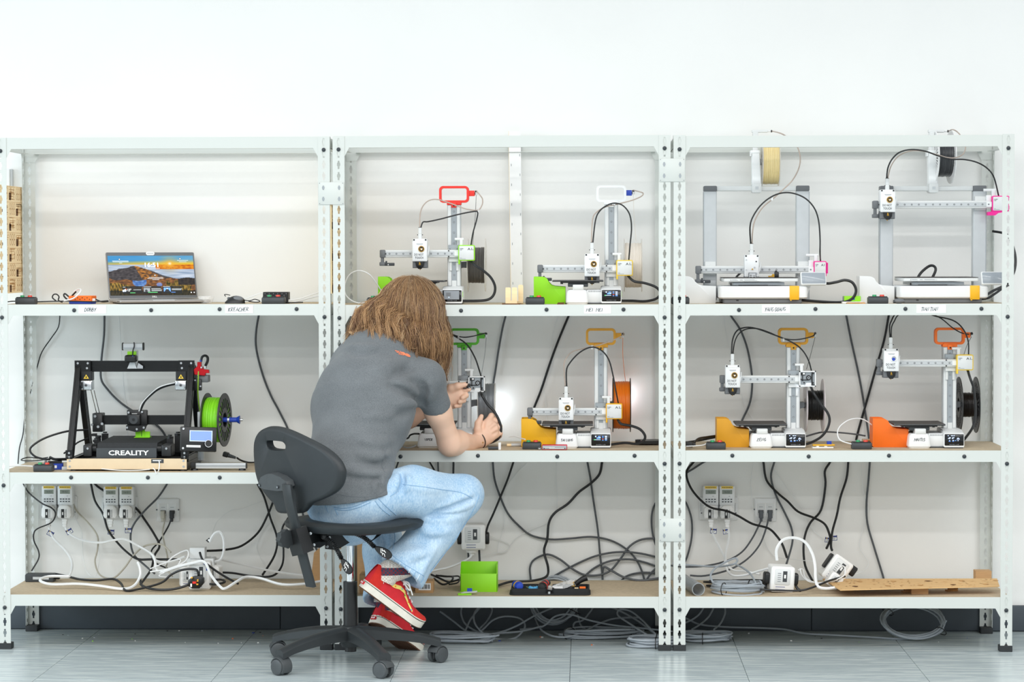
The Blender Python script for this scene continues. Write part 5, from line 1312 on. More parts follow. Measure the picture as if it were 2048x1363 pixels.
# left cluster
cb=power_cube('power_cube','white power cube lying among the tangled cables at the left',(PX(396,0.16),0.18,ZB[0]),(0.080,0.07,0.100),(0,0,0.05))
MB('black').box(-0.022,-0.016,-0.036,-0.0345,0.082,0.086).box(-0.010,-0.004,-0.036,-0.0345,0.082,0.086).use('blue').box(0.014,0.030,-0.0358,-0.0345,0.070,0.094).build('usb_ports',cb)
power_cube('power_cube','smaller white power adapter right of the tangled power cube',(PX(424,0.25),0.25,ZB[0]),(0.055,0.05,0.075),(0,0,-0.2))
power_cube('power_cube','white power adapter left of the tangled power cube',(PX(367,0.22),0.22,ZB[0]),(0.040,0.05,0.072),(0,0,0.3))
gx=thing('white_box','small plain white box on top of the cable tangle','box',(PX(393,0.27),0.27,ZB[0]+0.1)); MB('offw').rbox(-0.028,0.028,-0.024,0.024,0,0.040,0.002,'y').build('box_body',gx); MB('white').box(-0.027,0.027,-0.023,0.023,0.040,0.0408).build('box_lid',gx); MB('offw').rbox(-0.04,0.06,-0.02,0.05,-0.1,0.0,0.003,'z').build('box_stand',gx)
up=thing('mains_plug','black three-pin mains plug lying with its brass pins upward','plug',tuple(P(392,1163,0.10)))
MB('black').prism([(-0.030,-0.012),(-0.012,-0.022),(0.014,-0.022),(0.030,-0.004),(0.030,0.014),(0.016,0.024),(-0.012,0.020),(-0.026,0.008)],-0.016,0.012,'y',0.004).build('plug_body',up)
m_=MB('brass'); bar(m_,(-0.010,-0.016,0.016),(-0.010,-0.034,0.020),0.007,0.005); bar(m_,(0.004,-0.016,0.004),(0.012,-0.036,0.010),0.005,0.009); bar(m_,(0.010,-0.016,-0.008),(0.010,-0.034,-0.004),0.007,0.005); m_.build('brass_pins',up)
MB('red').box(-0.010,0.004,-0.0172,-0.016,-0.004,0.004).use('paper').box(-0.018,-0.012,-0.0172,-0.016,-0.016,-0.004).build('fuse_mark',up)
ad=thing('power_brick','long black power brick at the left end of the bottom shelf','power supply',(PX(79,0.36),0.36,ZB[0])); MB('char').rbox(-0.060,0.048,-0.02,0.03,0,0.030,0.004,'x',0.003).build('brick_body',ad); MB('black').rbox(0.048,0.066,-0.004,0.014,0.008,0.024,0.003,'x').use('lgrey').box(-0.03,0.03,-0.0206,-0.02,0.01,0.02).build('brick_socket',ad)
bt=thing('black_corner_clip','tiny black label clip on the white cable loop','clip',tuple(P(417,1079,0.28))); MB('black').prism([(-0.010,-0.002),(0.0,-0.010),(0.012,0.002),(0.002,0.008)],-0.002,0.002,'y').use('paper').box(-0.002,0.003,-0.0026,-0.002,-0.004,0.003).build('clip_body',bt)
# middle: hanging power cube on the wall
hc=power_cube('power_cube','white power cube with black plugs on the wall behind the knee',(PX(945,0.42),WY-0.05,P(945,1097,0.42).z),(0.088,0.09,0.094),(0,0,0.06))
for sx in (-1,1):
    MB('black').rbox(sx*0.044 if sx>0 else-0.060,0.060 if sx>0 else-0.044,-0.022,0.022,0.018,0.062,0.010,'x',0.003).build('side_plug',hc)
MB('paper').lathe((-0.005,-0.01,0),[(0.0,-0.012),(0.020,-0.012),(0.024,0.0)],'z',20).lathe((-0.005,-0.01,0),[(0.010,-0.022),(0.012,-0.010)],'z',16).build('lower_plug',hc)
m_=MB('char').tube([(-0.02,0.01,0),(-0.018,0.0,-0.04)],0.004,6,smooth=0).tube([(0.022,0.0,0),(0.024,-0.005,-0.05)],0.0045,6,smooth=0); m_.build('cord_stub',hc)
# cardboard boxes behind the chair
def carton(name,lab,px0,px1,py0,py1,Y,D,flap=False,lblr=None):
    z0=ZB[1]; x0,x1=PX(px0,Y),PX(px1,Y); h=P(px0,py0,Y).z-z0
    t=thing(name,lab,'box',((x0+x1)/2,Y,z0)); w=x1-x0
    MB('card').rbox(-w/2,w/2,0,D,0,h,0.001,'y',0.0008).build('box_body',t)
    MB(mat('box_tape','#b58a58',0.5)).box(-w/2+0.001,w/2-0.001,D*0.4,D*0.6,h,h+0.0006).build('box_seam',t)
    if lblr:
        m_=MB('paper').box(-w*0.3,w*0.38,-0.0006,0,h*0.25,h*0.85)
        for k in range(9):m_.use('char').box(-w*0.22+k*w*0.06,-w*0.22+k*w*0.06+w*(0.02+0.015*(k%3)),-0.0009,-0.0006,h*0.36,h*0.74)
        m_.build('barcode_label',t)
    if flap:
        m_=MB('card'); bar(m_,(-w*0.3,0.002,h),(-w*0.34,0.01,h+0.03),0.001,w*0.5,(0,1,0)); m_.build('box_flap',t)
    return t
carton('cardboard_box','open cardboard box standing behind the gas lift column',712,753,1085,1178,0.26,0.14,True)
carton('cardboard_box','plain cardboard box behind the red shoe',782,827,1146,1187,0.14,0.10)
carton('cardboard_box','small cardboard box with a barcode label',828,864,1162,1184,0.09,0.08,False,True)
carton('cardboard_box','low pale cardboard box behind the chair column',716,745,1149,1191,0.06,0.10)
carton('cardboard_box','cardboard box glimpsed behind the left post of the middle unit',672,690,1090,1180,0.30,0.10)
tri=thing('cardboard_flap','tan cardboard sheet leaning beside the post behind the chair','cardboard',(PX(634,0.34),0.34,ZB[0])); MB('card').prism([(-0.03,0.0),(0.012,0.0),(0.012,0.125),(0.004,0.13),(-0.016,0.112)],0,0.004,'y').build('sheet',tri)
wpa=thing('white_paper','white paper sheet standing against the cardboard box','paper',(PX(741,0.18),0.18,ZB[1])); MB('paper').prism([(-0.018,0),(0.014,0),(0.014,0.065),(0.004,0.10)],0,0.0012,'y').build('sheet',wpa)
# green open tray box
gt=thing('green_tray','lime green open-front storage box on the bottom shelf','storage box',(PX(956.5,0.14),0.12,ZB[1]))
wt=(993.5-919)/S(0.12); th=0.0022
hb=P(956,1122,0.2).z-ZB[1]; hf=P(956,1146.5,0.12).z-ZB[1]
MB('lime').rbox(-wt/2,wt/2,0,th,0,hf,0.004,'y',0.0006).build('front_wall',gt)
MB('lime').rbox(-wt/2,wt/2,0.085-th,0.085,0,hb,0.004,'y',0.0006).build('back_wall',gt)
MB('lime').prism([(0,0),(0.085,0),(0.085,hb),(0.05,hb),(0,hf)],-wt/2,-wt/2+th,'x').build('side_wall',gt); MB('lime').prism([(0,0),(0.085,0),(0.085,hb),(0.004,hb),(0,hf)],wt/2-th,wt/2,'x').build('side_wall',gt)
MB('lime').box(-wt/2+0.001,wt/2-0.001,0.001,0.084,0,th).build('floor_panel',gt)
gc=thing('memory_card_tray','white card with blue clip on a green sliver before the green box','card',(PX(934,0.04),0.045,ZB[1]),None,0.1)
MB('lime').box(-0.036,0.012,-0.008,0.012,0,0.006).build('green_sliver',gc); MB('offw').prism([(-0.024,0.006),(0.030,0.010),(0.034,0.0125),(-0.012,0.010)],-0.004,0.02,'y').build('white_card',gc); MB('blue').box(-0.002,0.016,0.014,0.016,0.010,0.022).build('blue_clip',gc)
# tool case
tc=thing('tool_case','open black zip case full of small hand tools','tool case',(PX(1099,0.06),0.05,ZB[1]))
wc_=(1180-1017)/S(0.06)
M['fabric']=mat('black_case_fabric','#1f2224',0.8,var=0.15,bump=0.3,bscale=500)
MB('fabric').prism(rrect(-wc_/2,wc_/2,-0.02,0.12,0.02,4),0,0.006,'z',0.002).build('case_floor',tc)
def rim(mb,x0,x1,y0,y1,h,th=0.006):
    o=rrect(x0,x1,y0,y1,0.012,4); i=rrect(x0+th,x1-th,y0+th,y1-th,0.008,4); n=len(o)
    vs=[(p[0],p[1],0.006) for p in o]+[(p[0],p[1],0.006+h) for p in o]+[(p[0],p[1],0.006+h) for p in i]+[(p[0],p[1],0.006) for p in i]
    fs=[]
    for q in range(n):
        r_=(q+1)%n
        for a in range(3):fs.append((a*n+q,a*n+r_,(a+1)*n+r_,(a+1)*n+q))
    mb.add(vs,fs)
m_=MB('fabric'); rim(m_,-wc_/2+0.006,-0.012,-0.014,0.115,0.018); m_.build('case_half',tc)
m_=MB('fabric'); rim(m_,0.008,wc_/2-0.004,-0.014,0.115,0.018); m_.build('case_half',tc)
MB('steel').box(-0.006,0.001,-0.019,-0.014,0.006,0.014).build('zip_pull',tc)
def driver(lab,x,y,z,ln,rx,m1,m2,rz):
    t=thing('screwdriver',lab,'tool',(PX(1099,0.06)+x,0.05+y,ZB[1]+z),'small tools in the black zip case',rz)
    MB(m1).lathe((0,0,0),[(0.0,0.0),(rx*0.7,0.002),(rx,0.012),(rx,ln*0.6),(rx*0.6,ln*0.8),(rx*0.8,ln),(0.0,ln)],'y',14).build('handle',t)
    MB(m2).lathe((0,0,0),[(rx*1.03,ln*0.25),(rx*1.05,ln*0.34),(rx*1.03,ln*0.42)],'y',14).build('grip_band',t)
    MB('steel').cyl((0,ln,0),0.002,0.03,'y',8).build('shaft',t)
driver('blue and yellow screwdriver at the left of the zip case',-0.108,-0.004,0.030,0.06,0.017,'blue','yellow',0.3)
driver('black screwdriver with yellow and red rings in the zip case',-0.030,-0.008,0.028,0.06,0.017,'black','red',-0.2)
driver('second dark screwdriver with red collar behind it in the zip case',-0.024,0.03,0.034,0.05,0.014,'char','red',-0.3)
driver('light blue handled cutter, left grip',-0.072,0.004,0.018,0.05,0.010,'sky','char',-0.5)
driver('light blue handled cutter, right grip',-0.048,0.004,0.018,0.05,0.010,'sky','char',0.5)
kn=thing('black_knife','thick black knife handle sticking up at the right of the zip case','tool',(PX(1150,0.1),0.10,ZB[1]+0.022)); m_=MB('black'); m_.tube([(0,0,0.01),(0.022,0,0.026),(0.042,0,0.034)],[0.008,0.012],10); m_.build('handle',kn); m_=MB('steel'); bar(m_,(-0.022,0,-0.002),(0.002,0,0.011),0.002,0.01,(0,1,0)); m_.build('blade',kn)
og=thing('orange_bit_holder','small orange tab in the right half of the zip case','tool',(PX(1165,0.06),0.06,ZB[1]+0.014)); MB('orange').rbox(-0.012,0.010,0,0.01,0.004,0.014,0.002,'x').build('tab',og); MB('ply').box(-0.030,-0.016,0,0.01,0,0.010).build('wood_block',og)
zb_=thing('zip_bag','crumpled clear plastic bag with brass bits in the zip case','bag',(PX(1118,0.08),0.08,ZB[1]+0.010))
M['film']=mat('clear_film','#dfe0de',0.15,alpha=0.45,var=0.02)
m_=MB('film'); n_=10; vs=[]
for j in range(7):
    for i in range(n_+1):
        u_=i/n_; v_=j/6; vs.append((-0.045+0.10*u_+0.006*math.sin(7*v_+i),0.03*math.sin(3*u_)*(v_-0.3),(0.012+0.030*u_)*math.sin(math.pi*min(1,v_*0.6+0.15))+0.004*math.sin(5*i+3*j)))
m_.add(vs,[(j*(n_+1)+i,j*(n_+1)+i+1,(j+1)*(n_+1)+i+1,(j+1)*(n_+1)+i) for j in range(6) for i in range(n_)]); m_.build('bag_film',zb_)
MB('paper').box(-0.024,0.012,-0.012,-0.008,0.0,0.018).build('white_insert',zb_); MB('brass').box(0.040,0.052,0,0.006,0.024,0.034).box(0.044,0.056,0,0.004,0.016,0.022).build('brass_bits',zb_)
# right: grey plastic tube, cable coil, power cubes, plywood sheet
pv=thing('plastic_tube','translucent grey plastic tube lying on the bottom shelf by the post','tube',(PX(1397,0.03),0.025,ZB[2]),None,math.radians(10))
M['smoke']=mat('smoky_plastic','#aeb4b7',0.2,alpha=0.62,var=0.03)
m_=MB('smoke').lathe((0,0,0.0235),[(0.0235,0),(0.0235,0.30),(0.0205,0.30),(0.0205,0),(0.0235,0)],'y',28); m_.build('tube_wall',pv)
MB('dgrey').cyl((0,0.16,0.0235),0.005,0.12,'y',10).build('inner_rod',pv); MB('mgrey').lathe((0,0.15,0.0235),[(0.0,0),(0.0204,0),(0.0204,0.004)],'y',24).build('inner_plug',pv)
def coil(name,lab,c,rx,ry,n,r,m,tilt=(0,0,0),jit=0.006,height=0.012,ties=2,group='grey coiled cables',seed=1,lead=None):
    rnd=random.Random(seed); t=thing(name,lab,'cable',c,group); t.rotation_euler=tilt
    pts=[]; N=14
    for k in range(n*N+1):
        if k%N==0:jx,jy,oz,sc=rnd.uniform(-jit,jit),rnd.uniform(-jit,jit),rnd.uniform(0,height),1+rnd.uniform(-0.10,0.06)
        a=2*math.pi*k/N
        pts.append(Vector((jx+rx*sc*math.cos(a),jy+ry*sc*math.sin(a),r+oz+0.003*math.sin(2*a+k*0.05))))
    if lead:pts+=[Vector(p) for p in lead]
    MB(m).tube(pts,r,6,True,2).build('cable_loops',t)
    for k in range(ties):
        a=2*math.pi*(k+0.35)/max(1,ties)+seed
        cx,cy=rx*math.cos(a),ry*math.sin(a); d=Vector((math.cos(a),math.sin(a),0)).normalized()
        ring=[Vector((cx,cy,r+height/2))+d*(0.014+jit)*math.cos(q)+Vector((0,0,1))*(height/2+r+0.003)*math.sin(q) for q in [2*math.pi*i/10 for i in range(11)]]
        MB('black').tube(ring,0.0018,5,False,0).build('cable_tie',t)
    return t
coil('cable_coil','coil of light grey cable tied with black ties on the right bottom shelf',(PX(1476,0.08),0.10,ZB[2]),0.090,0.062,9,0.0036,'cagr',(0,0,0),0.006,0.034,2,seed=3)
coil('cable_coil','flat loops of black cable behind the grey coil on the bottom shelf',(PX(1470,0.24),0.24,ZB[2]),0.11,0.05,3,0.0038,'cabk',(0,0,0),0.012,0.02,0,'black coiled cables',5)
pq=power_cube('power_cube','white power cube with a curved white cord in the right unit',(PX(1561,0.13),0.14,ZB[2]+0.004),(0.086,0.085,0.092),(0.02,0.06,0.12))
for sx in (-1,1):MB('black').rbox(0.043 if sx>0 else-0.062,0.062 if sx>0 else-0.043,-0.02,0.02,0.024,0.066,0.008,'x',0.003).build('side_plug',pq)
MB('black').tube([(-0.052,0,0.026),(-0.055,-0.01,0.012),(-0.052,-0.02,0.003)],0.005,6).build('cord_stub',pq)
m_=MB('black').tube([(0.054,0,0.028),(0.062,-0.006,0.012),(0.075,-0.014,0.003)],0.005,6); m_.build('cord_stub',pq)
pk=power_cube('power_cube','tilted white power cube with black plug leaning behind the plywood',(PX(1657,0.28),0.28,ZB[2]+0.022),(0.080,0.08,0.100),(0,0.62,0.1))
MB('black').rbox(0.040,0.064,-0.02,0.02,0.062,0.10,0.006,'x',0.003).build('side_plug',pk); MB('black').rbox(-0.048,-0.040,-0.02,0.02,0.03,0.09,0.006,'x',0.002).build('side_plug',pk)
pad=power_cube('usb_adapter','small white charger with blue label plugged under the tilted power cube',(PX(1661,0.2),0.20,ZB[2]+0.012),(0.050,0.045,0.052),(0,0.62,0.1))
pl_=thing('plywood_sheet','scorched laser-cut plywood offcut lying on the right bottom shelf','plywood',(PX(1650,0.2),0.06,ZB[2]+0.0))
zl=ZB[2]
def _ply(px,py,z):return PZ(px,py,z)
A_,B_,C_,D_=_ply(1680.5,1178.5,zl+0.028),_ply(1999,1171,zl+0.03),_ply(1994,1156,zl+0.046),_ply(1645,1156.5,zl+0.030)
m_=WB(pl_,'plyd'); th=Vector((0,0,0.0035)); gx_,gy_=40,10
bil=lambda u,v:(A_.lerp(B_,u)).lerp(D_.lerp(C_,u),v)
for dz in (0,1):m_.add([bil(i/gx_,j/gy_)-th*dz for j in range(gy_+1) for i in range(gx_+1)],[(j*(gx_+1)+i,j*(gx_+1)+i+1,(j+1)*(gx_+1)+i+1,(j+1)*(gx_+1)+i) for j in range(gy_) for i in range(gx_)])
for (u0,v0,u1,v1) in ((0,0,1,0),(1,0,1,1),(1,1,0,1),(0,1,0,0)):m_.quad(bil(u0,v0),bil(u1,v1),bil(u1,v1)-th,bil(u0,v0)-th)
m_.build('sheet',pl_)
m_=WB(pl_,'burn'); rnd=random.Random(5); up_=Vector((0,0,0.0008))
def on(u,v):return (A_.lerp(B_,u)).lerp(D_.lerp(C_,u),v)+up_
for k in range(120):
    u,v=rnd.random()*0.97,rnd.random()*0.9; w=rnd.uniform(0.003,0.016)
    m_.use('burn' if k%5 else 'burnd'); m_.add([on(u,v),on(min(1,u+w),v),on(min(1,u+w),v+0.018),on(u,v+0.018)],[(0,1,2,3)])
for k in range(5):
    for j in range(2):
        u,v=0.12+0.2*k+0.07*j,0.25+0.45*j; m_.use('burnd' if (k+j)%3==0 else 'burn')
        pts=[on(u+0.017*math.cos(q)*(1+0.3*math.sin(3*q)),v+0.06*math.sin(q)) for q in [2*math.pi*i/10 for i in range(10)]]; m_.add(pts,[tuple(range(10))])
m_.build('laser_marks',pl_)
MB('card').box(0.06,0.10,0.10,0.12,0,0.020).build('support_block',pl_); MB('card').box(0.30,0.36,0.02,0.04,0,0.020).build('support_block',pl_)
cc=thing('cardboard_strip','tan cardboard strip behind the right post on the bottom shelf','cardboard',(PX(1992,0.05),0.30,zl)); MB('card').box(-0.028,0.030,0,0.05,0,0.055).box(-0.028,0.030,-0.004,0,0.02,0.055).build('strip',cc)
for k,(px,py,lab) in enumerate(((1816,1181,'small wooden offcut at the front of the plywood, left piece'),(1834,1184,'small wooden offcut at the front of the plywood, right piece'),(1904,1179,'dark thin wooden offcut under the plywood'))):
    c=PZ(px,py,zl+0.004); t=thing('wood_offcut',lab,'offcut',(c.x,c.y,zl),'wooden offcuts',0.3*(-1)**k); MB('burn' if k==2 else 'card').box(-0.022,0.020,-0.008,0.012,0,0.005).box(-0.012,0.024,0.0,0.012,0.005,0.010).build('offcut_body',t)
# ================================================================== CABLES
def cable(lab,m,r,pts,Y=0.462,name='cable',cat='cable',group=None,n=6):
    w=[P(p[0],p[1],p[2] if len(p)>2 else Y) for p in pts]
    o=MB(m).tube(w,r,n,True,5).build(name)
    c=w[0].copy()
    o.data.transform(Matrix.Translation(-c)); o.location=c
    return tag(o,lab,cat,group)
BK,DK,GR,WH,BE='cabk','cadk','cagr','cawh','cabe'
cable('thin black cable curving down the wall at the left end of the second tier',BK,0.0022,[(120,625),(117,653),(103,675),(84,703),(75,731),(66,765),(55,805),(49,837),(46,868),(39,895),(36,927)])
cable('dark grey cable hanging behind the belt printer gantry',DK,0.0042,[(209,625),(208,670),(203,717),(202,756),(215,778),(237,801),(262,819),(288,834),(312,848),(329,868),(340,900)])
cable('thin white wire on the wall behind the belt printer',WH,0.0013,[(238,625),(240,664),(243,711),(245,739),(247,767),(251,801),(255,837),(256,900)])
cable('dark grey cable hanging on the wall right of the belt printer',DK,0.0042,[(518.6,625),(513,656),(511.6,689),(518.6,725),(530,762),(544,795),(559,823),(580,870),(590,940),(600,1000),(615,1060),(645,1120)])
cable('black cable looping out to the left of the belt printer',BK,0.004,[(176,859,0.3),(134,862,0.25),(92,874.6,0.22),(66,890,0.2),(60,901,0.19),(70,912,0.17),(86,917,0.16),(100,918,0.15)],0.2)
cable('short black lead between the belt printer legs',BK,0.003,[(176,876,0.3),(156,884,0.25),(142,896,0.2),(128,906,0.16)],0.2)
cable('thin black wire loop beside the blue circuit board',BK,0.002,[(100,917,0.13),(78,920,0.1),(55,921,0.1),(42,919,0.12),(56,914,0.16),(80,916,0.17),(96,914,0.16)])
cable('flat white lead at the left edge behind the dark button box',WH,0.0028,[(12,932,0.12),(30,931,0.12),(50,931,0.12),(66,932,0.11)])
cable('black mains lead plugged into the left of the belt printer base',BK,0.0055,[(134,917.5,0.2),(120,918,0.16),(108,917.5,0.15),(100,914,0.16)])
cable('white cable hanging from the belt printer card slot',WH,0.0022,[(318,919.5,0.062),(319,930,0.056),(317,941,0.04),(313,946,-0.002),(309.5,939,0.03),(306,936,0.05)])
cable('thin white wire along the base of the belt printer',WH,0.0016,[(203,937,0.062),(240,940,0.055),(275,940,0.055),(300,938,0.06)])
cable('thick black hose arcing from the extruder to the belt printer hot end',BK,0.0058,[(356,766,0.26),(335,770,0.27),(315,778,0.28),(300,790,0.29),(288,803,0.295),(280,820,0.3)],0.28,'hose')
cable('white feed tube along the black hose of the belt printer',WH,0.002,[(353,764,0.255),(320,773,0.265),(298,790,0.28),(284,806,0.285),(278,822,0.29)],0.28,'feed_tube')
cable('black corrugated loop above the red extruder',BK,0.005,[(402,723,0.235),(404,714,0.235),(410,710.5,0.235),(415,714,0.24),(415,722,0.245),(411,731,0.25)],0.24,'hose')
cable('black lead with a kettle plug lying right of the belt printer',BK,0.0035,[(474,915,0.25),(482,920,0.27),(496,924,0.3),(512,924,0.36)])
cable('black cable winding down past the leftmost timer to the power brick',BK,0.0028,[(40,955,0.45),(46.7,967,0.44),(58,985,0.43),(84,1006,0.4),(103,1015,0.39),(111,1027,0.39),(103,1044,0.4),(76,1056,0.41),(68,1065,0.41),(68,1081,0.41),(77,1101,0.41),(77,1117,0.4),(63,1141,0.38)])
cable('thick black cable sloping down between the two timer pairs',BK,0.0044,[(180,955),(182,967,0.455),(190,1001,0.44),(206,1027,0.42),(216,1059,0.41),(232,1081,0.4),(251,1101,0.38),(274,1117,0.35),(300,1118,0.32),(330,1118,0.3),(360,1118,0.28)])
cable('black cable passing behind the second timer pair',BK,0.0044,[(183,958),(194,971),(210,982),(240,1000,0.468),(271,1015),(290,1039.5,0.45),(309,1068.5,0.43),(319,1091,0.41),(309,1110,0.38),(303,1136,0.33),(290,1156,0.25),(281,1168,0.2)])
cable('dark grey cable curving down left of the network socket',DK,0.004,[(336,958),(333.5,968),(316,994,0.45),(290,1020,0.43),(267,1049,0.42),(261,1075,0.42),(267,1107,0.4),(290,1130,0.36),(309,1146,0.3)])
cable('beige network cable hanging from the left network socket',BE,0.0034,[(329.5,1028,0.452),(328.6,1043,0.45),(325,1065,0.44),(330,1091,0.42),(335,1114,0.38),(333,1136,0.33),(345,1152,0.28)])
cable('black network cable hanging from the left network socket',BK,0.0032,[(343.5,1028,0.452),(338,1049,0.45),(319,1081.5,0.43),(303,1101,0.41),(309,1123,0.37),(335,1136,0.33)])
cable('beige cable looping from the timers to the cable tangle',BE,0.0034,[(143,998),(146,1006),(155,1023,0.45),(180,1049,0.43),(195,1072,0.42),(195,1097.5,0.42),(190,1123,0.42),(200,1149,0.4),(225,1156,0.38),(248,1136,0.37),(267,1110,0.36),(290,1091,0.34),(322,1088,0.33),(341.6,1104,0.3)])
cable('white cable dropping from the leftmost timer to the shelf',WH,0.0044,[(97,1043,0.42),(98,1052,0.42),(101.5,1065,0.415),(109.5,1078,0.41),(129,1097.5,0.4),(142,1117,0.38),(144,1136,0.33),(138.5,1152,0.24)])
cable('white cable swinging right from the stained timer',WH,0.0044,[(130,1043,0.42),(132,1055.6,0.42),(142,1068.5,0.41),(167.5,1080,0.4),(200,1084.6,0.38),(225.5,1080,0.36),(250,1078,0.34),(277,1091,0.32),(300,1104,0.3),(312,1120,0.29),(340,1123,0.28),(370,1112,0.27)])
cable('thick white cable looping along the front of the left bottom shelf',WH,0.0052,[(138.5,1152,0.24),(97,1152,0.24),(80,1160,0.19),(103,1168,0.15),(155,1167,0.15),(200,1171,0.13),(245,1177,0.1),(267.5,1171,0.12),(280,1152,0.16),(280,1136,0.18),(275.5,1124,0.2)])
cable('thick black lead from the power brick across the bottom shelf',BK,0.0045,[(112,1147,0.345),(135,1152,0.3),(161,1158,0.23),(193,1160,0.2),(225.5,1157,0.21),(241.7,1166,0.16),(251,1180,0.08),(274,1178,0.09),(322,1165,0.12),(341.6,1149,0.14),(364,1139,0.13),(391.5,1138,0.12),(397,1150,0.1)])
cable('black lead of the upturned mains plug',BK,0.0048,[(380,1167,0.1),(365,1173,0.09),(341.6,1178,0.08),(310,1178,0.08),(285,1171,0.12),(281,1160,0.17)])
cable('white cord snaking in front of the tangled power cube',WH,0.0052,[(277,1091,0.3),(306,1110,0.25),(312.5,1136,0.2),(322,1144,0.17),(354,1133,0.14),(387,1125,0.13),(409,1123,0.12),(422,1149,0.11),(440,1172,0.09),(451,1176,0.085),(474,1162,0.12),(493,1153,0.17),(522,1156,0.18),(564,1168,0.14),(609,1167,0.15),(640,1162,0.18)])
cable('white cord running right along the wall side of the left bottom shelf',WH,0.0046,[(420,1113,0.3),(445,1119,0.33),(477,1126.5,0.36),(532,1139,0.37),(596,1149,0.37),(645,1152,0.37)])
cable('white cable loop standing above the small white box',WH,0.0055,[(420,1083,0.28),(423,1075,0.28),(431,1065,0.28),(441.5,1064,0.28),(448,1081,0.28),(447,1105,0.28),(440,1119,0.28),(425,1123,0.28)])
cable('black cable falling from the shelf left of the chair back',BK,0.0042,[(512,958),(515.6,968.7),(528.5,994),(541,1036,0.45),(554,1075,0.44),(549,1110,0.42),(525,1149,0.36)])
cable('black cable crossing behind the chair toward the tangle',BK,0.0045,[(552,985),(548,998),(535,1030,0.45),(515.6,1065,0.44),(483,1091,0.42),(448,1099,0.38),(412,1101,0.33)])
cable('black cable curling behind the tilt lever of the chair',BK,0.004,[(580,1030,0.45),(573.6,1039.5,0.45),(564,1059,0.45),(567,1097.5,0.44),(564,1130,0.42),(544.6,1151,0.38),(503,1151,0.36),(464,1145,0.34),(430,1144,0.3)])
cable('black lead lying right of the tangled power cube',BK,0.0045,[(399.6,1104,0.16),(406,1120,0.14),(425,1136,0.14),(451,1153,0.14),(477,1167,0.13)])
cable('black loops tucked under the tangled power cube',BK,0.004,[(420,1160,0.2),(440,1158,0.22),(450,1163,0.18),(430,1168,0.14),(415,1166,0.16)])
cable('thin white wire drifting up the wall right of the network socket',WH,0.0009,[(535,998),(510,1007),(483,1017),(465,1019),(451,1026.6),(440,1036),(432,1046,0.45),(424,1068.5,0.38)])
cable('thin white wire hanging near the black cable by the chair',WH,0.0009,[(541,1043),(530,1056),(522,1068.5),(514,1090),(516,1103),(528.5,1130,0.45),(544.6,1152,0.38)])
cable('thin white wire looping below the stained timer',WH,0.0013,[(148,1020),(153,1039.5),(164,1065),(166,1110),(174,1143,0.44),(188,1153,0.4),(196.5,1136,0.42),(198,1097.5),(195,1070)])
cable('white short lead in the middle of the cable tangle',WH,0.003,[(330,1128,0.2),(350,1110,0.24),(375,1100,0.25),(372,1120,0.22),(340,1136,0.18),(300,1143,0.16)])
cable('second white short lead curling at the left of the tangle',WH,0.0022,[(300,1137,0.18),(330,1125,0.2),(360,1118,0.22),(350,1135,0.2),(318,1150,0.14),(338,1154,0.16)])
cable('dark grey cable sweeping across the wall of the middle bottom tier',DK,0.0042,[(985,915),(985.7,923.7),(989,957),(1000,991.5),(1015.7,1026),(1038,1051),(1063,1070),(1101,1078,0.455),(1142,1076,0.455),(1183,1073,0.455),(1221,1080),(1252,1097),(1274,1121),(1287,1152),(1292,1185)])
cable('black power cable running down to the wall power cube',BK,0.0044,[(1029,915),(1026.7,923.7),(1015.7,957,0.455),(1003,988,0.45),(987,1026,0.44),(976,1050,0.425),(972,1066,0.42)])
cable('dark grey cable dropping almost straight behind the zip case',DK,0.0042,[(1173,915),(1175,924.6),(1181,957),(1186,994.6),(1195.5,1058,0.45),(1200,1108),(1205,1152),(1206,1185)])
cable('thick black cable winding down and along to the green box',BK,0.0048,[(1205,915),(1204,923.7,0.455),(1199,947,0.45),(1183,964.7,0.45),(1157.6,983.6,0.45),(1135.5,1007,0.45),(1110,1024.6,0.445),(1097.7,1045,0.445),(1094.5,1076.7,0.44),(1088,1102,0.44),(1096,1133.5,0.42),(1093,1152,0.38),(1069,1160,0.33),(1038,1162,0.31),(1019,1163,0.29),(993.6,1171,0.22)])
cable('dark grey cable looping over the zip case toward the right post',DK,0.0042,[(1063,1172),(1061,1154),(1060,1133.5),(1069,1118),(1094.5,1108,0.455),(1120,1118,0.455),(1145,1137,0.455),(1170,1149),(1199,1149,0.455),(1221,1140,0.455),(1240,1118,0.455),(1259,1092,0.455),(1284,1078,0.455),(1318,1076.7),(1345,1082)])
cable('dark grey cable rising gently to the right above the zip case',DK,0.0042,[(1085,1168),(1104,1154),(1132,1138),(1164,1122),(1195.5,1110,0.452),(1233,1103.5,0.45),(1274,1105,0.45),(1318,1114.5),(1350,1124)])
cable('dark grey cable arching low beside the right post of the middle unit',DK,0.0042,[(1150,1172),(1167,1154),(1189,1135),(1221,1121,0.45),(1258.6,1117.7,0.45),(1290,1124),(1318,1133.5),(1350,1140)])
cable('dark grey cable sagging to the post from behind the zip case',DK,0.0042,[(1206,1170),(1205,1152),(1208,1133.5,0.455),(1224,1141,0.45),(1249,1154,0.44),(1280.7,1160,0.42),(1317,1155.6,0.44),(1350,1148)])
cable('short dark grey cable low at the right of the middle bottom shelf',DK,0.004,[(1235,1170),(1252,1152),(1280.7,1144.5),(1315,1144.5),(1350,1140)])
cable('dark grey cable leaving the shelf beside the right post',DK,0.004,[(1288,1170),(1296,1154),(1307,1140),(1320,1133),(1350,1128)])
cable('dark grey cable bowing left of the right post of the middle unit',DK,0.004,[(1345,965),(1330,980),(1318.5,994.6),(1306,1016.7),(1303,1045),(1307.5,1076.7),(1320,1104),(1345,1120)])
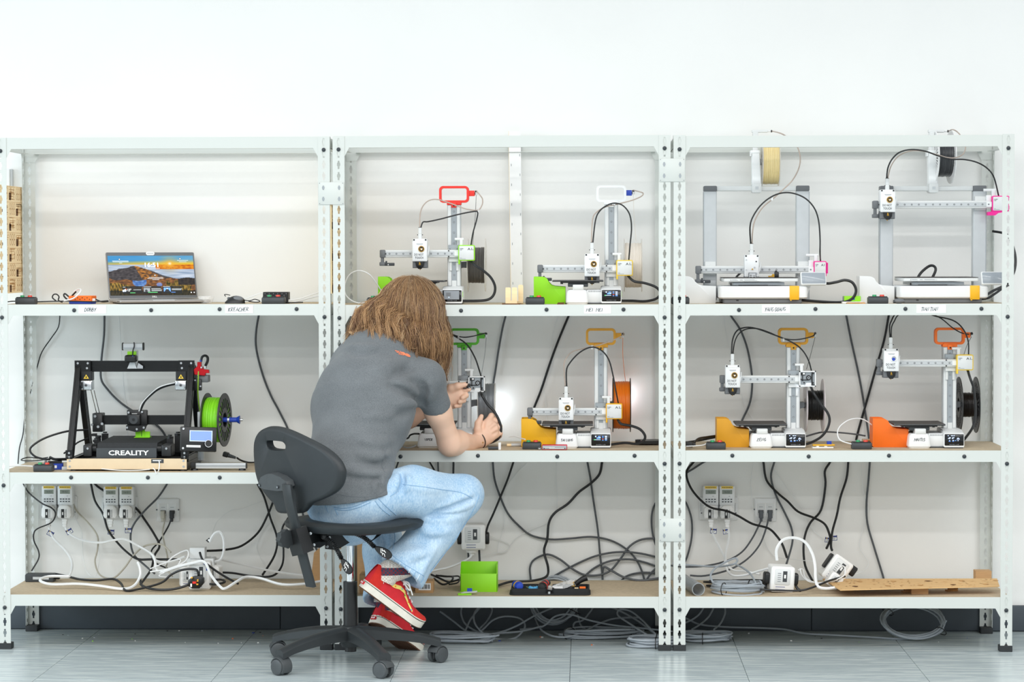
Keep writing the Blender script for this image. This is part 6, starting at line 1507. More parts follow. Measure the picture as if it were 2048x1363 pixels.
cable('thin white wire wandering down the wall by the knee',WH,0.0012,[(1057,915),(1053.5,925),(1037.7,941),(1015.7,969),(1006,1001),(1008,1051),(996.7,1089),(997,1104),(1012.5,1102),(1031,1076.7),(1056.7,1061),(1082,1051),(1097.7,1043.5),(1112,1020),(1115,994.6),(1112.5,957),(1113.5,918)])
cable('thin white wire curling right of the wall power cube',WH,0.0012,[(965,1062,0.44),(979,1070,0.45),(1003,1080),(1019,1089),(1012,1101),(985,1106,0.455),(962,1108,0.44)])
cable('thin white wire curling above the wall power cube',WH,0.0012,[(951,1058,0.44),(954,1047,0.45),(960,1046,0.455),(970,1055,0.455),(976,1066,0.45)])
cable('white mains cord from the wall power cube running left',WH,0.0042,[(944,1108,0.41),(938,1116,0.4),(922,1124,0.39),(899,1133.5,0.38),(870,1140,0.37),(830,1148,0.36)])
cable('black leads bundled left of the green box',BK,0.0038,[(862,1148,0.3),(880,1156,0.28),(897,1163,0.26),(912,1160,0.26),(919,1158,0.28)])
cable('second black lead in the bundle left of the green box',BK,0.0038,[(868,1156,0.24),(885,1168,0.2),(902,1162,0.2),(905,1153,0.24),(890,1152,0.26),(872,1150,0.28)])
cable('third black lead coiled left of the green box',BK,0.003,[(880,1150,0.3),(898,1152,0.3),(918,1152,0.3),(916,1164,0.24),(898,1168,0.2)])
cable('short black cable hanging beside the knee',BK,0.0042,[(906,915),(907,924),(907,960),(912,1000)])
cable('thin black cable hanging left of the person under the shelf',BK,0.0035,[(800,912),(796,924.5),(791,940),(780,980)])
cable('black cable slanting behind the thigh',BK,0.0035,[(855,912),(860,924.5),(870,943),(885,980)])
cable('grey cable straight down behind the thigh',DK,0.0035,[(876,912),(876,925),(877,960),(878,1000)])
cable('dark grey cable hanging left of the glowing wall',DK,0.0042,[(1013,622),(1011,632),(1004.8,657),(997,700),(991,740),(987,765),(984,810),(983,860),(985,900)])
cable('thick black cable slanting down to the yellow bin',BK,0.0048,[(1141,622),(1137,632),(1117,680),(1099.6,727),(1082,780),(1068,815),(1058,845),(1050,880)])
cable('thin white wire hanging beside the slanting black cable',WH,0.0013,[(1119,622),(1116,632),(1106,665),(1103,700),(1104.6,725),(1089.6,775),(1092,812),(1094,860)])
cable('black cable hanging right of the hair',BK,0.0042,[(884,680),(887.5,702),(892.5,725),(892,760),(893,800)])
cable('dark grey cable bowing behind the amber-handled printer of the right unit',DK,0.0042,[(1459,624),(1463,633),(1481,660),(1495,698),(1503.5,747),(1503.5,782),(1498,810),(1482.5,844),(1470,880)])
cable('thin white wire behind the print head in the right unit',WH,0.0012,[(1446,624),(1447.5,633),(1453,670),(1463,709),(1472,750),(1481,780.6),(1491,814),(1507,842),(1512,880)])
cable('dark grey cable slanting to the right beside the orange bin',DK,0.0042,[(1691,624),(1693,633),(1701.6,677),(1715.6,740),(1726,796),(1736.7,866),(1738,890)])
cable('thick black cable slanting to the left beside the orange bin',BK,0.0046,[(1779,624),(1777,633),(1768,680.6),(1750.7,740),(1733,803),(1719,852),(1712,880)])
cable('thin white wire hanging between the two slanting cables',WH,0.0012,[(1751,624),(1750.7,633),(1745.5,677),(1743.7,722.7),(1733,775),(1726,824),(1728,870)])
cable('thin white cord looping left of the orange bin',WH,0.0022,[(1750,854,0.2),(1726,838,0.18),(1701.6,838,0.16),(1682,850,0.14),(1675,864,0.12),(1681,880,0.1),(1706,888,0.08)])
cable('dark grey cord lying behind the yellow scraper',DK,0.0034,[(1612,872,0.3),(1645.5,863.5,0.33),(1680.6,864.7,0.34),(1712,868,0.33),(1730,871,0.3)])
cable('black mains lead at the left of the amber bin',BK,0.0042,[(1386,888,0.1),(1396.6,877,0.16),(1414,873.5,0.22),(1432,871,0.26),(1445,868,0.3)])
cable('second black lead behind the amber bin',BK,0.004,[(1372,884,0.2),(1400,880,0.24),(1420,876,0.28),(1440,872,0.32)])
cable('thin white lead in front of the amber bin',WH,0.0022,[(1372,892,0.06),(1392,891,0.07),(1408,889,0.08),(1416,884,0.08)])
cable('thick black cable winding across the timers of the right unit',BK,0.0046,[(1394,915),(1386,924.5,0.45),(1373,944,0.42),(1379,970,0.4),(1396.6,994.7,0.38),(1421,1014,0.365),(1452.7,1021,0.36),(1477,1031.5,0.36),(1505,1047,0.36),(1537,1056,0.35),(1554,1072,0.32),(1565,1089,0.26),(1573.7,1114,0.18)])
cable('grey cable entering at the top left of the right bottom tier',DK,0.004,[(1420,917),(1405,925),(1388,936),(1370,947),(1345,965)])
cable('black cable curving from shelf to the tilted power cube',BK,0.0046,[(1525,915),(1527,924.5),(1533,959.6),(1554,984,0.455),(1575,1001.7,0.45),(1596.5,1022.7,0.44),(1628,1035,0.42),(1649,1047,0.4),(1658,1065,0.38),(1660,1079,0.36),(1653,1096,0.32)])
cable('dark grey cable bowing right above the curved white cord',DK,0.0042,[(1550,915),(1548,925),(1542,952.6),(1551,987.6),(1568.4,1022.7),(1582.4,1054),(1585,1082,0.45),(1576,1117,0.4),(1570,1135,0.36)])
cable('black cable bending left down to the plywood offcut',BK,0.0046,[(1663,915),(1659.6,924.5),(1649.7,942),(1650.8,970),(1642,1019),(1621,1044,0.45),(1610.5,1068,0.45),(1607,1096,0.44),(1610.5,1131,0.4),(1624.5,1160,0.34)])
cable('black cable hanging straight to the tilted power cube plug',BK,0.0046,[(1697,915),(1696.4,924.5),(1693,956),(1680.6,994.7,0.45),(1673.6,1029.7,0.44),(1665,1061,0.4),(1662,1089,0.33),(1664,1100,0.3)])
cable('dark grey cable hanging to the plywood offcut at the right',DK,0.0042,[(1739.8,915),(1739.5,924.5),(1736.7,963),(1733,1005),(1735,1047),(1749,1096),(1761,1135),(1768,1160),(1770,1185)])
cable('thin white wire wandering down to the plywood offcut',WH,0.0014,[(1722,915),(1722.7,925),(1726,977),(1736.7,1015.7),(1726,1057.7),(1719,1093),(1736.7,1124,0.45),(1726,1142,0.42),(1701.6,1150,0.36),(1680.6,1152,0.3)])
cable('thin white wire passing left of the right network socket',WH,0.0012,[(1507,915),(1507,925),(1502,959.6),(1505,1008.6),(1512,1040),(1526,1075),(1547,1110),(1590,1118,0.4),(1625,1122,0.34)])
cable('thin white wire crossing right of the right network socket',WH,0.0012,[(1545,915),(1549,938.5),(1575.4,977),(1607,1022.7),(1621,1054),(1652.5,1082)])
cable('dark grey network cable from the left port curving to the post',DK,0.0036,[(1524.8,1034,0.447),(1519,1047,0.445),(1505,1075,0.44),(1484,1103,0.42),(1452.7,1121,0.4),(1410.6,1131,0.38),(1368,1133,0.36),(1340,1130,0.36)])
cable('dark grey network cable from the right port curving to the post',DK,0.0036,[(1537.5,1034,0.447),(1531.6,1057.7,0.445),(1519,1089,0.43),(1495,1117,0.4),(1459.7,1138,0.36),(1410.6,1150.6,0.33),(1380,1150,0.33)])
cable('white cord from the left timer of the right unit to the power cube',WH,0.0042,[(1422,1043,0.42),(1424.6,1064.7,0.415),(1438.6,1093,0.4),(1449,1114,0.38),(1451,1131,0.34),(1463,1149,0.26),(1488,1150,0.22),(1515,1142,0.19),(1537,1136,0.16)])
cable('white cord from the right timer of the right unit to the shelf',WH,0.0042,[(1454,1043,0.42),(1458,1072,0.41),(1451,1110,0.38),(1456,1130,0.34),(1468,1140,0.3),(1490,1142,0.28),(1520,1148,0.24)])
cable('thick white cord arching over the power cube in the right unit',WH,0.0056,[(1554,1120,0.15),(1553,1098,0.15),(1566,1079,0.16),(1589,1075,0.17),(1610.5,1084,0.17),(1624.5,1107,0.16),(1630,1131,0.14),(1631,1156,0.11),(1636,1172,0.08),(1652,1176,0.07),(1674,1174,0.08)])
cable('grey cable bowing right of the post in the right unit',DK,0.004,[(1345,985),(1360,995),(1372,1005),(1382.6,1035),(1384,1066),(1379,1096),(1368,1125),(1345,1140)])
cable('light grey lead rising from the grey coil and back',GR,0.0036,[(1428,1168,0.08),(1421,1152,0.1),(1428,1138,0.14),(1446,1126,0.2),(1468,1116,0.24),(1475,1119,0.24),(1468,1127,0.22),(1440,1132,0.26),(1400,1131,0.3),(1345,1126,0.34)])
cable('light grey lead bending down into the grey coil',GR,0.0036,[(1472,1128,0.3),(1486,1135,0.26),(1500,1146,0.2),(1510,1162,0.1),(1512,1170,0.08)])
cable('white thin leads behind the power cube of the right unit',WH,0.0022,[(1600,1136,0.2),(1604,1150,0.18),(1620,1163,0.14),(1650,1164,0.14),(1684,1156,0.2),(1690,1140,0.24),(1692,1122,0.28)])
cable('second white thin lead behind the power cube of the right unit',WH,0.0022,[(1596,1140,0.22),(1606,1138,0.22),(1612,1156,0.16),(1640,1168,0.1)])
cable('white ring-shaped charger lead at the tilted power cube',WH,0.0024,[(1674,1140,0.2),(1684,1131,0.2),(1690,1136,0.2),(1688,1150,0.18),(1668,1160,0.16),(1640,1165,0.14)])
cable('black lead lying in front of the power cube of the right unit',BK,0.0038,[(1520,1178,0.06),(1560,1180,0.05),(1600,1180,0.05),(1625,1174,0.07),(1660,1160,0.14),(1690,1152,0.2)])
cable('black cable bulging outside the right end of the shelving',BK,0.005,[(1985,462,0.36),(2015,470,0.33),(2028,500,0.31),(2031,525,0.3),(2026,548,0.29),(2012,568,0.28),(1985,582,0.27),(1962,597,0.22)],0.3)
cable('beige feed wire strung between the upper left shelf and post',WH,0.0022,[(590,604,0.2),(620,596,0.16),(642,590,0.1),(652,588,0.08),(664,589,0.08)])
cable('white cord arching beside the post behind the hair',WH,0.0022,[(763,582,0.16),(752,565,0.14),(738,548,0.12),(720,541,0.12),(704,545,0.12),(694,556,0.12),(689,574,0.12),(692,590,0.12),(704,601,0.12),(718,605.5,0.1),(736,605,0.08)])
cable('thin black mouse lead curling to the black case',BK,0.0016,[(451,592,0.09),(449,589,0.1),(453,588.5,0.1),(460,590,0.09)])
cable('tangled black leads between mouse and two-button box',BK,0.0018,[(489,600,0.1),(500,601,0.1),(510,598,0.1),(520,602,0.1),(512,604,0.09),(497,602,0.1)])
cable('white lead rising from the mouse to the black case',WH,0.0016,[(489,598,0.12),(505,592,0.13),(518,587,0.13),(526,586,0.12)])
cable('white lead from the black case toward the post',WH,0.0022,[(577,600,0.11),(600,597,0.12),(620,590,0.13),(640,584,0.14)])
cable('black lead ends lying right of the black case',BK,0.0022,[(568,604,0.08),(585,605,0.07),(606,604,0.07)])
cable('thin black leads lying left of the laptop',BK,0.0022,[(16,603,0.06),(30,602,0.1),(70,603,0.1),(110,602,0.1),(150,602,0.08),(185,603,0.09),(216,601,0.12)])
cable('curled black lead beside the orange computer case',BK,0.003,[(137,601,0.1),(128,592,0.12),(130,587,0.13),(140,594,0.12),(146,589,0.11),(152,583,0.1)])
cable('small black ring of lead left of the orange case',BK,0.0025,[(112,601,0.12),(105,595,0.12),(107,589,0.12),(113,588,0.12),(118,593,0.12),(117,600,0.12),(125,604,0.12)])
cable('white cord arching over the orange case',WH,0.0028,[(128,601,0.09),(145,597,0.08),(157,588,0.08),(162,580,0.1),(157,578,0.13),(148,583,0.14)])
cable('black lead from the orange case to the laptop',BK,0.0026,[(183,594,0.13),(195,600,0.13),(205,603,0.12),(217,602,0.13)])
cable('grey flat lead in front of the green-handled printer',GR,0.0022,[(792,892,0.12),(806,893,0.1),(815,895,0.09),(826,893,0.1),(832,890,0.12)])
cable('black plug lead left of the green-handled printer base',BK,0.0035,[(790,880,0.22),(800,876,0.24),(815,876,0.24),(820,870,0.24),(828,867,0.24),(838,867,0.22)])
cable('white lead behind the yellow bin',WH,0.0022,[(1018,873,0.2),(1030,872,0.18),(1042,876,0.14),(1050,878,0.1)])
# printer umbilicals: filament tubes and ribbon loops of each printer
def umb(lab,m,r,start,pts,end,Y,name='feed_tube'):
    w=[Vector(start)]+[P(p[0],p[1],p[2] if len(p)>2 else Y) for p in pts]+[Vector(end)]
    o=MB(m).tube(w,r,7,True,6).build(name); c=w[0].copy()
    o.data.transform(Matrix.Translation(-c)); o.location=c
    return tag(o,lab,'tube' if name=='feed_tube' else 'cable')
D_=lambda dx=0,dy=0,dz=0:Vector((dx,dy,dz))
p=PR['red']
umb('grey feed tube arching above the red-handled printer','tube',0.0022,p['tip']+D_(-0.002),[(841,425),(848,409),(860,400),(877,399),(900,406),(930,417),(955,420),(964,410),(965,398),(960,390)],p['fit'],0.18)
umb('black cable dipping from print head to motor of the red-handled printer','cabk',0.0026,p['tip']+D_(0.003),[(846,444),(856,443),(880,438),(915,429),(945,423),(955,424),(953,440),(946,465)],p['motor'],0.17,'cable')
umb('thin filament line beside the red-handled printer','sp_grey',0.0009,p['fitb'],[(951,425),(948,460)],P(944,500,0.28),0.24)
umb('thick black ribbon loop right of the red-handled printer','cabk',0.0048,p['motor_b'],[(950,530),(968,542),(982,555),(990,572),(988,588),(978,598),(960,601)],p['t'].location+D_(0.036,0.03,0.012),0.16,'cable')
p=PR['white']
umb('beige feed tube arching above the white-handled printer','tube',0.0022,p['tip']+D_(-0.002),[(1185,440),(1192,425),(1210,414),(1235,408),(1265,400),(1283,392),(1286,386),(1278,383)],p['fit'],0.18)
umb('black cable arching to the motor of the white-handled printer','cabk',0.0026,p['tip']+D_(0.003),[(1191,440),(1200,421),(1215,410),(1230,406),(1246,411),(1259,428),(1263,455),(1260,490)],p['motor'],0.17,'cable')
umb('thin filament line beside the white-handled printer','sp_white',0.0008,p['fitb'],[(1268,430)],P(1272,482,0.3),0.26)
umb('thick black ribbon loop right of the white-handled printer','cabk',0.0048,p['motor_b'],[(1268,562),(1290,566),(1312,574),(1321,586),(1312,597),(1290,602),(1265,601)],p['t'].location+D_(0.036,0.03,0.012),0.16,'cable')
p=PR['viper']
umb('black feed tube passing through the green handle','cabk',0.0022,p['tip'],[(872,680),(890,664),(912,671),(928,674),(945,672)],p['fit'],0.19)
umb('black cable from the hair to the opened motor housing','cabk',0.0028,p['tip']+D_(0.004),[(878,672),(897,667),(915,675),(935,690),(950,715),(958,738)],p['motor'],0.18,'cable')
umb('thin filament line down to the opened motor housing','sp_silver',0.0009,p['fitb'],[(970,705)],P(963,748,0.26),0.24)
umb('thick black ribbon curving down past the right hand','cabk',0.0050,p['motor_b']+D_(0,-0.01),[(964,790),(975,808),(988,822),(997,838),(1002,856),(999,872),(990,881),(970,887)],p['t'].location+D_(0.036,0.03,0.012),0.17,'cable')
p=PR['tai']
umb('brown feed tube arching above the amber printer of the middle unit','tube',0.0022,p['tip']+D_(-0.003),[(1128,730),(1133,715),(1145,703),(1165,697),(1190,692),(1215,684),(1235,676),(1248,669)],p['fit'],0.18)
umb('black cable arching to the yellow-framed motor of the middle unit','cabk',0.0026,p['tip']+D_(0.002),[(1133,740),(1140,725),(1155,708),(1172,697),(1188,694),(1205,702),(1218,720),(1226,750),(1232,782)],p['motor'],0.17,'cable')
umb('thin orange filament line above the orange spool','sp_orange',0.0009,p['fitb'],[(1246,715)],P(1251,763,0.3),0.26)
umb('thick black ribbon loop right of the amber printer','cabk',0.0048,p['motor_b'],[(1242,847),(1262,851),(1280,858),(1290,871),(1286,882),(1272,887),(1250,885)],p['t'].location+D_(0.036,0.03,0.012),0.16,'cable')
p=PR['zeng']
umb('black feed tube arching through the amber handle of the right unit','cabk',0.0022,p['tip']+D_(0.002),[(1469,685),(1477,668),(1492,658),(1515,657),(1540,665),(1565,676),(1590,679),(1615,675),(1628,670)],p['fit'],0.19)
umb('black cable arching to the opened motor of the right unit','cabk',0.0026,p['tip']+D_(-0.003),[(1465,680),(1473,662),(1488,655),(1510,656),(1545,668),(1580,682),(1602,697),(1616,718)],p['motor'],0.18,'cable')
umb('thin dark filament line above the black spool','sp_black',0.0009,p['fitb'],[(1621,710)],P(1613,738,0.28),0.25)
umb('thick black ribbon loop right of the black spool','cabk',0.0048,p['motor_b']+D_(0,-0.01),[(1627,785),(1640,805),(1655,825),(1659,840),(1654,858),(1642,873),(1625,883)],p['t'].location+D_(0.036,0.03,0.012),0.15,'cable')
p=PR['mantis']
umb('black feed tube going up from the orange-handled printer','cabk',0.0022,p['tip']+D_(0.002),[(1783,655),(1788,643),(1800,628,0.2),(1840,622,0.22),(1878,634,0.22),(1905,655,0.22),(1925,666,0.23),(1944,668,0.24)],p['fit'],0.18)
umb('black cable curving to the motor of the orange-handled printer','cabk',0.0026,p['tip']+D_(-0.002),[(1779,655),(1782,643),(1795,625,0.2),(1835,618,0.2),(1868,631,0.2),(1905,640,0.2),(1925,656,0.2),(1936,680,0.2)],p['motor'],0.18,'cable')
umb('thin dark filament line beside the orange-handled printer','sp_black',0.0009,p['fitb'],[(1934,690)],P(1926,715,0.28),0.26)
umb('thick black ribbon hanging in front of the latticed spool','cabk',0.0048,p['motor_b'],[(1940,755),(1947,775),(1950,800),(1951,825),(1948,845),(1942,860)],p['t'].location+D_(0.036,0.08,0.012),0.17,'cable')
p=PR['yang']
umb('beige feed tube curving down from the natural spool holder','tube',0.0024,p['fit'],[(1560,266),(1572,272),(1590,285),(1600,310),(1598,335),(1585,360),(1565,380),(1545,398),(1525,415),(1510,440),(1505,465)],p['tip']+D_(0.002),0.20)
umb('black cable arching over the left frame printer','cabk',0.0028,p['tip']+D_(-0.003),[(1500,455),(1505,435),(1520,412),(1540,395),(1562,386),(1585,386),(1610,396),(1628,415),(1637,440),(1640,475),(1640,505)],p['motor']+D_(-0.004),0.17,'cable')
umb('thick black ribbon loop right of the left frame printer','cabk',0.0052,p['motor_b'],[(1652,566),(1672,564),(1690,560),(1705,565),(1712,580),(1706,595),(1690,603),(1660,604)],p['t'].location+D_(0.150,0.05,0.012),0.16,'cable')
umb('black cord emerging behind the left frame printer bed','cabk',0.004,P(1471,556,0.36),[(1476,550,0.37)],P(1484,543,0.39),0.36,'cable')
p=PR['tian']
umb('grey feed tube dropping from the dark spool to the raised head','tube',0.0022,p['fit'],[(1905,259),(1915,264),(1928,280),(1931,295),(1926,308),(1912,315),(1895,315),(1870,308),(1845,302),(1820,302),(1797,312),(1782,332)],p['tip']+D_(0.002),0.20)
umb('black cable arching from the raised head behind the right post','cabk',0.0028,p['tip']+D_(-0.002),[(1776,335),(1785,317),(1800,304),(1823,299),(1850,302),(1875,311),(1900,318),(1930,319),(1955,325),(1975,337),(1988,355)],p['motor']+D_(-0.004),0.18,'cable')
umb('thick black cord looping behind the right frame printer bed','cabk',0.005,P(1832,562,0.33),[(1842,545,0.34),(1858,532,0.34),(1868,532,0.33),(1871,541,0.32)],P(1862,560,0.32),0.33,'cable')
umb('black ribbon leaving the base of the right frame printer','cabk',0.0045,p['t'].location+D_(0.14,0.05,0.014),[(1975,596,0.16),(1990,587,0.18),(2004,577,0.2)],P(2020,568,0.26),0.16,'cable')
for (px,py,lab) in ((957,421,'clear tube clip on the red-handled printer tubes'),(1229,406,'white tube clip above the white-handled printer'),(917,674,'clear tube clip inside the green handle'),(1184,694,'white tube clip above the amber printer'),(1567,679,'clear tube clip inside the amber handle of the right unit'),(1544,397,'white tube clip on the left frame printer arch')):
    o=tag(MB('clear' if 'clear' in lab else 'white').rbox(-0.0035,0.0035,-0.004,0.004,-0.007,0.006,0.002,'y').cyl((0,-0.005,0.003),0.0015,0.01,'y',6).build('tube_clip'),lab,'clip'); o.location=P(px,py,0.175)
# plugs on cable ends
t=thing('kettle_plug','black kettle plug lying on the shelf right of the belt printer','plug',tuple(P(459,911,0.22))); t.rotation_euler=(0,0.28,-0.1)
MB('black').rbox(-0.024,-0.004,-0.012,0.012,-0.008,0.010,0.003,'x',0.002).build('plug_head',t); m_=MB('char')
for k in range(5):m_.cyl((-0.004+0.006*k,0,0),0.0075-0.0006*k,0.0045,'x',10)
m_.build('strain_relief',t)
t=thing('mains_plug','black mains plug at the left of the lower right shelf','plug',tuple(P(1378,888,0.08))); MB('black').rbox(-0.012,0.014,-0.012,0.012,-0.010,0.008,0.003,'x',0.002).cyl((0.014,0,0),0.005,0.01,'x',8).build('plug_body',t)
# ------------------------------------------------------------------ floor cables
coil('cable_coil','upright ring of dark grey cable against the skirting under the middle unit',(PX(1107,0.42),0.43,0.115),0.085,0.085,8,0.0034,'cagr',(math.radians(78),0,0),0.010,0.022,2,seed=11)
coil('cable_coil','long flat bundle of grey cable under the middle unit',(PX(1205,0.30),0.29,0.0),0.145,0.045,8,0.0035,'cagr',(0,0,0.05),0.012,0.035,2,seed=12)
coil('cable_coil','tied grey cable coil on the floor beside the right post of the middle unit',(PX(1312,0.10),0.10,0.0),0.095,0.05,8,0.0036,'cagr',(0,0,0),0.008,0.032,2,seed=13)
coil('cable_coil','tilted ring of grey cable on the floor under the right unit',(PX(1829,0.32),0.30,0.054),0.112,0.085,7,0.0036,'cagr',(math.radians(38),0,0),0.008,0.018,2,seed=14)
coil('cable_coil','grey cable coil on the floor at the left of the right unit',(PX(1408,0.22),0.22,0.0),0.092,0.06,8,0.0036,'cagr',(0,0,0),0.010,0.03,1,seed=15)
coil('cable_coil','loose grey cable loops on the floor behind the chair base',(PX(925,0.18),0.18,0.0),0.115,0.05,7,0.0036,'cagr',(0,0,-0.1),0.02,0.03,0,seed=16)
FLC=(('large standing loop of grey cable under the middle unit',[(880,1222,.42),(905,1240,.40),(935,1262,.35),(960,1262,.33),(985,1240,.36),(1010,1232,.38),(1040,1236,.37),(1050,1252,.33),(1035,1272,.28),(1010,1279,.26),(975,1271,.27),(952,1250,.30),(948,1228,.34),(962,1210,.38),(985,1200,.42)]),
       ('grey cable loop hanging below the middle bottom shelf',[(926,1205,.44),(922,1225,.42),(930,1246,.38),(950,1260,.34),(975,1268,.3),(1005,1262,.3),(1035,1250,.32),(1070,1230,.36),(1105,1215,.42)]),
       ('grey cable rising from floor to shelf behind the loops',[(930,1262,.3),(940,1240,.34),(955,1220,.38),(972,1205,.42),(984,1218,.42),(975,1240,.38),(960,1256,.34)]),
       ('long grey cable arching along the floor under the middle unit',[(1040,1258,.36),(1085,1252,.34),(1110,1232,.34),(1140,1228,.34),(1180,1240,.32),(1230,1250,.30),(1290,1256,.28),(1345,1262,.26)]),
       ('grey cable sagging low on the floor under the middle unit',[(1070,1236,.42),(1082,1258,.33),(1105,1271,.25),(1135,1273,.24),(1165,1264,.27),(1195,1248,.33),(1230,1236,.38),(1280,1234,.4)]),
       ('grey cable looping near the right post under the middle unit',[(1330,1290,.14),(1290,1266,.22),(1262,1248,.28),(1236,1230,.34),(1240,1218,.36),(1262,1222,.35),(1285,1240,.30),(1306,1262,.22),(1320,1275,.18)]),
       ('grey cable falling steeply beside the right post under the middle unit',[(1215,1210,.42),(1250,1226,.38),(1280,1244,.33),(1304,1262,.27),(1316,1272,.24)]),
       ('grey floor cable running left of the chair base',[(870,1262,.3),(900,1266,.26),(940,1272,.24),(990,1266,.28),(1040,1262,.3),(1082,1252,.34)]),
       ('grey cable hanging from the shelf left of the tied coil',[(1150,1208,.44),(1156,1230,.42),(1162,1250,.36),(1180,1262,.3),(1210,1262,.28)]),
       ('second grey cable hanging from the shelf behind the flat bundle',[(1190,1208,.44),(1178,1226,.42),(1165,1240,.38),(1150,1244,.36),(1148,1256,.33),(1165,1268,.27)]),
       ('long grey cable trailing across the floor under the right unit',[(1345,1225,.42),(1375,1237,.41),(1400,1248,.40),(1450,1253,.40),(1520,1255,.41),(1570,1258,.40),(1610,1266,.34),(1680,1270,.31),(1750,1274,.28),(1800,1277,.26),(1825,1276,.26)]),
       ('grey cable hanging under the right unit near the post',[(1410,1208,.44),(1400,1226,.42),(1385,1238,.4),(1365,1247,.38)]),
       ('second grey cable hanging under the right unit near the post',[(1430,1208,.44),(1418,1232,.41),(1400,1248,.36),(1384,1258,.3)]),
       ('third grey cable hanging under the right unit near the post',[(1449,1208,.44),(1450,1226,.42),(1441,1246,.36),(1428,1258,.28)]))
for lab,pts in FLC:cable(lab,GR,0.0036,pts)
# litter on the floor: too small to pick apart
m_=MB('paper'); rnd=random.Random(9)
for k in range(46):
    x=rnd.uniform(UX[0]+0.05,UX[2]+1.25); y=rnd.uniform(0.12,0.455); s_=rnd.uniform(0.001,0.0032)
    m_.use(rnd.choice(['paper','paper','lime','black','blue','orange','cagr','black'])).box(x-s_,x+s_*rnd.uniform(1,2),y-s_,y+s_,0.0002,0.0002+s_*0.8)
o=m_.build('floor_litter'); tag(o,'tiny scraps of filament and dust scattered on the floor under the shelves','litter'); o['kind']='stuff'
# ================================================================== WORK CHAIR
M['pu']=mat('black_foam_plastic','#24292c',0.5,var=0.10,scale=8,bump=0.12,bscale=700)
M['nylon']=mat('grey_black_nylon','#2b2f31',0.45,var=0.10,scale=10,bump=0.1,bscale=500)
M['castor']=mat('castor_grey','#45494b',0.45,var=0.08)
CY=-0.30; CXW=PX(698,CY)
TH=math.radians(46)
ch=thing('work_chair','black swivel work chair on castors with the person sitting on it','chair',(CXW,CY,0))
cz=lambda py,Y=CY:P(698,py,Y).z
# five-star base
hub=MB('nylon').lathe((0,0,0),[(0.0,0.062),(0.03,0.062),(0.036,0.075),(0.040,0.118),(0.034,0.132),(0.026,0.136)],'z',24)
hub.use('black').cyl((0,0,0.045),0.020,0.02,'z',16); hub.build('base_hub',ch)
def leg_mesh():
    mb=MB('nylon'); N=12; rings=[]
    for i in range(N+1):
        s_=i/N; x=0.02+0.292*s_
        top=0.132-0.012*s_-0.036*s_**2.2; w=0.027-0.008*s_+(0.003 if s_>0.9 else 0); th=0.046-0.018*s_
        if i>=N-1:th=0.030
        rings.append([(x,-w,top-th),(x,-w*1.02,top-0.010),(x,-w*0.62,top-0.001),(x,0,top+0.001),(x,w*0.62,top-0.001),(x,w*1.02,top-0.010),(x,w,top-th),(x,w*0.7,top-th*0.98),(x,-w*0.7,top-th*0.98)])
    vs=[v for r in rings for v in r]; n=len(rings[0]); fs=[]
    for i in range(N):
        for k in range(n):fs.append((i*n+k,i*n+(k+1)%n,(i+1)*n+(k+1)%n,(i+1)*n+k))
    fs+=[tuple(range(n)),tuple(range(N*n,(N+1)*n))]
    mb.add(vs,fs); mb.cyl((0.302,0,0.050),0.012,0.016,'z',12)
    return mb.mesh('base_leg')
_lg=leg_mesh()
def castor_body():
    mb=MB('castor'); mb.cyl((0,0,0.050),0.010,0.010,'z',12)
    n=16; ro,ri,wy=0.0315,0.0285,0.0215; vs=[]
    for i in range(n+1):                                   # hood over the twin wheels, open at the front below
        a=math.radians(-38+200*i/n)
        for (r_,y_) in ((ro,-wy),(ro+0.0008,-wy+0.004),(ro+0.0008,wy-0.004),(ro,wy),(ri,wy),(ri,-wy)):vs.append((r_*math.cos(a),y_,0.0285+r_*math.sin(a)))
    mb.add(vs,[(i*6+k,i*6+(k+1)%6,(i+1)*6+(k+1)%6,(i+1)*6+k) for i in range(n) for k in range(6)]+[tuple(range(6)),tuple(range(n*6,n*6+6))])
    mb.use('black').box(-0.02,0.02,-0.004,0.004,0.014,0.045)
    return mb.mesh('castor_hood')
def castor_wheel():
    mb=MB('castor'); mb.lathe((0,0,0),[(0.0,0),(0.020,0.0),(0.026,0.002),(0.0275,0.006),(0.0275,0.014),(0.024,0.017),(0.0,0.018)],'y',24); return mb.mesh('castor_wheel')
_cb,_cw=castor_body(),castor_wheel()
for k in range(5):
    a=math.radians(9+72*k)
    l=link('base_leg',_lg,ch,(0,0,0),(0,0,a))
    cr=thing_child('castor',ch); cr.location=(0.302*math.cos(a),0.302*math.sin(a),0); cr.rotation_euler=(0,0,(0.9,2.3,0.2,-0.7,2.6)[k])
    link('castor_hood',_cb,cr)
    link('castor_wheel',_cw,cr,(0,0.0085,0.0275)); link('castor_wheel',_cw,cr,(0,-0.0265,0.0275))
# gas lift
z1=cz(1162)
MB('black').cyl((0,0,0.10),0.0245,z1-0.10,'z',24).use('char').lathe((0,0,z1),[(0.0245,-0.004),(0.0235,0.0),(0.018,0.001)],'z',24).build('gas_lift_sleeve',ch)
z2=cz(1083)
MB('chrome').cyl((0,0,z1-0.01),0.0145,z2-z1+0.01,'z',20).build('gas_lift_rod',ch)
MB('black').cyl((0,0,z2-0.006),0.0165,0.02,'z',20).build('rod_collar',ch)
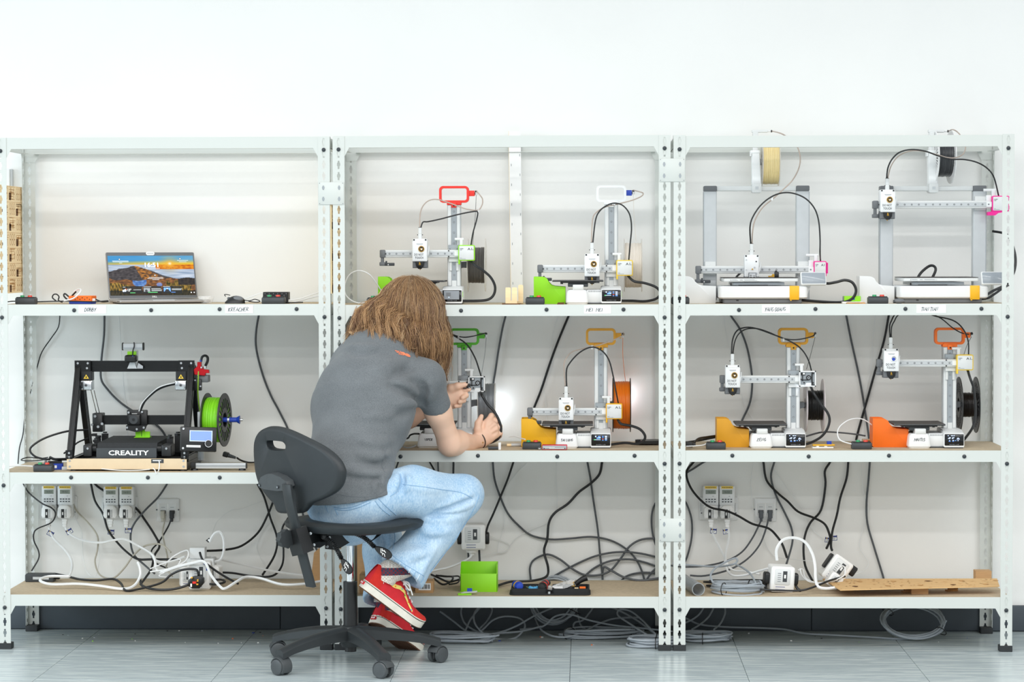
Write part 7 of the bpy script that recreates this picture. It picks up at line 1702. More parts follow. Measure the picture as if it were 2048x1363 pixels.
# seat mechanism: folded steel tray
f=Vector((math.cos(TH),math.sin(TH),0)); lat=Vector((math.sin(TH),-math.cos(TH),0))
def loc(px,py,Y):return P(px,py,Y)-Vector(ch.location)
me_=MB('blackm')
zt_=cz(1054)
for sgn in (-1,1):
    base=lat*(0.045*sgn)
    pts=[(-0.15,zt_-0.010),(-0.15,zt_-0.058),(-0.10,zt_-0.066),(-0.03,zt_-0.040),(0.05,zt_-0.052),(0.10,zt_-0.030),(0.12,zt_)]
    a_=[Vector((f.x*p[0],f.y*p[0],p[1]))+base for p in pts]+[Vector((f.x*-0.1,f.y*-0.1,zt_))+base]
    b_=[p+lat*0.003 for p in a_]; n=len(a_)
    me_.add(a_+b_,[tuple(range(n)),tuple(range(2*n-1,n-1,-1))]+[(i,(i+1)%n,n+(i+1)%n,n+i) for i in range(n)])
bar(me_,f*-0.16+Vector((0,0,zt_-0.004)),f*0.14+Vector((0,0,zt_-0.004)),0.10,0.006,lat)
bar(me_,f*-0.10+Vector((0,0,zt_-0.03)),f*0.06+Vector((0,0,zt_-0.03)),0.08,0.03,lat)
for (d,dz) in ((-0.135,-0.02),(-0.115,-0.055),(-0.145,-0.05)):me_.use('steel'); c_=f*d+lat*0.047+Vector((0,0,zt_+dz)); me_.tube([c_,c_+lat*0.005],0.005,8,True,0); me_.use('blackm')
me_.build('seat_mechanism',ch)
# seat pad: rounded, saddle-shaped in profile
def seat_mesh():
    mb=MB('pu'); N,K=48,7
    zc=cz(1042)
    def rim(a):
        # superellipse outline in the chair frame: forward, lateral
        c,s_=math.cos(a),math.sin(a)
        fx=0.225*math.copysign(abs(c)**0.72,c); ly=0.225*math.copysign(abs(s_)**0.75,s_)
        if fx<0:ly *= 1-0.10*abs(fx)/0.225
        return fx,ly
    def zt(fx,ly):
        return zc+0.004+0.018*max(0,(fx-0.02))/0.2-0.030*max(0,fx-0.17)/0.055*0.5+0.010*(abs(ly)/0.22)**2*(1 if fx<0.1 else 0.2)+0.012*max(0,-fx-0.10)/0.12
    prof=[(0.0,0.0),(0.55,0.0),(0.80,0.001),(0.94,-0.004),(1.0,-0.016),(0.985,-0.030),(0.93,-0.038),(0.7,-0.040),(0.0,-0.040)]
    vs=[]; fs=[]
    for (sc,dz) in prof:
        for k in range(N):
            fx,ly=rim(2*math.pi*k/N); fx *= sc; ly *= sc
            p=f*(fx+0.015)+lat*ly; vs.append((p.x,p.y,zt(fx,ly)+dz))
    for i in range(len(prof)-1):
        for k in range(N):fs.append((i*N+k,i*N+(k+1)%N,(i+1)*N+(k+1)%N,(i+1)*N+k))
    mb.add(vs,fs); return mb
seat_mesh().build('seat_pad',ch,angle=60)
# backrest: traced outline on its own reclined plane
BC=P(603,940,-0.452)
bn=Vector((-math.cos(TH),-math.sin(TH),-0.10)).normalized()
bu=(Vector((0,0,1))-bn*bn.z).normalized(); bl_=bu.cross(bn).normalized()
def on_plane(px,py):
    d=RGT*((px-1024)/FPX)+UPV*((681.5-py)/FPX)+FWD
    t=(BC-EYE).dot(bn)/d.dot(bn); q=EYE+d*t-BC
    return (q.dot(bl_),q.dot(bu))
OUT=[(568,1022),(590,1024),(616,1023),(624,1016),(634,1005),(652,997),(668,989),(680,979),(687,966),(690,948),(688,935),(680,918),(664,900),(645,886),(622,873),(600,862),(576,853),(555,850),(540,853),(526,861),(516,875),(513,892),(513.5,915),(517,945),(528,972),(547,994),(561,1008)]
out2=[Vector((*on_plane(*p),0)) for p in OUT]
out2=catmull(out2,3,True)[:-1]
area2=sum(out2[i].x*out2[(i+1)%len(out2)].y-out2[(i+1)%len(out2)].x*out2[i].y for i in range(len(out2)))
if area2<0:out2.reverse()
hole=[Vector((*on_plane(*p),0)) for p in ((546,882),(552,878),(576,879),(584,883),(586.5,889),(583,896),(560,896),(549,892))]
ctr=sum(out2,Vector())/len(out2)
bmk=bmesh.new()
def ring(pts,off,sc,c):
    return [bmk.verts.new(BC+bl_*(c.x+(p.x-c.x)*sc)+bu*(c.y+(p.y-c.y)*sc)+bn*(off-0.35*((p.x-ctr.x)*sc)**2+0.02)) for p in pts]
hc=sum(hole,Vector())/len(hole); hole=catmull(hole,3,True)[:-1]
hcirc=sum(hole[i].x*hole[(i+1)%len(hole)].y-hole[(i+1)%len(hole)].x*hole[i].y for i in range(len(hole)))
if hcirc<0:hole.reverse()
prof_o=[(0.018,0.90),(0.017,0.955),(0.010,0.99),(0.0,1.0),(-0.010,0.99),(-0.017,0.955),(-0.018,0.90)]
R_=[ring(out2,o_,s_,ctr) for (o_,s_) in prof_o]
n=len(out2)
for a_,b_ in zip(R_[:-1],R_[1:]):
    for i in range(n):bmk.faces.new((a_[i],a_[(i+1)%n],b_[(i+1)%n],b_[i]))
H_=[ring(hole,o_,s_,hc) for (o_,s_) in ((0.018,1.10),(0.014,1.0),(-0.014,1.0),(-0.018,1.10))]
m=len(hole)
for a_,b_ in zip(H_[:-1],H_[1:]):
    for i in range(m):bmk.faces.new((a_[i],b_[i],b_[(i+1)%m],a_[(i+1)%m]))
for (ro,rh) in ((R_[0],H_[0]),(R_[-1],H_[-1])):
    # bridge the outer ring and the grip hole by triangulated fill
    es=[bmk.edges.get((ro[i],ro[(i+1)%n])) for i in range(n)]+[bmk.edges.get((rh[i],rh[(i+1)%m])) for i in range(m)]
    bmesh.ops.triangle_fill(bmk,use_beauty=True,use_dissolve=False,edges=[e for e in es if e])
bmesh.ops.recalc_face_normals(bmk,faces=bmk.faces)
me=bpy.data.meshes.new('backrest'); bmk.to_mesh(me); bmk.free()
me.materials.append(M['pu']); me.polygons.foreach_set('use_smooth',[True]*len(me.polygons)); me.set_sharp_from_angle(angle=math.radians(50))
me.transform(Matrix.Translation(-Vector(ch.location)))
o=bpy.data.objects.new('backrest',me); COL.objects.link(o); o.parent=ch
# bracket on the back, bent support bar, clamp block and knobs
def onb(px,py,off):
    x,y=on_plane(px,py); return BC+bl_*x+bu*y+bn*(off-0.35*(x-ctr.x)**2+0.02)-Vector(ch.location)
bk=[(542,961),(548,948),(560,942),(573,941),(590,947),(602,956),(605,966),(598,974),(582,975),(556,972),(545,969)]
top=[onb(px,py,0.046) for px,py in bk]; mid=[onb(573+(px-573)*1.05,958+(py-958)*1.05,0.036) for px,py in bk]; bot=[onb(573+(px-573)*1.05,958+(py-958)*1.05,0.016) for px,py in bk]
mb=MB('castor'); n=len(bk); mb.add(top+mid+bot,[tuple(range(n))]+[(i,(i+1)%n,n+(i+1)%n,n+i) for i in range(n)]+[(n+i,n+(i+1)%n,2*n+(i+1)%n,2*n+i) for i in range(n)])
mb=mb.build('back_bracket',ch)
for (px,py) in ((546,964),(585.5,967)):
    a_=onb(px,py,0.045); b_=onb(px,py,0.049); MB('char').tube([a_,b_],0.0055,12,True,0).use('mgrey').tube([b_,b_+(b_-a_)*0.2],0.0032,8,True,0).build('bolt',mb)
YB=-0.50
def flat_bar(name,pts,w,t_):
    pts=catmull([Vector(p) for p in pts],5); mb=MB('nylon'); vs=[]; fs=[]
    for i,p in enumerate(pts):
        tg=(pts[min(i+1,len(pts)-1)]-pts[max(i-1,0)]).normalized(); nn=tg.cross(bl_).normalized()
        for (a_,b_) in ((-1,-0.6),(-0.75,-1),(0.75,-1),(1,-0.6),(1,0.6),(0.75,1),(-0.75,1),(-1,0.6)):vs.append(p+bl_*(a_*w/2)+nn*(b_*t_/2))
    for i in range(len(pts)-1):
        for k in range(8):fs.append((i*8+k,i*8+(k+1)%8,(i+1)*8+(k+1)%8,(i+1)*8+k))
    fs+=[tuple(range(8)),tuple(range((len(pts)-1)*8,len(pts)*8))]
    mb.add(vs,fs); return mb.build(name,ch)
flat_bar('back_support_bar',[loc(574,968,-0.50),loc(577,990,-0.505),loc(582,1015,-0.50),loc(589,1045,-0.485),loc(598,1080,-0.47),loc(608,1120,-0.455),loc(622,1172,-0.44)],0.046,0.014)
blk=MB('black'); c_=loc(598,1081,-0.472)
bar(blk,c_+Vector((-0.012,0,0.042)),c_+Vector((0.014,0,-0.042)),0.066,0.046,bl_); blk=blk.build('clamp_block',ch)
kb=MB('nylon'); c_=loc(575,1077,-0.50); N=10
ax=(-bl_).normalized()
star=[]
for i in range(40):
    a_=2*math.pi*i/40; r_=0.031+0.003*math.cos(a_*8)
    star.append((bu*math.cos(a_)+bn*math.sin(a_))*r_)
kb.add([c_+s_ for s_ in star]+[c_+ax*0.026+s_*0.9 for s_ in star],[tuple(range(40)),tuple(range(79,39,-1))]+[(i,(i+1)%40,40+(i+1)%40,40+i) for i in range(40)])
kb.build('clamp_knob',ch)
mb=MB('blackm'); bar(mb,loc(612,1075,-0.455),loc(640,1068,-0.40),0.04,0.03,(0,0,1)); mb.use('steel')
for (px,py) in ((621,1066),(628,1089)):c_=loc(px,py,-0.463); mb.cyl(c_,0.005,0.006,'y',10)
mb.build('pivot_plate',ch)
# two corrugated levers with leaf-shaped paddles carrying a white chair symbol
def lever(nm,a_,b_,pc,pw):
    mb=MB('black'); pts=catmull([Vector(a_),Vector(a_).lerp(Vector(b_),0.5)+Vector((0.004,0,0.008)),Vector(b_)],9)
    N=60; allp=catmull(pts,4)
    vs=[]; fs=[]; prev=None
    for i,p in enumerate(allp):
        tg=(allp[min(i+1,len(allp)-1)]-allp[max(i-1,0)]).normalized()
        u=tg.cross(Vector((0,1,0))).normalized(); w=tg.cross(u); r_=0.0078+0.0016*math.sin(i*1.5)
        for k in range(10):vs.append(p+u*(r_*math.cos(k*0.6283))+w*(r_*math.sin(k*0.6283)))
    for i in range(len(allp)-1):
        for k in range(10):fs.append((i*10+k,i*10+(k+1)%10,(i+1)*10+(k+1)%10,(i+1)*10+k))
    mb.add(vs,fs); mb.sphere(a_,0.0125,12,8); lv=mb.build('lever_'+'stalk',ch)
    d=(Vector(pc)-Vector(b_)); L=d.length*2; d.normalize(); sd=d.cross(Vector((0,-1,0))).normalized(); nrm=Vector((0,-1,0))
    N=24; o_=[]
    for i in range(N):
        t=2*math.pi*i/N; x=math.cos(t); y=math.sin(t); o_.append(Vector(pc)+d*(x*L*0.52)+sd*(y*pw*(1.0+0.35*x)))
    mb=MB('black'); c0=Vector(pc)
    rings=[[c0+(p-c0)*s_+nrm*h for p in o_] for (s_,h) in ((0.86,0.007),(1.0,0.002),(1.0,-0.003),(0.85,-0.007))]
    vs=[v for r_ in rings for v in r_]; fs=[tuple(range(N)),tuple(range(4*N-1,3*N-1,-1))]
    for q in range(3):
        for i in range(N):fs.append((q*N+i,q*N+(i+1)%N,(q+1)*N+(i+1)%N,(q+1)*N+i))
    mb.add(vs,fs)
    mb.use('paper')
    def st(p,q,w=0.0022):
        P0=c0+d*p[0]+sd*p[1]+nrm*0.0075; P1=c0+d*q[0]+sd*q[1]+nrm*0.0075; mb.tube([P0,P1],w*0.5,4,True,0)
    for (p,q) in (((-0.012,-0.008),(-0.006,0.004)),((-0.006,0.004),(0.008,0.003)),((0.008,0.003),(0.014,0.010)),((-0.004,-0.006),(0.004,-0.004)),((0.001,0.003),(0.004,0.010)),((-0.008,-0.010),(-0.003,-0.001)),((0.000,-0.008),(0.010,-0.003))):st(p,q)
    mb.build('lever_paddle',ch)
lever('a',loc(648,1071,-0.44),loc(683,1116,-0.46),loc(692.5,1131,-0.465),0.014)
lever('b',loc(700,1063,-0.42),loc(749,1093,-0.44),loc(766,1103,-0.445),0.0145)
# ================================================================== THE SEATED PERSON
class Field:
    """signed distance on a grid; primitives are blended in only where they matter"""
    def __init__(s,lo,hi,h):
        s.lo=np.array(lo,np.float32); s.h=h
        s.n=np.ceil((np.array(hi)-np.array(lo))/h).astype(int)+1
        s.V=np.full(s.n,0.08,np.float32)
    def _sub(s,lo,hi,pad):
        a=np.clip(np.floor((np.minimum(lo,hi)-pad-s.lo)/s.h).astype(int),0,s.n-1)
        b=np.clip(np.ceil((np.maximum(lo,hi)+pad-s.lo)/s.h).astype(int)+1,1,s.n)
        sl=tuple(slice(i,j) for i,j in zip(a,b))
        ax=[s.lo[k]+s.h*np.arange(a[k],b[k],dtype=np.float32) for k in range(3)]
        return sl,np.meshgrid(*ax,indexing='ij',sparse=True)
    def cone(s,a,b,ra,rb,k=0.02,n=None,f=1.0,sub=False,off=0.0):
        a=np.array(a,np.float32); b=np.array(b,np.float32); R=max(ra,rb)
        sl,(X,Y,Z)=s._sub(a,b,R+0.09)
        ab=b-a; L2=float(ab@ab)+1e-9
        t=np.clip(((X-a[0])*ab[0]+(Y-a[1])*ab[1]+(Z-a[2])*ab[2])/L2,0,1)
        qx,qy,qz=X-a[0]-ab[0]*t,Y-a[1]-ab[1]*t,Z-a[2]-ab[2]*t
        if n is not None:
            d_=(qx*n[0]+qy*n[1]+qz*n[2])*(f-1.0); qx=qx+n[0]*d_; qy=qy+n[1]*d_; qz=qz+n[2]*d_
        d=np.sqrt(qx*qx+qy*qy+qz*qz)-(ra+(rb-ra)*t)+off
        if n is not None:d=d/(1+(f-1)*0.35)
        V=s.V[sl]
        if sub:s.V[sl]=np.maximum(V,-d)
        elif k<=0:s.V[sl]=np.minimum(V,d)
        else:
            hh=np.maximum(k-np.abs(V-d),0)/k
            s.V[sl]=np.minimum(V,d)-hh*hh*k*0.25
    def chain(s,pts,radii,k=0.02,**kw):
        for i in range(len(pts)-1):s.cone(pts[i],pts[i+1],radii[i],radii[i+1],k,**kw)
    def plane(s,p,n,lo,hi,pad=0.0):
        """cut away the side n points to, inside the box lo..hi"""
        sl,(X,Y,Z)=s._sub(np.array(lo,np.float32),np.array(hi,np.float32),pad)
        s.V[sl]=np.maximum(s.V[sl],(X-p[0])*n[0]+(Y-p[1])*n[1]+(Z-p[2])*n[2])
    def fold(s,pts,w,amp):
        """ridge (amp>0) or groove (amp<0) along a 3-D polyline"""
        for a,b in zip(pts[:-1],pts[1:]):
            a=np.array(a,np.float32); b=np.array(b,np.float32)
            sl,(X,Y,Z)=s._sub(a,b,w*2.6)
            ab=b-a; t=np.clip(((X-a[0])*ab[0]+(Y-a[1])*ab[1]+(Z-a[2])*ab[2])/(float(ab@ab)+1e-9),0,1)
            d2=(X-a[0]-ab[0]*t)**2+(Y-a[1]-ab[1]*t)**2+(Z-a[2]-ab[2]*t)**2
            s.V[sl] -= amp*np.exp(-d2/(w*w))
    def wrinkle(s,amp,fx,fy,fz,seed=0):
        X,Y,Z=[s.lo[k]+s.h*np.arange(s.n[k],dtype=np.float32) for k in range(3)]
        X,Y,Z=X[:,None,None],Y[None,:,None],Z[None,None,:]
        w=np.sin(fx*X+2.1*np.sin(0.5*fz*Z+seed)+seed)*np.sin(fz*Z+1.7*np.sin(0.45*fx*X+fy*Y)+seed*2)+0.5*np.sin(1.9*fy*Y+1.6*fx*X+1.2*fz*Z)
        s.V+=(amp*w).astype(np.float32)
    def hit(s,px,py):
        d=np.array(RGT*((px-1024)/FPX)+UPV*((681.5-py)/FPX)+FWD); d=d/np.linalg.norm(d)
        t0=(s.lo[1]-EYE.y)/d[1]; t=t0+np.arange(0,s.n[1]*s.h*1.1,0.002); p=np.array(EYE)[None]+d[None]*t[:,None]
        i=np.round((p-s.lo)/s.h).astype(int); ok=((i>=0) & (i<s.n)).all(1); i=np.clip(i,0,s.n-1)
        ins=np.nonzero(ok & (s.V[i[:,0],i[:,1],i[:,2]]<0))[0]
        return p[ins[0]] if len(ins) else None
    def folds(s,lst):
        todo=[]
        for pts,w,a in lst:
            q=[Vector((p[0],p[1],0)) for p in pts]; q=[s.hit(v.x,v.y) for v in catmull(q,4)]; q=[v for v in q if v is not None]
            if len(q)>1:todo.append((q,w*1.35,a*1.7))
        for q,w,a in todo:
            n=len(q)-1
            for k in range(n):s.fold([q[k],q[k+1]],w*(0.55+0.6*math.sin(math.pi*(k+0.5)/n)),a*(0.25+0.75*math.sin(math.pi*(k+0.5)/n)))
    def mesh(s,name,material,org=(0,0,0),smooth=1):
        V=s.V; ins=V<0
        nx,ny,nz=V.shape
        cnt=np.zeros((nx-1,ny-1,nz-1),np.uint8)
        for i in (0,1):
            for j in (0,1):
                for k in (0,1):cnt+=ins[i:nx-1+i,j:ny-1+j,k:nz-1+k]
        act=np.argwhere((cnt>0) & (cnt<8))
        idx=np.full(cnt.shape,-1,np.int32); idx[tuple(act.T)]=np.arange(len(act))
        c=[V[act[:,0]+i,act[:,1]+j,act[:,2]+k] for i in (0,1) for j in (0,1) for k in (0,1)]
        cor=[(i,j,k) for i in (0,1) for j in (0,1) for k in (0,1)]
        acc=np.zeros((len(act),3)); num=np.zeros(len(act))
        for a in range(8):
            for b in range(a+1,8):
                if sum(abs(cor[a][q]-cor[b][q]) for q in range(3))!=1:continue
                m=(c[a]<0)!=(c[b]<0)
                t=np.where(m,c[a]/np.where(m,c[a]-c[b],1),0)
                for q in range(3):acc[:,q]+=np.where(m,cor[a][q]+(cor[b][q]-cor[a][q])*t,0)
                num+=m
        verts=(act+acc/num[:,None])*s.h+s.lo
        faces=[]
        for ax in range(3):
            d=[0,0,0]; d[ax]=1
            A=ins[:nx-d[0],:ny-d[1],:nz-d[2]]; B=ins[d[0]:,d[1]:,d[2]:]
            e=np.argwhere(A!=B)
            u,v=(ax+1)%3,(ax+2)%3
            ok=(e[:,u]>0) & (e[:,v]>0) & (e[:,u]<s.n[u]-1) & (e[:,v]<s.n[v]-1) & (e[:,ax]<s.n[ax]-1)
            e=e[ok]
            def cell(du,dv):
                q=e.copy(); q[:,u] -= du; q[:,v] -= dv
                return idx[q[:,0],q[:,1],q[:,2]]
            f=np.stack([cell(1,1),cell(0,1),cell(0,0),cell(1,0)],1)
            fl=~A[tuple(e.T)]
            f[fl]=f[fl][:,::-1]; faces.append(f)
        F=np.concatenate(faces); F=F[(F>=0).all(1)]
        for _ in range(smooth):
            a2=np.zeros_like(verts); n2=np.zeros(len(verts))
            for i in range(4):
                j=(i+1)%4
                np.add.at(a2,F[:,i],verts[F[:,j]]); np.add.at(n2,F[:,i],1)
                np.add.at(a2,F[:,j],verts[F[:,i]]); np.add.at(n2,F[:,j],1)
            verts=0.5*verts+0.5*a2/np.maximum(n2,1)[:,None]
        verts=verts-np.array(org)
        me=bpy.data.meshes.new(name)
        me.vertices.add(len(verts)); me.vertices.foreach_set('co',verts.astype(np.float32).ravel())
        me.loops.add(len(F)*4); me.loops.foreach_set('vertex_index',F.astype(np.int32).ravel())
        me.polygons.add(len(F)); me.polygons.foreach_set('loop_start',np.arange(0,len(F)*4,4,dtype=np.int32))
        me.update(calc_edges=True); me.validate()
        me.polygons.foreach_set('use_smooth',[True]*len(me.polygons))
        me.materials.append(material)
        return me
def sm(V):return tuple(V)
hd2=math.radians(50)
latT=Vector((math.sin(hd2),-math.cos(hd2),0)); fwdT=Vector((math.cos(hd2),math.sin(hd2),0))
# joints in the room
J=dict(
    C0=P(698,988,-0.30),C1=P(700,930,-0.27),C2=P(727,812,-0.15),C3=P(754,742,-0.08),NK=P(783,690,-0.01),
    RS=P(852,757,-0.14),RE=P(900,887,-0.015),RF=P(928,888,0.075),RW=P(959,881,0.145),
    LS=P(704,722,0.05),LE=P(776,852,0.15),LW=P(888,796,0.14),
    RH=P(742,990,-0.36),RK=P(926,990,-0.17),RA=P(772,1166,-0.33),
    LH=P(662,990,-0.24),LK=P(762,1002,0.12),LA=P(776,1190,-0.075),
    HD=P(822,622,0.045))
ORG=Vector((J['C0'].x,J['C0'].y,0.0))
nT=tuple(fwdT)
def torso(F,grow=0.0,k=0.03):
    g=grow
    F.cone(J['C0']-Vector((0,0,0.02)),J['C1'],0.185+g,0.164+g,k,nT,1.28)
    F.cone(J['C1'],J['C2'],0.164+g,0.202+g,k,nT,1.45)
    F.cone(J['C2'],J['C3'],0.202+g,0.166+g,k,nT,1.42)
    F.cone(J['C3'],J['C3'].lerp(J['NK'],0.8),0.120+g,0.062+g,0.06,nT,1.2)
    F.cone(J['C3'].lerp(J['RS'],0.2),J['RS'],0.075+g,0.056+g,0.05)
    F.cone(J['C3'].lerp(J['LS'],0.2),J['LS'],0.075+g,0.052+g,0.07)
    F.cone(J['LS']+Vector((0.0,-0.03,-0.02)),J['C2']-latT*0.125-Vector((0,0,0.02)),0.058+g,0.07+g,0.06)
    F.cone(J['C2'].lerp(J['RS'],0.35)-Vector((0,0,0.02)),J['RS'].lerp(J['C2'],0.25),0.07+g,0.05+g,0.05)
# ---- skin: one continuous body
lo=(min(J['LS'].x,J['C0'].x)-0.28,-0.56,0.02); hi=(J['RW'].x+0.14,0.34,J['HD'].z+0.16)
B=Field(lo,hi,0.0030)
torso(B,-0.036)
B.chain([J['NK']-Vector((0,0,0.05)),J['NK'],J['HD']-Vector((0.01,0.01,0.05))],[0.06,0.052,0.05],0.03)
fh=(P(945,790,0.22)-J['HD']).normalized()        # where the face looks
hu=(Vector((0,0,1))-fh*fh.z).normalized(); hr=fh.cross(hu).normalized()
HD=J['HD']
B.cone(HD-fh*0.022+hu*0.02,HD+fh*0.022+hu*0.018,0.080,0.074,0.02)
B.cone(HD+fh*0.03+hu*0.0,HD+fh*0.046-hu*0.068,0.060,0.030,0.03)          # jaw and chin
B.cone(HD+fh*0.088+hu*0.016,HD+fh*0.108-hu*0.016,0.007,0.013,0.012)       # nose
for s_ in (-1,1):
    B.cone(HD+hr*(s_*0.080)+hu*0.014-fh*0.004,HD+hr*(s_*0.082)-hu*0.018,0.014,0.009,0.008)   # ears
    B.cone(HD+fh*0.093+hr*(s_*0.031)+hu*0.010,HD+fh*0.091+hr*(s_*0.036)+hu*0.010,0.011,0.010,0.0,sub=True)
    B.cone(HD+fh*0.082+hr*(s_*0.02)+hu*0.030,HD+fh*0.074+hr*(s_*0.045)+hu*0.026,0.010,0.008,0.012)   # brow
    B.cone(HD+fh*0.062+hr*(s_*0.042)-hu*0.014,HD+fh*0.055+hr*(s_*0.044)-hu*0.03,0.022,0.016,0.02)    # cheek
B.cone(HD+fh*0.094-hu*0.040-hr*0.018,HD+fh*0.094-hu*0.040+hr*0.018,0.006,0.006,0.008); B.cone(HD+fh*0.090-hu*0.052-hr*0.012,HD+fh*0.090-hu*0.052+hr*0.012,0.007,0.007,0.008)
# arms
B.chain([J['RS'],J['RS'].lerp(J['RE'],0.5),J['RE']],[0.050,0.0435,0.039],0.03)
B.chain([J['RE'],J['RE'].lerp(J['RF'],0.55)+Vector((0,0,0.004)),J['RF'],J['RW']],[0.037,0.041,0.034,0.0255],0.03)
B.cone(J['RE']-Vector((0.0,0.004,0.016)),J['RE']+Vector((0.008,0.01,-0.016)),0.020,0.018,0.02)
B.chain([J['LS'],J['LS'].lerp(J['LE'],0.5),J['LE']],[0.050,0.046,0.038],0.03)
B.chain([J['LE'],J['LE'].lerp(J['LW'],0.35),J['LW']],[0.037,0.039,0.026],0.03)
# right hand: back towards the room, thumb up, fingers curling away round the spool
Yv=(0.25,0.95,0.15)
B.cone(P(960,879,0.148),P(972,864,0.160),0.027,0.037,0.02,Yv,1.9)
B.cone(P(970,866,0.158),P(979,857,0.166),0.036,0.033,0.02,Yv,2.1)
for (k0,k1,k2,k3,r) in (((976,843,.164),(983,831,.176),(985,836,.215),(978,850,.235),.0112),((985,849,.168),(993,839.5,.180),(994,845,.220),(985,857,.238),.0114),
                            ((990,859,.168),(999,852,.178),(999,857,.216),(991,867,.234),.0108),((991,870,.164),(1000,866,.174),(999,871,.206),(993,878,.222),.0098)):
    B.chain([P(*k0),P(*k1),P(*k2),P(*k3)],[r*1.08,r,r*0.92,r*0.8],0.003)
    B.chain([P(974,864,.160),P(*k0)],[0.013,r*1.1],0.008)
B.chain([P(961,872,.146),P(956,858,.140),P(956.5,846,.142),P(963,832,.150)],[0.016,0.0135,0.0115,0.0085],0.010)
B.folds((([(986,840),(981,846),(977,852)],.0035,-.0018),([(994,850),(987,856),(982,860)],.0035,-.0018),([(996,862),(990,866),(985,868)],.0035,-.0016),([(967,846),(965,858)],.004,-.002)))
# left hand: palm to the room, thumb over a small black part, fingers folded
B.cone(J['LW'],P(903,793,0.150),0.0255,0.036,0.02,Yv,1.8)
B.cone(P(899,794,0.150),P(909,791,0.154),0.040,0.040,0.02,Yv,2.3)
for pts,r in (([(909,782,.152),(922,780,.150),(930,779.5,.142),(938,778,.134)],.0098),
               ([(910,788,.156),(925,786.5,.156),(932,790,.140),(925,795,.124)],.0100),
               ([(908,795,.156),(921,796,.156),(927,800,.140),(919,803.5,.124)],.0098),
               ([(904,803,.154),(914,806,.154),(919,810,.140),(911,812,.126)],.0088)):
    B.chain([P(*p) for p in pts],[r*1.2,r*1.05,r,r*0.85],0.004)
B.chain([P(893,785,.140),P(902,776,.130),P(915,771.5,.124),P(932,768,.128)],[0.017,0.0145,0.0115,0.0085],0.010)
# legs (under the jeans) and feet (inside the shoes)
def shoe_T(heel,toe,up):
    x=(toe-heel).normalized(); up=Vector(up); z=(up-x*up.dot(x)).normalized(); y=z.cross(x)
    return Matrix(((x.x,y.x,z.x,heel.x),(x.y,y.y,z.y,heel.y),(x.z,y.z,z.z,heel.z),(0,0,0,1)))
RSH=(P(719,1173,-0.35),P(836,1260,-0.225),Vector((0.45,0.10,0.85)))
LSH=(P(744,1245,-0.13),P(830,1307,0.03),Vector((0.34,0.55,0.75)))
RTw,LTw=shoe_T(*RSH),shoe_T(*LSH)
RA2,LA2=RTw@Vector((0.058,0,0.10)),LTw@Vector((0.058,0,0.10))
B.chain([J['RH'],J['RK'],RA2],[0.070,0.050,0.030],0.04)
B.chain([J['LH'],J['LK'],LA2],[0.070,0.050,0.030],0.04)
for (t_,a_) in ((RTw,RA2),(LTw,LA2)):B.chain([a_,t_@Vector((0.06,0,0.062)),t_@Vector((0.17,0,0.046))],[0.028,0.026,0.014],0.01)
def skin_mat():
    m=mat('skin','#ecc3a9',0.5,var=0.05,scale=14,bump=0.06,bscale=260)
    b=m.node_tree.nodes['Principled BSDF']; b.inputs['Subsurface Weight'].default_value=0.12; b.inputs['Subsurface Radius'].default_value=(0.012,0.005,0.003); b.inputs['Subsurface Scale'].default_value=0.6
    return m
body=bpy.data.objects.new('person',B.mesh('person',skin_mat(),ORG,1)); COL.objects.link(body); body.location=ORG
tag(body,'person in grey T-shirt and pale jeans seated on the chair, working on a printer','person')
for s_ in (-1,1):
    e_=MB('paper').sphere(HD+fh*0.080+hr*(s_*0.033)+hu*0.010-ORG,0.0115,14,8).use(mat('iris','#4a5b58',0.2)).sphere(HD+fh*0.0875+hr*(s_*0.033)+hu*0.010-ORG,0.0055,12,8); e_.build('eye',body)
lp_=MB(mat('lip','#b9736a',0.45)).tube([HD+fh*0.098-hu*0.045+hr*x-ORG-fh*abs(x)*0.3 for x in (-0.022,-0.01,0,0.01,0.022)],0.0042,8); lp_.build('mouth',body)

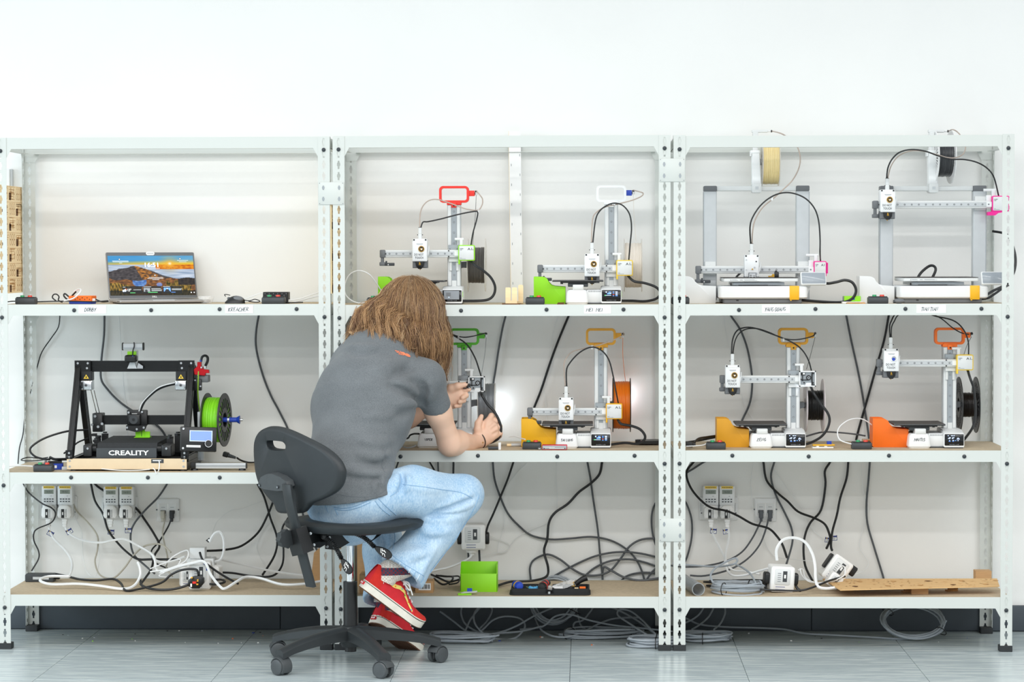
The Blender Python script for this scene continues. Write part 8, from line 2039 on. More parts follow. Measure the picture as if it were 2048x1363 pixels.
# ---- T-shirt
def shirt_mat():
    m=bpy.data.materials.new('heather_grey_jersey'); m.use_nodes=True; nt=m.node_tree; b=nt.nodes['Principled BSDF']
    b.inputs['Roughness'].default_value=0.9; b.inputs['Sheen Weight'].default_value=0.15
    tc=nt.nodes.new('ShaderNodeTexCoord'); mp=nt.nodes.new('ShaderNodeMapping'); mp.inputs['Scale'].default_value=(1,1,1.9)
    nt.links.new(tc.outputs['Object'],mp.inputs[0])
    n1=nt.nodes.new('ShaderNodeTexNoise'); n1.inputs['Scale'].default_value=340; n1.inputs['Detail'].default_value=3
    n2=nt.nodes.new('ShaderNodeTexNoise'); n2.inputs['Scale'].default_value=9
    nt.links.new(mp.outputs[0],n1.inputs['Vector']); nt.links.new(mp.outputs[0],n2.inputs['Vector'])
    r=nt.nodes.new('ShaderNodeValToRGB'); r.color_ramp.elements[0].position=0.22; r.color_ramp.elements[1].position=0.80
    r.color_ramp.elements[0].color=srgb('#4b4f52')+(1,); r.color_ramp.elements[1].color=srgb('#7e8386')+(1,)
    mx=nt.nodes.new('ShaderNodeMath'); mx.operation='MULTIPLY_ADD'; mx.inputs[1].default_value=0.25; nt.links.new(n2.outputs[0],mx.inputs[0])
    sc=nt.nodes.new('ShaderNodeMath'); sc.operation='MULTIPLY_ADD'; sc.inputs[1].default_value=0.75; sc.inputs[2].default_value=0.0; nt.links.new(n1.outputs[0],sc.inputs[0]); nt.links.new(sc.outputs[0],mx.inputs[2])
    nt.links.new(mx.outputs[0],r.inputs[0]); nt.links.new(r.outputs[0],b.inputs['Base Color'])
    bp=nt.nodes.new('ShaderNodeBump'); bp.inputs['Strength'].default_value=0.25; bp.inputs['Distance'].default_value=0.001
    nt.links.new(n1.outputs[0],bp.inputs['Height']); nt.links.new(bp.outputs[0],b.inputs['Normal'])
    return m
T=Field((J['C0'].x-0.28,-0.54,J['C0'].z-0.10),(J['RE'].x+0.05,0.28,J['NK'].z+0.09),0.0042)
torso(T,0.0)
rs_end=J['RS'].lerp(J['RE'],0.45)
T.chain([J['RS'],rs_end+(rs_end-J['RS'])*0.15],[0.060,0.050],0.045)
ls_end=J['LS'].lerp(J['LE'],0.55)
T.chain([J['LS'],ls_end+(ls_end-J['LS'])*0.15],[0.060,0.056],0.045)
for (e_,s_) in ((rs_end,J['RS']),(ls_end,J['LS'])):
    d=(e_-s_).normalized(); T.plane(e_,tuple(d),e_-Vector((0.075,)*3)+d*0.03,e_+Vector((0.075,)*3)+d*0.05)
T.wrinkle(0.0016,26,22,30,1.3)
def bp_(px,py,Y):return tuple(P(px,py,Y))
YB_=lambda px,py:None
# folds that run from the armpit across the back, and bunching at the waist
T.folds((([(846,806),(826,792),(800,778),(776,770)],.009,-.006),([(842,796),(818,776),(788,762)],.011,.006),([(838,808),(815,806),(790,810)],.010,.0045),([(834,814),(812,826),(782,836)],.009,-.0045),([(845,800),(848,785),(842,765)],.010,-.007),([(856,802),(862,785),(860,766)],.010,.0045),([(848,812),(842,802),(832,795)],.008,-.009),
         ([(786,880),(752,886),(720,880)],.011,.004),([(783,905),(750,914),(715,905)],.010,.005),([(782,920),(748,930),(704,922)],.009,-.0032),([(782,942),(755,946),(716,944),(672,934)],.010,.006),([(778,955),(752,957),(715,957),(672,948)],.008,-.003),([(775,948),(764,958),(766,972)],.007,.006),([(766,955),(757,966),(760,978)],.007,-.002),([(757,962),(748,972),(750,984)],.007,.004),
         ([(800,836),(768,832),(730,836)],.009,.003),([(812,722),(782,728),(752,742)],.012,.0035),([(826,738),(800,745),(778,756)],.009,-.0035),([(838,748),(815,756),(792,770)],.009,.0035),([(766,900),(770,925),(762,945)],.007,-.004),([(700,690),(730,694),(760,690)],.010,.003),([(692,702),(722,708),(756,704)],.009,-.003)))
# hem: cut by a slanting plane round the hips
hp=P(715,1001,-0.43); T.plane(tuple(hp),tuple(Vector((0.16,0.10,-1)).normalized()),(J['C0'].x-0.3,-0.6,J['C0'].z-0.1),(J['C0'].x+0.25,0.1,J['C0'].z+0.2))
# neckline
T.cone(J['NK'].lerp(J['HD'],0.10),J['NK'].lerp(J['HD'],0.9),0.060,0.075,0,sub=True)
shirt_me=T.mesh('t_shirt',shirt_mat(),ORG,2)
sh=bpy.data.objects.new('t_shirt',shirt_me); COL.objects.link(sh); sh.parent=body; sh['label']='heather grey short-sleeved T-shirt'

# ---- jeans
def jeans_mat():
    m=bpy.data.materials.new('washed_denim'); m.use_nodes=True; nt=m.node_tree; b=nt.nodes['Principled BSDF']
    b.inputs['Roughness'].default_value=0.85
    tc=nt.nodes.new('ShaderNodeTexCoord')
    n1=nt.nodes.new('ShaderNodeTexNoise'); n1.inputs['Scale'].default_value=7; n1.inputs['Detail'].default_value=5
    n2=nt.nodes.new('ShaderNodeTexNoise'); n2.inputs['Scale'].default_value=260; n2.inputs['Detail'].default_value=2
    mp=nt.nodes.new('ShaderNodeMapping'); mp.inputs['Scale'].default_value=(1,1,0.35); mp.inputs['Rotation'].default_value=(0,0.5,0)
    nt.links.new(tc.outputs['Object'],n1.inputs['Vector']); nt.links.new(tc.outputs['Object'],mp.inputs[0]); nt.links.new(mp.outputs[0],n2.inputs['Vector'])
    a=nt.nodes.new('ShaderNodeMath'); a.operation='MULTIPLY_ADD'; a.inputs[1].default_value=0.6; nt.links.new(n1.outputs[0],a.inputs[0])
    a2=nt.nodes.new('ShaderNodeMath'); a2.operation='MULTIPLY'; a2.inputs[1].default_value=0.4; nt.links.new(n2.outputs[0],a2.inputs[0]); nt.links.new(a2.outputs[0],a.inputs[2])
    r=nt.nodes.new('ShaderNodeValToRGB'); r.color_ramp.elements[0].position=0.36; r.color_ramp.elements[1].position=0.62
    r.color_ramp.elements[0].color=srgb('#8cb0cf')+(1,); r.color_ramp.elements[1].color=srgb('#c5d9e8')+(1,)
    nt.links.new(a.outputs[0],r.inputs[0]); nt.links.new(r.outputs[0],b.inputs['Base Color'])
    bp2=nt.nodes.new('ShaderNodeBump'); bp2.inputs['Strength'].default_value=0.3; bp2.inputs['Distance'].default_value=0.001
    nt.links.new(n2.outputs[0],bp2.inputs['Height']); nt.links.new(bp2.outputs[0],b.inputs['Normal'])
    return m
Q=Field((J['C0'].x-0.26,-0.56,0.12),(J['RK'].x+0.12,0.26,J['C0'].z+0.12),0.0044)
Q.cone(J['C0']+Vector((0,0,0.01)),J['C0']-Vector((0,0,0.02)),0.138,0.156,0.03,nT,1.28)
RK,RA_=J['RK'],J['RA']
rhem=P(802,1144,-0.305); lhem=P(772,1196,-0.085)
Q.chain([J['RH']-Vector((0.01,0,0.012)),J['RH'].lerp(RK,0.45)+Vector((0,0,0.010)),RK],[0.082,0.084,0.067],0.05)
Q.chain([RK,RK.lerp(rhem,0.45),rhem,rhem+(rhem-RK)*0.15],[0.066,0.072,0.081,0.083],0.035)
Q.chain([J['LH'],J['LH'].lerp(J['LK'],0.5),J['LK']],[0.084,0.082,0.068],0.05)
Q.chain([J['LK'],J['LK'].lerp(lhem,0.5),lhem,lhem+(lhem-J['LK'])*0.15],[0.068,0.068,0.072,0.074],0.035)
Q.wrinkle(0.0016,24,26,22,4.2)
Q.folds((([(802,946),(806,962),(798,984)],.007,-.006),([(794,948),(794,964),(786,980)],.009,.005),([(812,950),(818,964),(812,980)],.009,.004),([(815,972),(850,977),(890,980)],.010,.0035),
         ([(872,1014),(905,1004),(945,986)],.009,.005),([(870,1020),(905,1012),(946,996)],.007,-.007),([(880,1026),(912,1020),(948,1006)],.009,.005),([(858,1030),(884,1030),(930,1022)],.007,-.006),([(852,1040),(885,1040),(925,1034)],.009,.004),
         ([(842,1056),(865,1064),(900,1062)],.011,.005),([(820,1084),(845,1082),(880,1074)],.010,-.004),([(808,1104),(835,1108),(865,1100)],.011,.004),([(838,1158),(850,1130),(872,1095)],.009,.004),([(815,1130),(835,1128),(850,1118)],.009,-.003),([(735,1066),(752,1085),(760,1110)],.010,.004),([(770,1070),(766,1090),(770,1112)],.009,-.004)))
for (hm,kn_,ax_) in ((rhem,RK,None),(lhem,J['LK'],None)):
    d=(hm-kn_).normalized(); Q.plane(tuple(hm),tuple(d),hm-Vector((0.1,)*3)+d*0.04,hm+Vector((0.1,)*3)+d*0.06)
    Q.cone(hm-d*0.035,hm+d*0.10,0.066 if hm is rhem else 0.060,0.072,0,sub=True)
Q.plane(tuple(J['C0']+Vector((0,0,0.035))),(0,0,1),(J['C0'].x-0.3,-0.6,J['C0'].z+0.02),(J['C0'].x+0.07,0.2,J['C0'].z+0.2))
jeans_me=Q.mesh('jeans',jeans_mat(),ORG,2)
jn=bpy.data.objects.new('jeans',jeans_me); COL.objects.link(jn); jn.parent=body; jn['label']='pale washed blue jeans with wide hems'
# seams, pocket and hem stitching laid on the denim; print on the shirt shoulder
from mathutils.bvhtree import BVHTree
def bvh(me):
    return BVHTree.FromPolygons([v.co+ORG for v in me.vertices],[tuple(p.vertices) for p in me.polygons])
bj,bsn=bvh(jeans_me),bvh(shirt_me)
def on_surf(tree,px,py,off=0.0):
    d=(RGT*((px-1024)/FPX)+UPV*((681.5-py)/FPX)+FWD).normalized()
    hit=tree.ray_cast(EYE,d)
    if hit[0] is None:return None
    n=hit[1] if hit[1].dot(d)<0 else-hit[1]
    return hit[0]+n*off
def seam(name,pts,r,m,parent,tree,closed=False):
    dens=catmull([Vector((p[0],p[1],0)) for p in pts],8,closed)
    w=[on_surf(tree,p.x,p.y,r*0.2) for p in dens]; w=[p-ORG for p in w if p is not None]
    if len(w)>2:return MB(m).tube(w,r,5,True,0).build(name,parent)
M['denim_dark']=mat('denim_seam','#8fb2d0',0.85,var=0.12,scale=120)
M['denim_lite']=mat('denim_edge','#dce8f1',0.85,var=0.06,scale=120)
sw=[('pocket_seam',[(668,1014),(690,1016),(715,1010),(738,1000)]),('pocket_seam',[(668,1014),(676,1030)]),('pocket_seam',[(671,1018),(692,1020),(717,1014),(741,1004)]),('side_seam',[(757,997),(770,1010),(792,1029)]),('side_seam',[(750,1001),(762,1016),(780,1030)]),('centre_seam',[(648,1002),(656,1024)]),
      ('leg_seam',[(806,968),(840,972),(880,978),(920,984),(945,996)]),('leg_seam',[(958,990),(950,1012),(935,1040),(915,1070),(890,1105),(860,1145)]),('thigh_seam',[(800,948),(803,962),(795,980),(780,992)]),('leg_seam',[(787,1058),(790,1075),(786,1098)])]
for nm,pts in sw:seam(nm,pts,0.0016,'denim_dark',jn,bj)
hemL=[(772,1113),(785,1124),(805,1138),(825,1150),(842,1160)]
seam('hem_stitch',[(x+6,y-9) for x,y in hemL],0.0014,'denim_dark',jn,bj)
for k in range(9):
    t=k/8; i=min(int(t*4),3); u=t*4-i; x=hemL[i][0]+(hemL[i+1][0]-hemL[i][0])*u; y=hemL[i][1]+(hemL[i+1][1]-hemL[i][1])*u
    seam('hem_fade',[(x+6,y-7),(x+2,y+1),(x-1,y+5)],0.0017,'denim_lite' if k%2 else 'denim_dark',jn,bj)
M['coral']=mat('coral_print','#f2835c',0.8,var=0.06,scale=300)
lg=MB('coral')
def decal(pts):
    c=(sum(p[0] for p in pts)/len(pts),sum(p[1] for p in pts)/len(pts)); 
    # subdivide into a small fan so it follows the cloth
    w=[]
    for t in (1.0,0.5):
        for p in pts:w.append(on_surf(bsn,c[0]+(p[0]-c[0])*t,c[1]+(p[1]-c[1])*t,0.0012))
    w.append(on_surf(bsn,c[0],c[1],0.0012))
    if any(x is None for x in w):return
    n=len(pts); lg.add([x-ORG for x in w],[(i,(i+1)%n,n+(i+1)%n,n+i) for i in range(n)]+[(n+i,n+(i+1)%n,2*n) for i in range(n)])
# quarter-dome emblem with two pale gaps, and three small lines of lettering beside it
decal([(809,707),(813,706.5),(817,708),(820,711),(820.5,714),(816,713.2),(811,711)]); decal([(803,703.5),(807.5,704),(810.5,707),(811,710.5),(807,709),(803.5,706.5)]); decal([(799.5,701.5),(802,702.5),(803,705.5),(801,704.5)])
for (x0,y0,n) in ((790,700,4),(793,703,5),(797,706.5,5)):
    for k in range(n):decal([(x0+2.2*k,y0+0.5*k),(x0+2.2*k+1.6,y0+0.5*k+0.3),(x0+2.2*k+1.7,y0+0.5*k+2.2),(x0+2.2*k+0.2,y0+0.5*k+1.9)])
o=lg.build('shoulder_print',sh); o['kind']='stuff'
seam('sleeve_stitch',[(850,811),(865,812),(880,807),(893,799)],0.0009,mat('shirt_stitch','#6a6f74',0.9),sh,bsn)
seam('hem_stitch',[(672,987),(700,992),(730,993),(755,989),(772,978)],0.0009,MATS['shirt_stitch'],sh,bsn)
seam('side_seam',[(780,868),(774,890),(766,915),(764,930),(770,945)],0.0011,MATS['shirt_stitch'],sh,bsn)
# ---- bracelet
ax=(J['RW']-J['RF']).normalized(); c=J['RF'].lerp(J['RW'],0.97); u=ax.cross(Vector((0,0,1))).normalized(); w=ax.cross(u)
br=MB(mat('brown_leather','#3a2c26',0.6)).tube([c+(u*math.cos(t)+w*math.sin(t))*0.0295+ax*0.002*math.sin(2*t)-ORG for t in [2*math.pi*i/24 for i in range(25)]],0.0022,6,False,0)
br=br.build('bracelet',body); MB('brass').sphere(c+ax*0.003+Vector((0.012,-0.026,-0.004))-ORG,0.0035,8,6).build('bead',br)

# ---- shoes
M['shoe_red']=mat('red_canvas','#d3202c',0.75,var=0.06,scale=60,bump=0.15,bscale=900)
M['shoe_suede']=mat('red_suede','#cf2a20',0.9,var=0.10,scale=50,bump=0.2,bscale=500)
M['rubber']=mat('worn_white_rubber','#e9e4d6',0.65,var=0.10,scale=26)
M['gum']=mat('gum_rubber','#6e4a35',0.7,var=0.15,scale=40)
def shoe(name,heel,toe,up,side,lab,L=0.285):
    """heel/toe: points on the underside; side +1 = right shoe"""
    x=(toe-heel).normalized(); up=Vector(up); z=(up-x*up.dot(x)).normalized(); y=z.cross(x)
    T_=Matrix(((x.x,y.x,z.x,heel.x-ORG.x),(x.y,y.y,z.y,heel.y-ORG.y),(x.z,y.z,z.z,heel.z),(0,0,0,1)))
    r=thing_child(name,body); r.matrix_local=T_; r['label']=lab
    def half(s_):   # half widths (inner, outer) along the foot 0..1
        w=0.030+0.006*math.sin(math.pi*min(1,s_*1.6))+0.017*math.exp(-((s_-0.70)/0.22)**2)
        if s_>0.86:w *= math.sqrt(max(0,1-((s_-0.86)/0.14)**2)) 
        if s_<0.10:w *= math.sqrt(max(0.0,1-((0.10-s_)/0.10)**2))
        return w
    st=[0.0,0.01,0.03,0.06,0.1,0.16,0.24,0.32,0.4,0.48,0.56,0.64,0.72,0.8,0.86,0.91,0.95,0.98,0.993,1.0]
    rock=lambda s_:0.012*max(0,(s_-0.75)/0.25)**2
    def outline(g):return [(L*s_,side*(half(s_)+g)) for s_ in st]+[(L*s_,-side*(half(s_)*0.96+g)) for s_ in st[::-1][1:-1]]
    def slab(m,z0,z1,g0,g1,nm,parent):
        a,b=outline(g0),outline(g1); n=len(a); mb=MB(m)
        mb.add([(p[0],p[1],z0+rock(p[0]/L)) for p in a]+[(p[0],p[1],z1+rock(p[0]/L)) for p in b],[tuple(range(n)),tuple(range(2*n-1,n-1,-1))]+[(i,(i+1)%n,n+(i+1)%n,n+i) for i in range(n)])
        return mb.build(nm,parent,angle=50)
    so=slab('rubber',0.003,0.032,0.003,0.0015,'sole',r)
    slab('gum',0.0,0.003,0.0,0.002,'outsole',so)
    slab('black',0.0265,0.0285,0.0026,0.0026,'foxing_line',so)
    # waffle tread on the underside
    tr=MB(mat('tread_dark','#553725',0.8))
    for i in range(18):
        for j in range(-4,5):
            s_=0.05+i*0.05; yy=j*0.0095+(0.0047 if i%2 else 0)
            if abs(yy)<half(s_)-0.006:
                c_=(L*s_,yy,-0.0008+rock(s_)); q=0.0036
                tr.add([(c_[0]-q,c_[1],c_[2]),(c_[0],c_[1]-q,c_[2]),(c_[0]+q,c_[1],c_[2]),(c_[0],c_[1]+q,c_[2])],[(0,1,2,3)])
    tr=tr.build('tread',so); tr['kind']='stuff'
    MB('shoe_red').box(-0.0040,0.004,-0.011,0.011,0.014,0.0245).use('paper').box(-0.0044,-0.0039,-0.008,-0.0015,0.0165,0.022).box(-0.0044,-0.0039,0.0015,0.008,0.0165,0.022).build('heel_badge',so)
    # upper: lofted rings from heel to toe
    def hgt(s_):
        pts=[(0.0,0.096),(0.05,0.104),(0.14,0.094),(0.24,0.090),(0.33,0.098),(0.40,0.104),(0.48,0.094),(0.6,0.074),(0.74,0.057),(0.86,0.050),(0.95,0.044),(1.0,0.035)]
        for a,b in zip(pts[:-1],pts[1:]):
            if s_<=b[0]:return a[1]+(b[1]-a[1])*(s_-a[0])/(b[0]-a[0])
        return 0.034
    N=14; vs=[]; ss=[0.004]+[0.02+0.96*i/27 for i in range(28)]+[0.992]
    def ringp(s_):
        w=max(0.002,half(s_)-0.001); h_=hgt(s_); z0=0.030+rock(s_); out_=[]
        for k in range(N+1):
            a=math.pi*k/N; c_,q=math.cos(a),math.sin(a)
            e=0.62 if s_<0.5 else 0.8
            out_.append((L*s_+(0.008*q if s_<0.03 else 0),side*w*math.copysign(abs(c_)**(0.75 if s_>0.4 else 0.9),c_)*(1-(0.30 if s_<0.45 else 0.18)*q**1.5),z0+(h_-0.030)*q**e))
        return out_
    for s_ in ss:vs+=ringp(s_)
    n=N+1; fs=[]
    for i in range(len(ss)-1):
        for k in range(N):fs.append((i*n+k,i*n+k+1,(i+1)*n+k+1,(i+1)*n+k))
    fs+=[tuple(range(n)),tuple(range((len(ss)-1)*n,len(ss)*n))]
    mb=MB('shoe_red'); mb.add(vs,fs)
    up_=mb.build('upper',r,angle=70)
    def surf(s_,a,off=0.0015):
        w=half(s_)-0.001; h_=hgt(s_); z0=0.030+rock(s_); c_,q=math.cos(a),math.sin(a); e=0.62 if s_<0.5 else 0.8
        return Vector((L*s_,side*(w*math.copysign(abs(c_)**(0.75 if s_>0.4 else 0.9),c_)*(1-(0.30 if s_<0.45 else 0.18)*q**1.5)+off*c_),z0+(h_-0.030)*q**e+off*q))
    # heel counter and toe cap panels
    for (s0,s1,m,nm,amax) in ((0.0,0.17,'shoe_suede','heel_panel',math.pi),(0.74,0.985,'shoe_suede','toe_cap',math.pi)):
        mb=MB(m); vs=[]; K=8
        for i in range(K+1):
            for k in range(N+1):vs.append(surf(s0+(s1-s0)*i/K if nm!='heel_panel' else 0.02+0.15*i/K,math.pi*k/N,0.0014))
        fs=[(i*n+k,i*n+k+1,(i+1)*n+k+1,(i+1)*n+k) for i in range(K) for k in range(N)]
        mb.add(vs,fs); mb.build(nm,up_,angle=70)
    # wavy side stripe on the outer side
    path=[(0.17,0.80),(0.24,0.64),(0.32,0.52),(0.40,0.56),(0.48,0.64),(0.55,0.58),(0.62,0.42),(0.70,0.22)]
    mb=MB(mat('stripe_yellow','#f4d873',0.7,var=0.06,scale=90)); c_=catmull([Vector((p[0],p[1],0)) for p in path],5); vs=[]
    for i,p in enumerate(c_):
        wd=0.15*(1-0.45*i/len(c_))
        vs+=[surf(p.x,max(0.05,p.y-wd),0.0022),surf(p.x,p.y+wd,0.0022)]
    mb.add(vs,[(2*i,2*i+1,2*i+3,2*i+2) for i in range(len(c_)-1)])
    for k,(q,mm) in enumerate(((5,'dgreen'),(11,'orange'),(17,'sky'),(22,'dgreen'),(28,'orange'),(33,'sky'))):
        if q<len(c_):p=c_[q]; mb.use(mm).sphere(surf(p.x,p.y+0.03*(-1)**k,0.0024),0.0028,8,4)
    mb.build('side_stripe',up_,angle=70)
    # laces: bars over the throat plus a bow
    mb=MB('paper')
    for i in range(5):
        s_=0.44+0.055*i; mb.tube([surf(s_,a,0.003) for a in [math.pi*(0.34+0.32*k/6) for k in range(7)]],0.0028,6,True,2)
    p0=surf(0.42,math.pi*0.45,0.004)
    for (dy,ln) in ((-1,0.034),(1,0.030)):mb.tube([p0,p0+Vector((0.012,side*dy*0.022,0.006)),p0+Vector((0.028,side*dy*ln,-0.012)),p0+Vector((0.012,side*dy*0.020,-0.008)),p0],0.0026,6,True,4)
    mb.tube([p0,p0+Vector((0.02,side*0.024,-0.002)),p0+Vector((0.045,side*0.034,-0.02))],0.0024,6,True,4)
    mb.build('laces',up_)
    MB('paper').tube([surf(0.02+0.16*i/10,math.pi*0.5-(math.pi*0.42)*(i/10),0.0018) for i in range(11)],0.0007,5,True,0).build('stitching',up_)
    return r,T_
rs_,RT=shoe('shoe',*RSH,-1,'red skate shoe with a yellow wavy side stripe, resting on the chair base',0.283)
ls_,LT=shoe('shoe',*LSH,1,'red skate shoe on tiptoe with its brown waffle sole showing',0.27)
# socks with a knitted pattern
def sock_mat():
    m=bpy.data.materials.new('patterned_sock'); m.use_nodes=True; nt=m.node_tree; b=nt.nodes['Principled BSDF']; b.inputs['Roughness'].default_value=0.95
    tc=nt.nodes.new('ShaderNodeTexCoord'); ck=nt.nodes.new('ShaderNodeTexChecker'); ck.inputs['Scale'].default_value=170
    ck.inputs['Color1'].default_value=srgb('#e9e2d8')+(1,); ck.inputs['Color2'].default_value=srgb('#cdbfb2')+(1,)
    ck2=nt.nodes.new('ShaderNodeTexChecker'); ck2.inputs['Scale'].default_value=150; ck2.inputs['Color1'].default_value=srgb('#2a4058')+(1,); ck2.inputs['Color2'].default_value=srgb('#7c3038')+(1,)
    sp=nt.nodes.new('ShaderNodeSeparateXYZ'); r=nt.nodes.new('ShaderNodeValToRGB'); r.color_ramp.interpolation='CONSTANT'
    r.color_ramp.elements[0].position=0.0; r.color_ramp.elements[0].color=(0,0,0,1); r.color_ramp.elements[1].position=0.34; r.color_ramp.elements[1].color=(1,1,1,1)
    e=r.color_ramp.elements.new(0.56); e.color=(0,0,0,1)
    mx=nt.nodes.new('ShaderNodeMix'); mx.data_type='RGBA'
    for a in (ck,ck2):nt.links.new(tc.outputs['Object'],a.inputs['Vector'])
    nt.links.new(tc.outputs['Generated'],sp.inputs[0]); nt.links.new(sp.outputs[2],r.inputs[0]); nt.links.new(r.outputs[0],mx.inputs['Factor'])
    nt.links.new(ck.outputs[0],mx.inputs['A']); nt.links.new(ck2.outputs[0],mx.inputs['B']); nt.links.new(mx.outputs['Result'],b.inputs['Base Color'])
    return m
smm=sock_mat()
for (t_,a_,k_) in ((RTw,RA2,rhem.lerp(RK,0.12)),(LTw,LA2,lhem)):
    b_=t_@Vector((0.062,0,0.066)); MB(smm).tube([p-ORG for p in (b_,a_,a_.lerp(k_,0.55),k_)],[0.040,0.046],22,True,6).build('sock',body,angle=70)
# small black part pinched in the left hand
t=thing('extruder_part','small black extruder part pinched in the left hand','machine part',tuple(P(936.5,771,0.130)))
MB('black').rbox(-0.007,0.008,-0.006,0.006,-0.008,0.008,0.002,'y').cyl((0.002,-0.009,0.0),0.005,0.004,'y',12).cyl((-0.004,-0.008,0.010),0.003,0.006,'z',8).box(-0.018,-0.006,-0.002,0.002,-0.011,-0.008).build('part_body',t)
MB('steel').cyl((0.004,-0.0095,-0.006),0.002,0.004,'y',8).build('part_screw',t)
# ---- hair: thick under-locks and fine strands, from crown to wavy ends
hr_rng=random.Random(21)
HC=P(822,631,0.030)
crown=HC+Vector((0.0,0.015,0.108))
END=[(-180,699,672,-0.02),(-155,722,676,-0.10),(-130,752,676,-0.15),(-105,782,686,-0.165),(-80,812,698,-0.155),(-55,842,716,-0.12),(-30,868,734,-0.06),(0,884,738,0.02),(30,886,742,0.09),(60,872,738,0.14),(90,845,725,0.16),(120,800,712,0.13),(150,745,690,0.07),(180,699,672,-0.02)]
def end_at(az):
    az=(az+180)%360-180
    for a,b in zip(END[:-1],END[1:]):
        if a[0]<=az<=b[0]:
            t=(az-a[0])/(b[0]-a[0]); return P(a[1]+(b[1]-a[1])*t,a[2]+(b[2]-a[2])*t,a[3]+(b[3]-a[3])*t)
    return P(*END[0][1:])
RX,RY,RZ=0.100,0.112,0.118
def strand(az,layer,ln=1.0,wave=1.0):
    """layer 0 = close to the skull, 1 = outermost"""
    a=math.radians(az); o=0.004+0.020*layer
    root=math.radians(hr_rng.uniform(0,27) if layer>0.4 else hr_rng.uniform(10,75))
    pts=[]
    lf=max(0.0,min(1.0,(abs(az)-80)/70)) if az<0 else max(0.0,min(1.0,(abs(az)-110)/60))   # strands on the left leave the skull early and drape
    drift=hr_rng.uniform(-0.32,0.32); wv,wp=hr_rng.uniform(0.0,0.07),hr_rng.uniform(0,6.28); a0=a
    for k in range(5):
        a=a0+drift*(k/4-1)+wv*math.sin(wp+2.2*k)
        th=root+(max(math.radians(96-38*lf),root+0.1)-root)*k/4
        rr=math.sin(th); pts.append(HC+Vector(((RX+o)*rr*math.cos(a),(RY+o)*rr*math.sin(a)+0.012*math.cos(th),(RZ+o)*math.cos(th))))
    e=end_at(az); side=Vector((-math.sin(a),math.cos(a),0)); outw=Vector((math.cos(a),math.sin(a),0))
    e=e+Vector((hr_rng.gauss(0,0.010),hr_rng.gauss(0,0.010),hr_rng.gauss(0,0.024)+0.02*(1-layer)))
    e=e-outw*0.014*(1-layer)
    s0=pts[-1]; e=s0+(e-s0)*ln
    ph=hr_rng.uniform(0,6.28); fr=hr_rng.uniform(0.8,1.6); am=wave*hr_rng.uniform(0.005,0.015)*min(1.0,(e-s0).length/0.14)
    K=9
    for k in range(1,K+1):
        t=k/K
        p=s0.lerp(e,t)+Vector((0,0,0.012*math.sin(math.pi*t)))+outw*(0.016*math.sin(math.pi*t))
        env=t**0.8*am
        p=p+side*(env*math.sin(ph+fr*6.28*t))+outw*(env*0.8*math.cos(ph+fr*6.28*t))+Vector((0,0,env*0.7*math.sin(ph*1.7+fr*8*t)))
        pts.append(p)
    return pts
HV,HF,HCOL=[],[],[]
PAL=[srgb(c) for c in ('#795a41','#93704f','#a9835b','#bf986d','#d1af86','#866449','#b18b63','#523c2b')]
def add_strand(pts,r0,r1,n,col,sm_=2):
    pts=catmull(pts,sm_); m=len(pts); base=len(HV); prev=None
    for i,p in enumerate(pts):
        t=(pts[min(i+1,m-1)]-pts[max(i-1,0)]); t=t.normalized() if t.length>1e-9 else Vector((0,0,-1))
        u=(prev-t*prev.dot(t)) if prev is not None else t.orthogonal()
        u=u.normalized() if u.length>1e-6 else t.orthogonal().normalized(); prev=u; w=t.cross(u)
        f=i/(m-1); r=(r0*min(1,0.35+f*4) if f<0.2 else r0)*(1-f)**0.5+r1*f
        for k in range(n):
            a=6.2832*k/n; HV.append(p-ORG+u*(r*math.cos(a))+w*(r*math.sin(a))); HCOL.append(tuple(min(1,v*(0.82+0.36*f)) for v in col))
    for i in range(m-1):
        for k in range(n):
            j=(k+1)%n; HF.append((base+i*n+k,base+i*n+j,base+(i+1)*n+j,base+(i+1)*n+k))
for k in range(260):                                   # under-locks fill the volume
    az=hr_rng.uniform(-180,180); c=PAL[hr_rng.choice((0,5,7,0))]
    add_strand(strand(az,hr_rng.uniform(0.0,0.25),hr_rng.uniform(0.8,0.95),0.6),0.0058,0.0012,5,c,2)
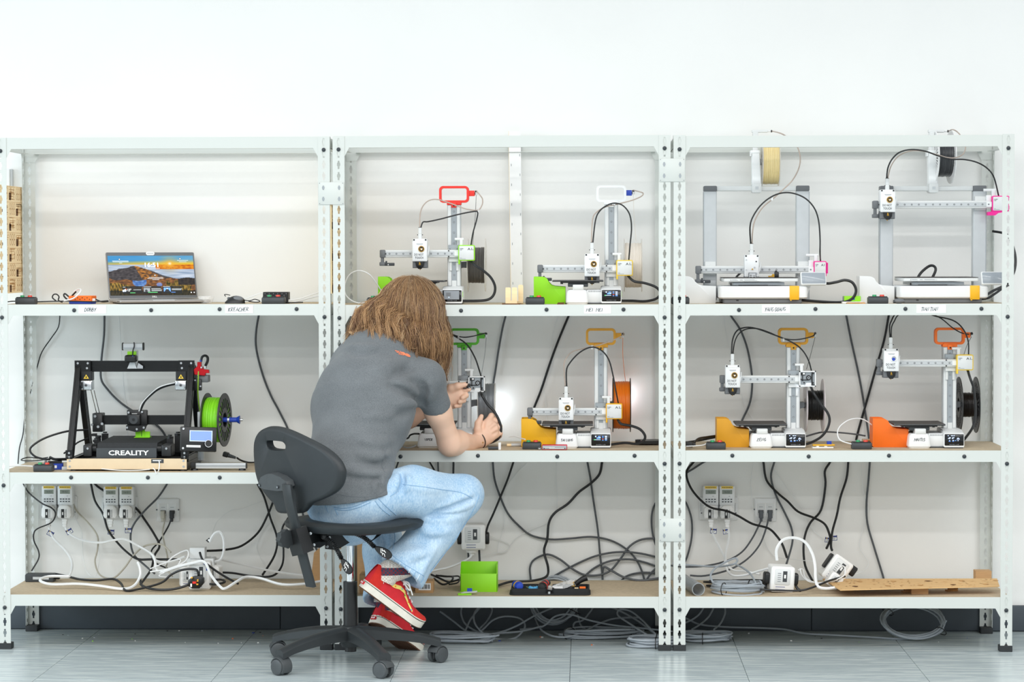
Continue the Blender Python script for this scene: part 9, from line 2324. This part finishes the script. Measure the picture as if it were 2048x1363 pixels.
for k in range(700):                                   # visible locks made of neighbouring fine strands
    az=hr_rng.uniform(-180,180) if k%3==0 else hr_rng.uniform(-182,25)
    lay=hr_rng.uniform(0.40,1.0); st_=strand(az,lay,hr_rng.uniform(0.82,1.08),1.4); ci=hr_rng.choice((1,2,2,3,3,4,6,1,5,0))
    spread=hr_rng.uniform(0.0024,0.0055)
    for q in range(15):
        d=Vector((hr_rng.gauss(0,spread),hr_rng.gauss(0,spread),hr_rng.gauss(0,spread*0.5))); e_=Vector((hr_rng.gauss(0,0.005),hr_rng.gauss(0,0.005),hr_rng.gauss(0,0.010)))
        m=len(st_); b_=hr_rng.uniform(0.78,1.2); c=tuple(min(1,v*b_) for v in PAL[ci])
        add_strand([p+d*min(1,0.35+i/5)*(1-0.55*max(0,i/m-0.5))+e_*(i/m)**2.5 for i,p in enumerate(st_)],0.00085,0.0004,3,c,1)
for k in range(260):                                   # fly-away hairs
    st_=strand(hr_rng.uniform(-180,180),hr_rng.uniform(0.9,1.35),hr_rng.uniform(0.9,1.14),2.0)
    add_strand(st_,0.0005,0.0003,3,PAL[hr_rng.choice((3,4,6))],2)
for k in range(16):                                    # curls lying on the left shoulder
    c0=P(hr_rng.uniform(730,765),hr_rng.uniform(656,668),-0.10); pts=[c0]; e_=P(hr_rng.uniform(697,722),hr_rng.uniform(666,684),-0.07); r_=hr_rng.uniform(0.008,0.018)
    for q in range(1,10):
        t=q/9; pts.append(c0.lerp(e_,t)+Vector((0,-0.006,-r_*math.sin(math.pi*t*1.3)+0.4*r_*math.sin(6*t))))
    for q in range(14):
        d=Vector((hr_rng.gauss(0,0.003),hr_rng.gauss(0,0.003),hr_rng.gauss(0,0.003))); add_strand([p+d for p in pts],0.0009,0.0004,3,PAL[hr_rng.choice((1,2,3,4,6))],1)
hm_=bpy.data.meshes.new('hair'); hm_.from_pydata([tuple(v) for v in HV],[],HF)
ca=hm_.color_attributes.new('col','FLOAT_COLOR','POINT'); ca.data.foreach_set('color',np.array([tuple(c)+(1,) for c in HCOL],np.float32).ravel())
hm_.materials.append(vcol_mat('hair_strands',0.42,0.0,spec=0.6)); hm_.polygons.foreach_set('use_smooth',[True]*len(hm_.polygons))
ho_=bpy.data.objects.new('hair',hm_); COL.objects.link(ho_); ho_.parent=body; ho_['label']='shoulder-length wavy light brown hair'; ho_['kind']='stuff'
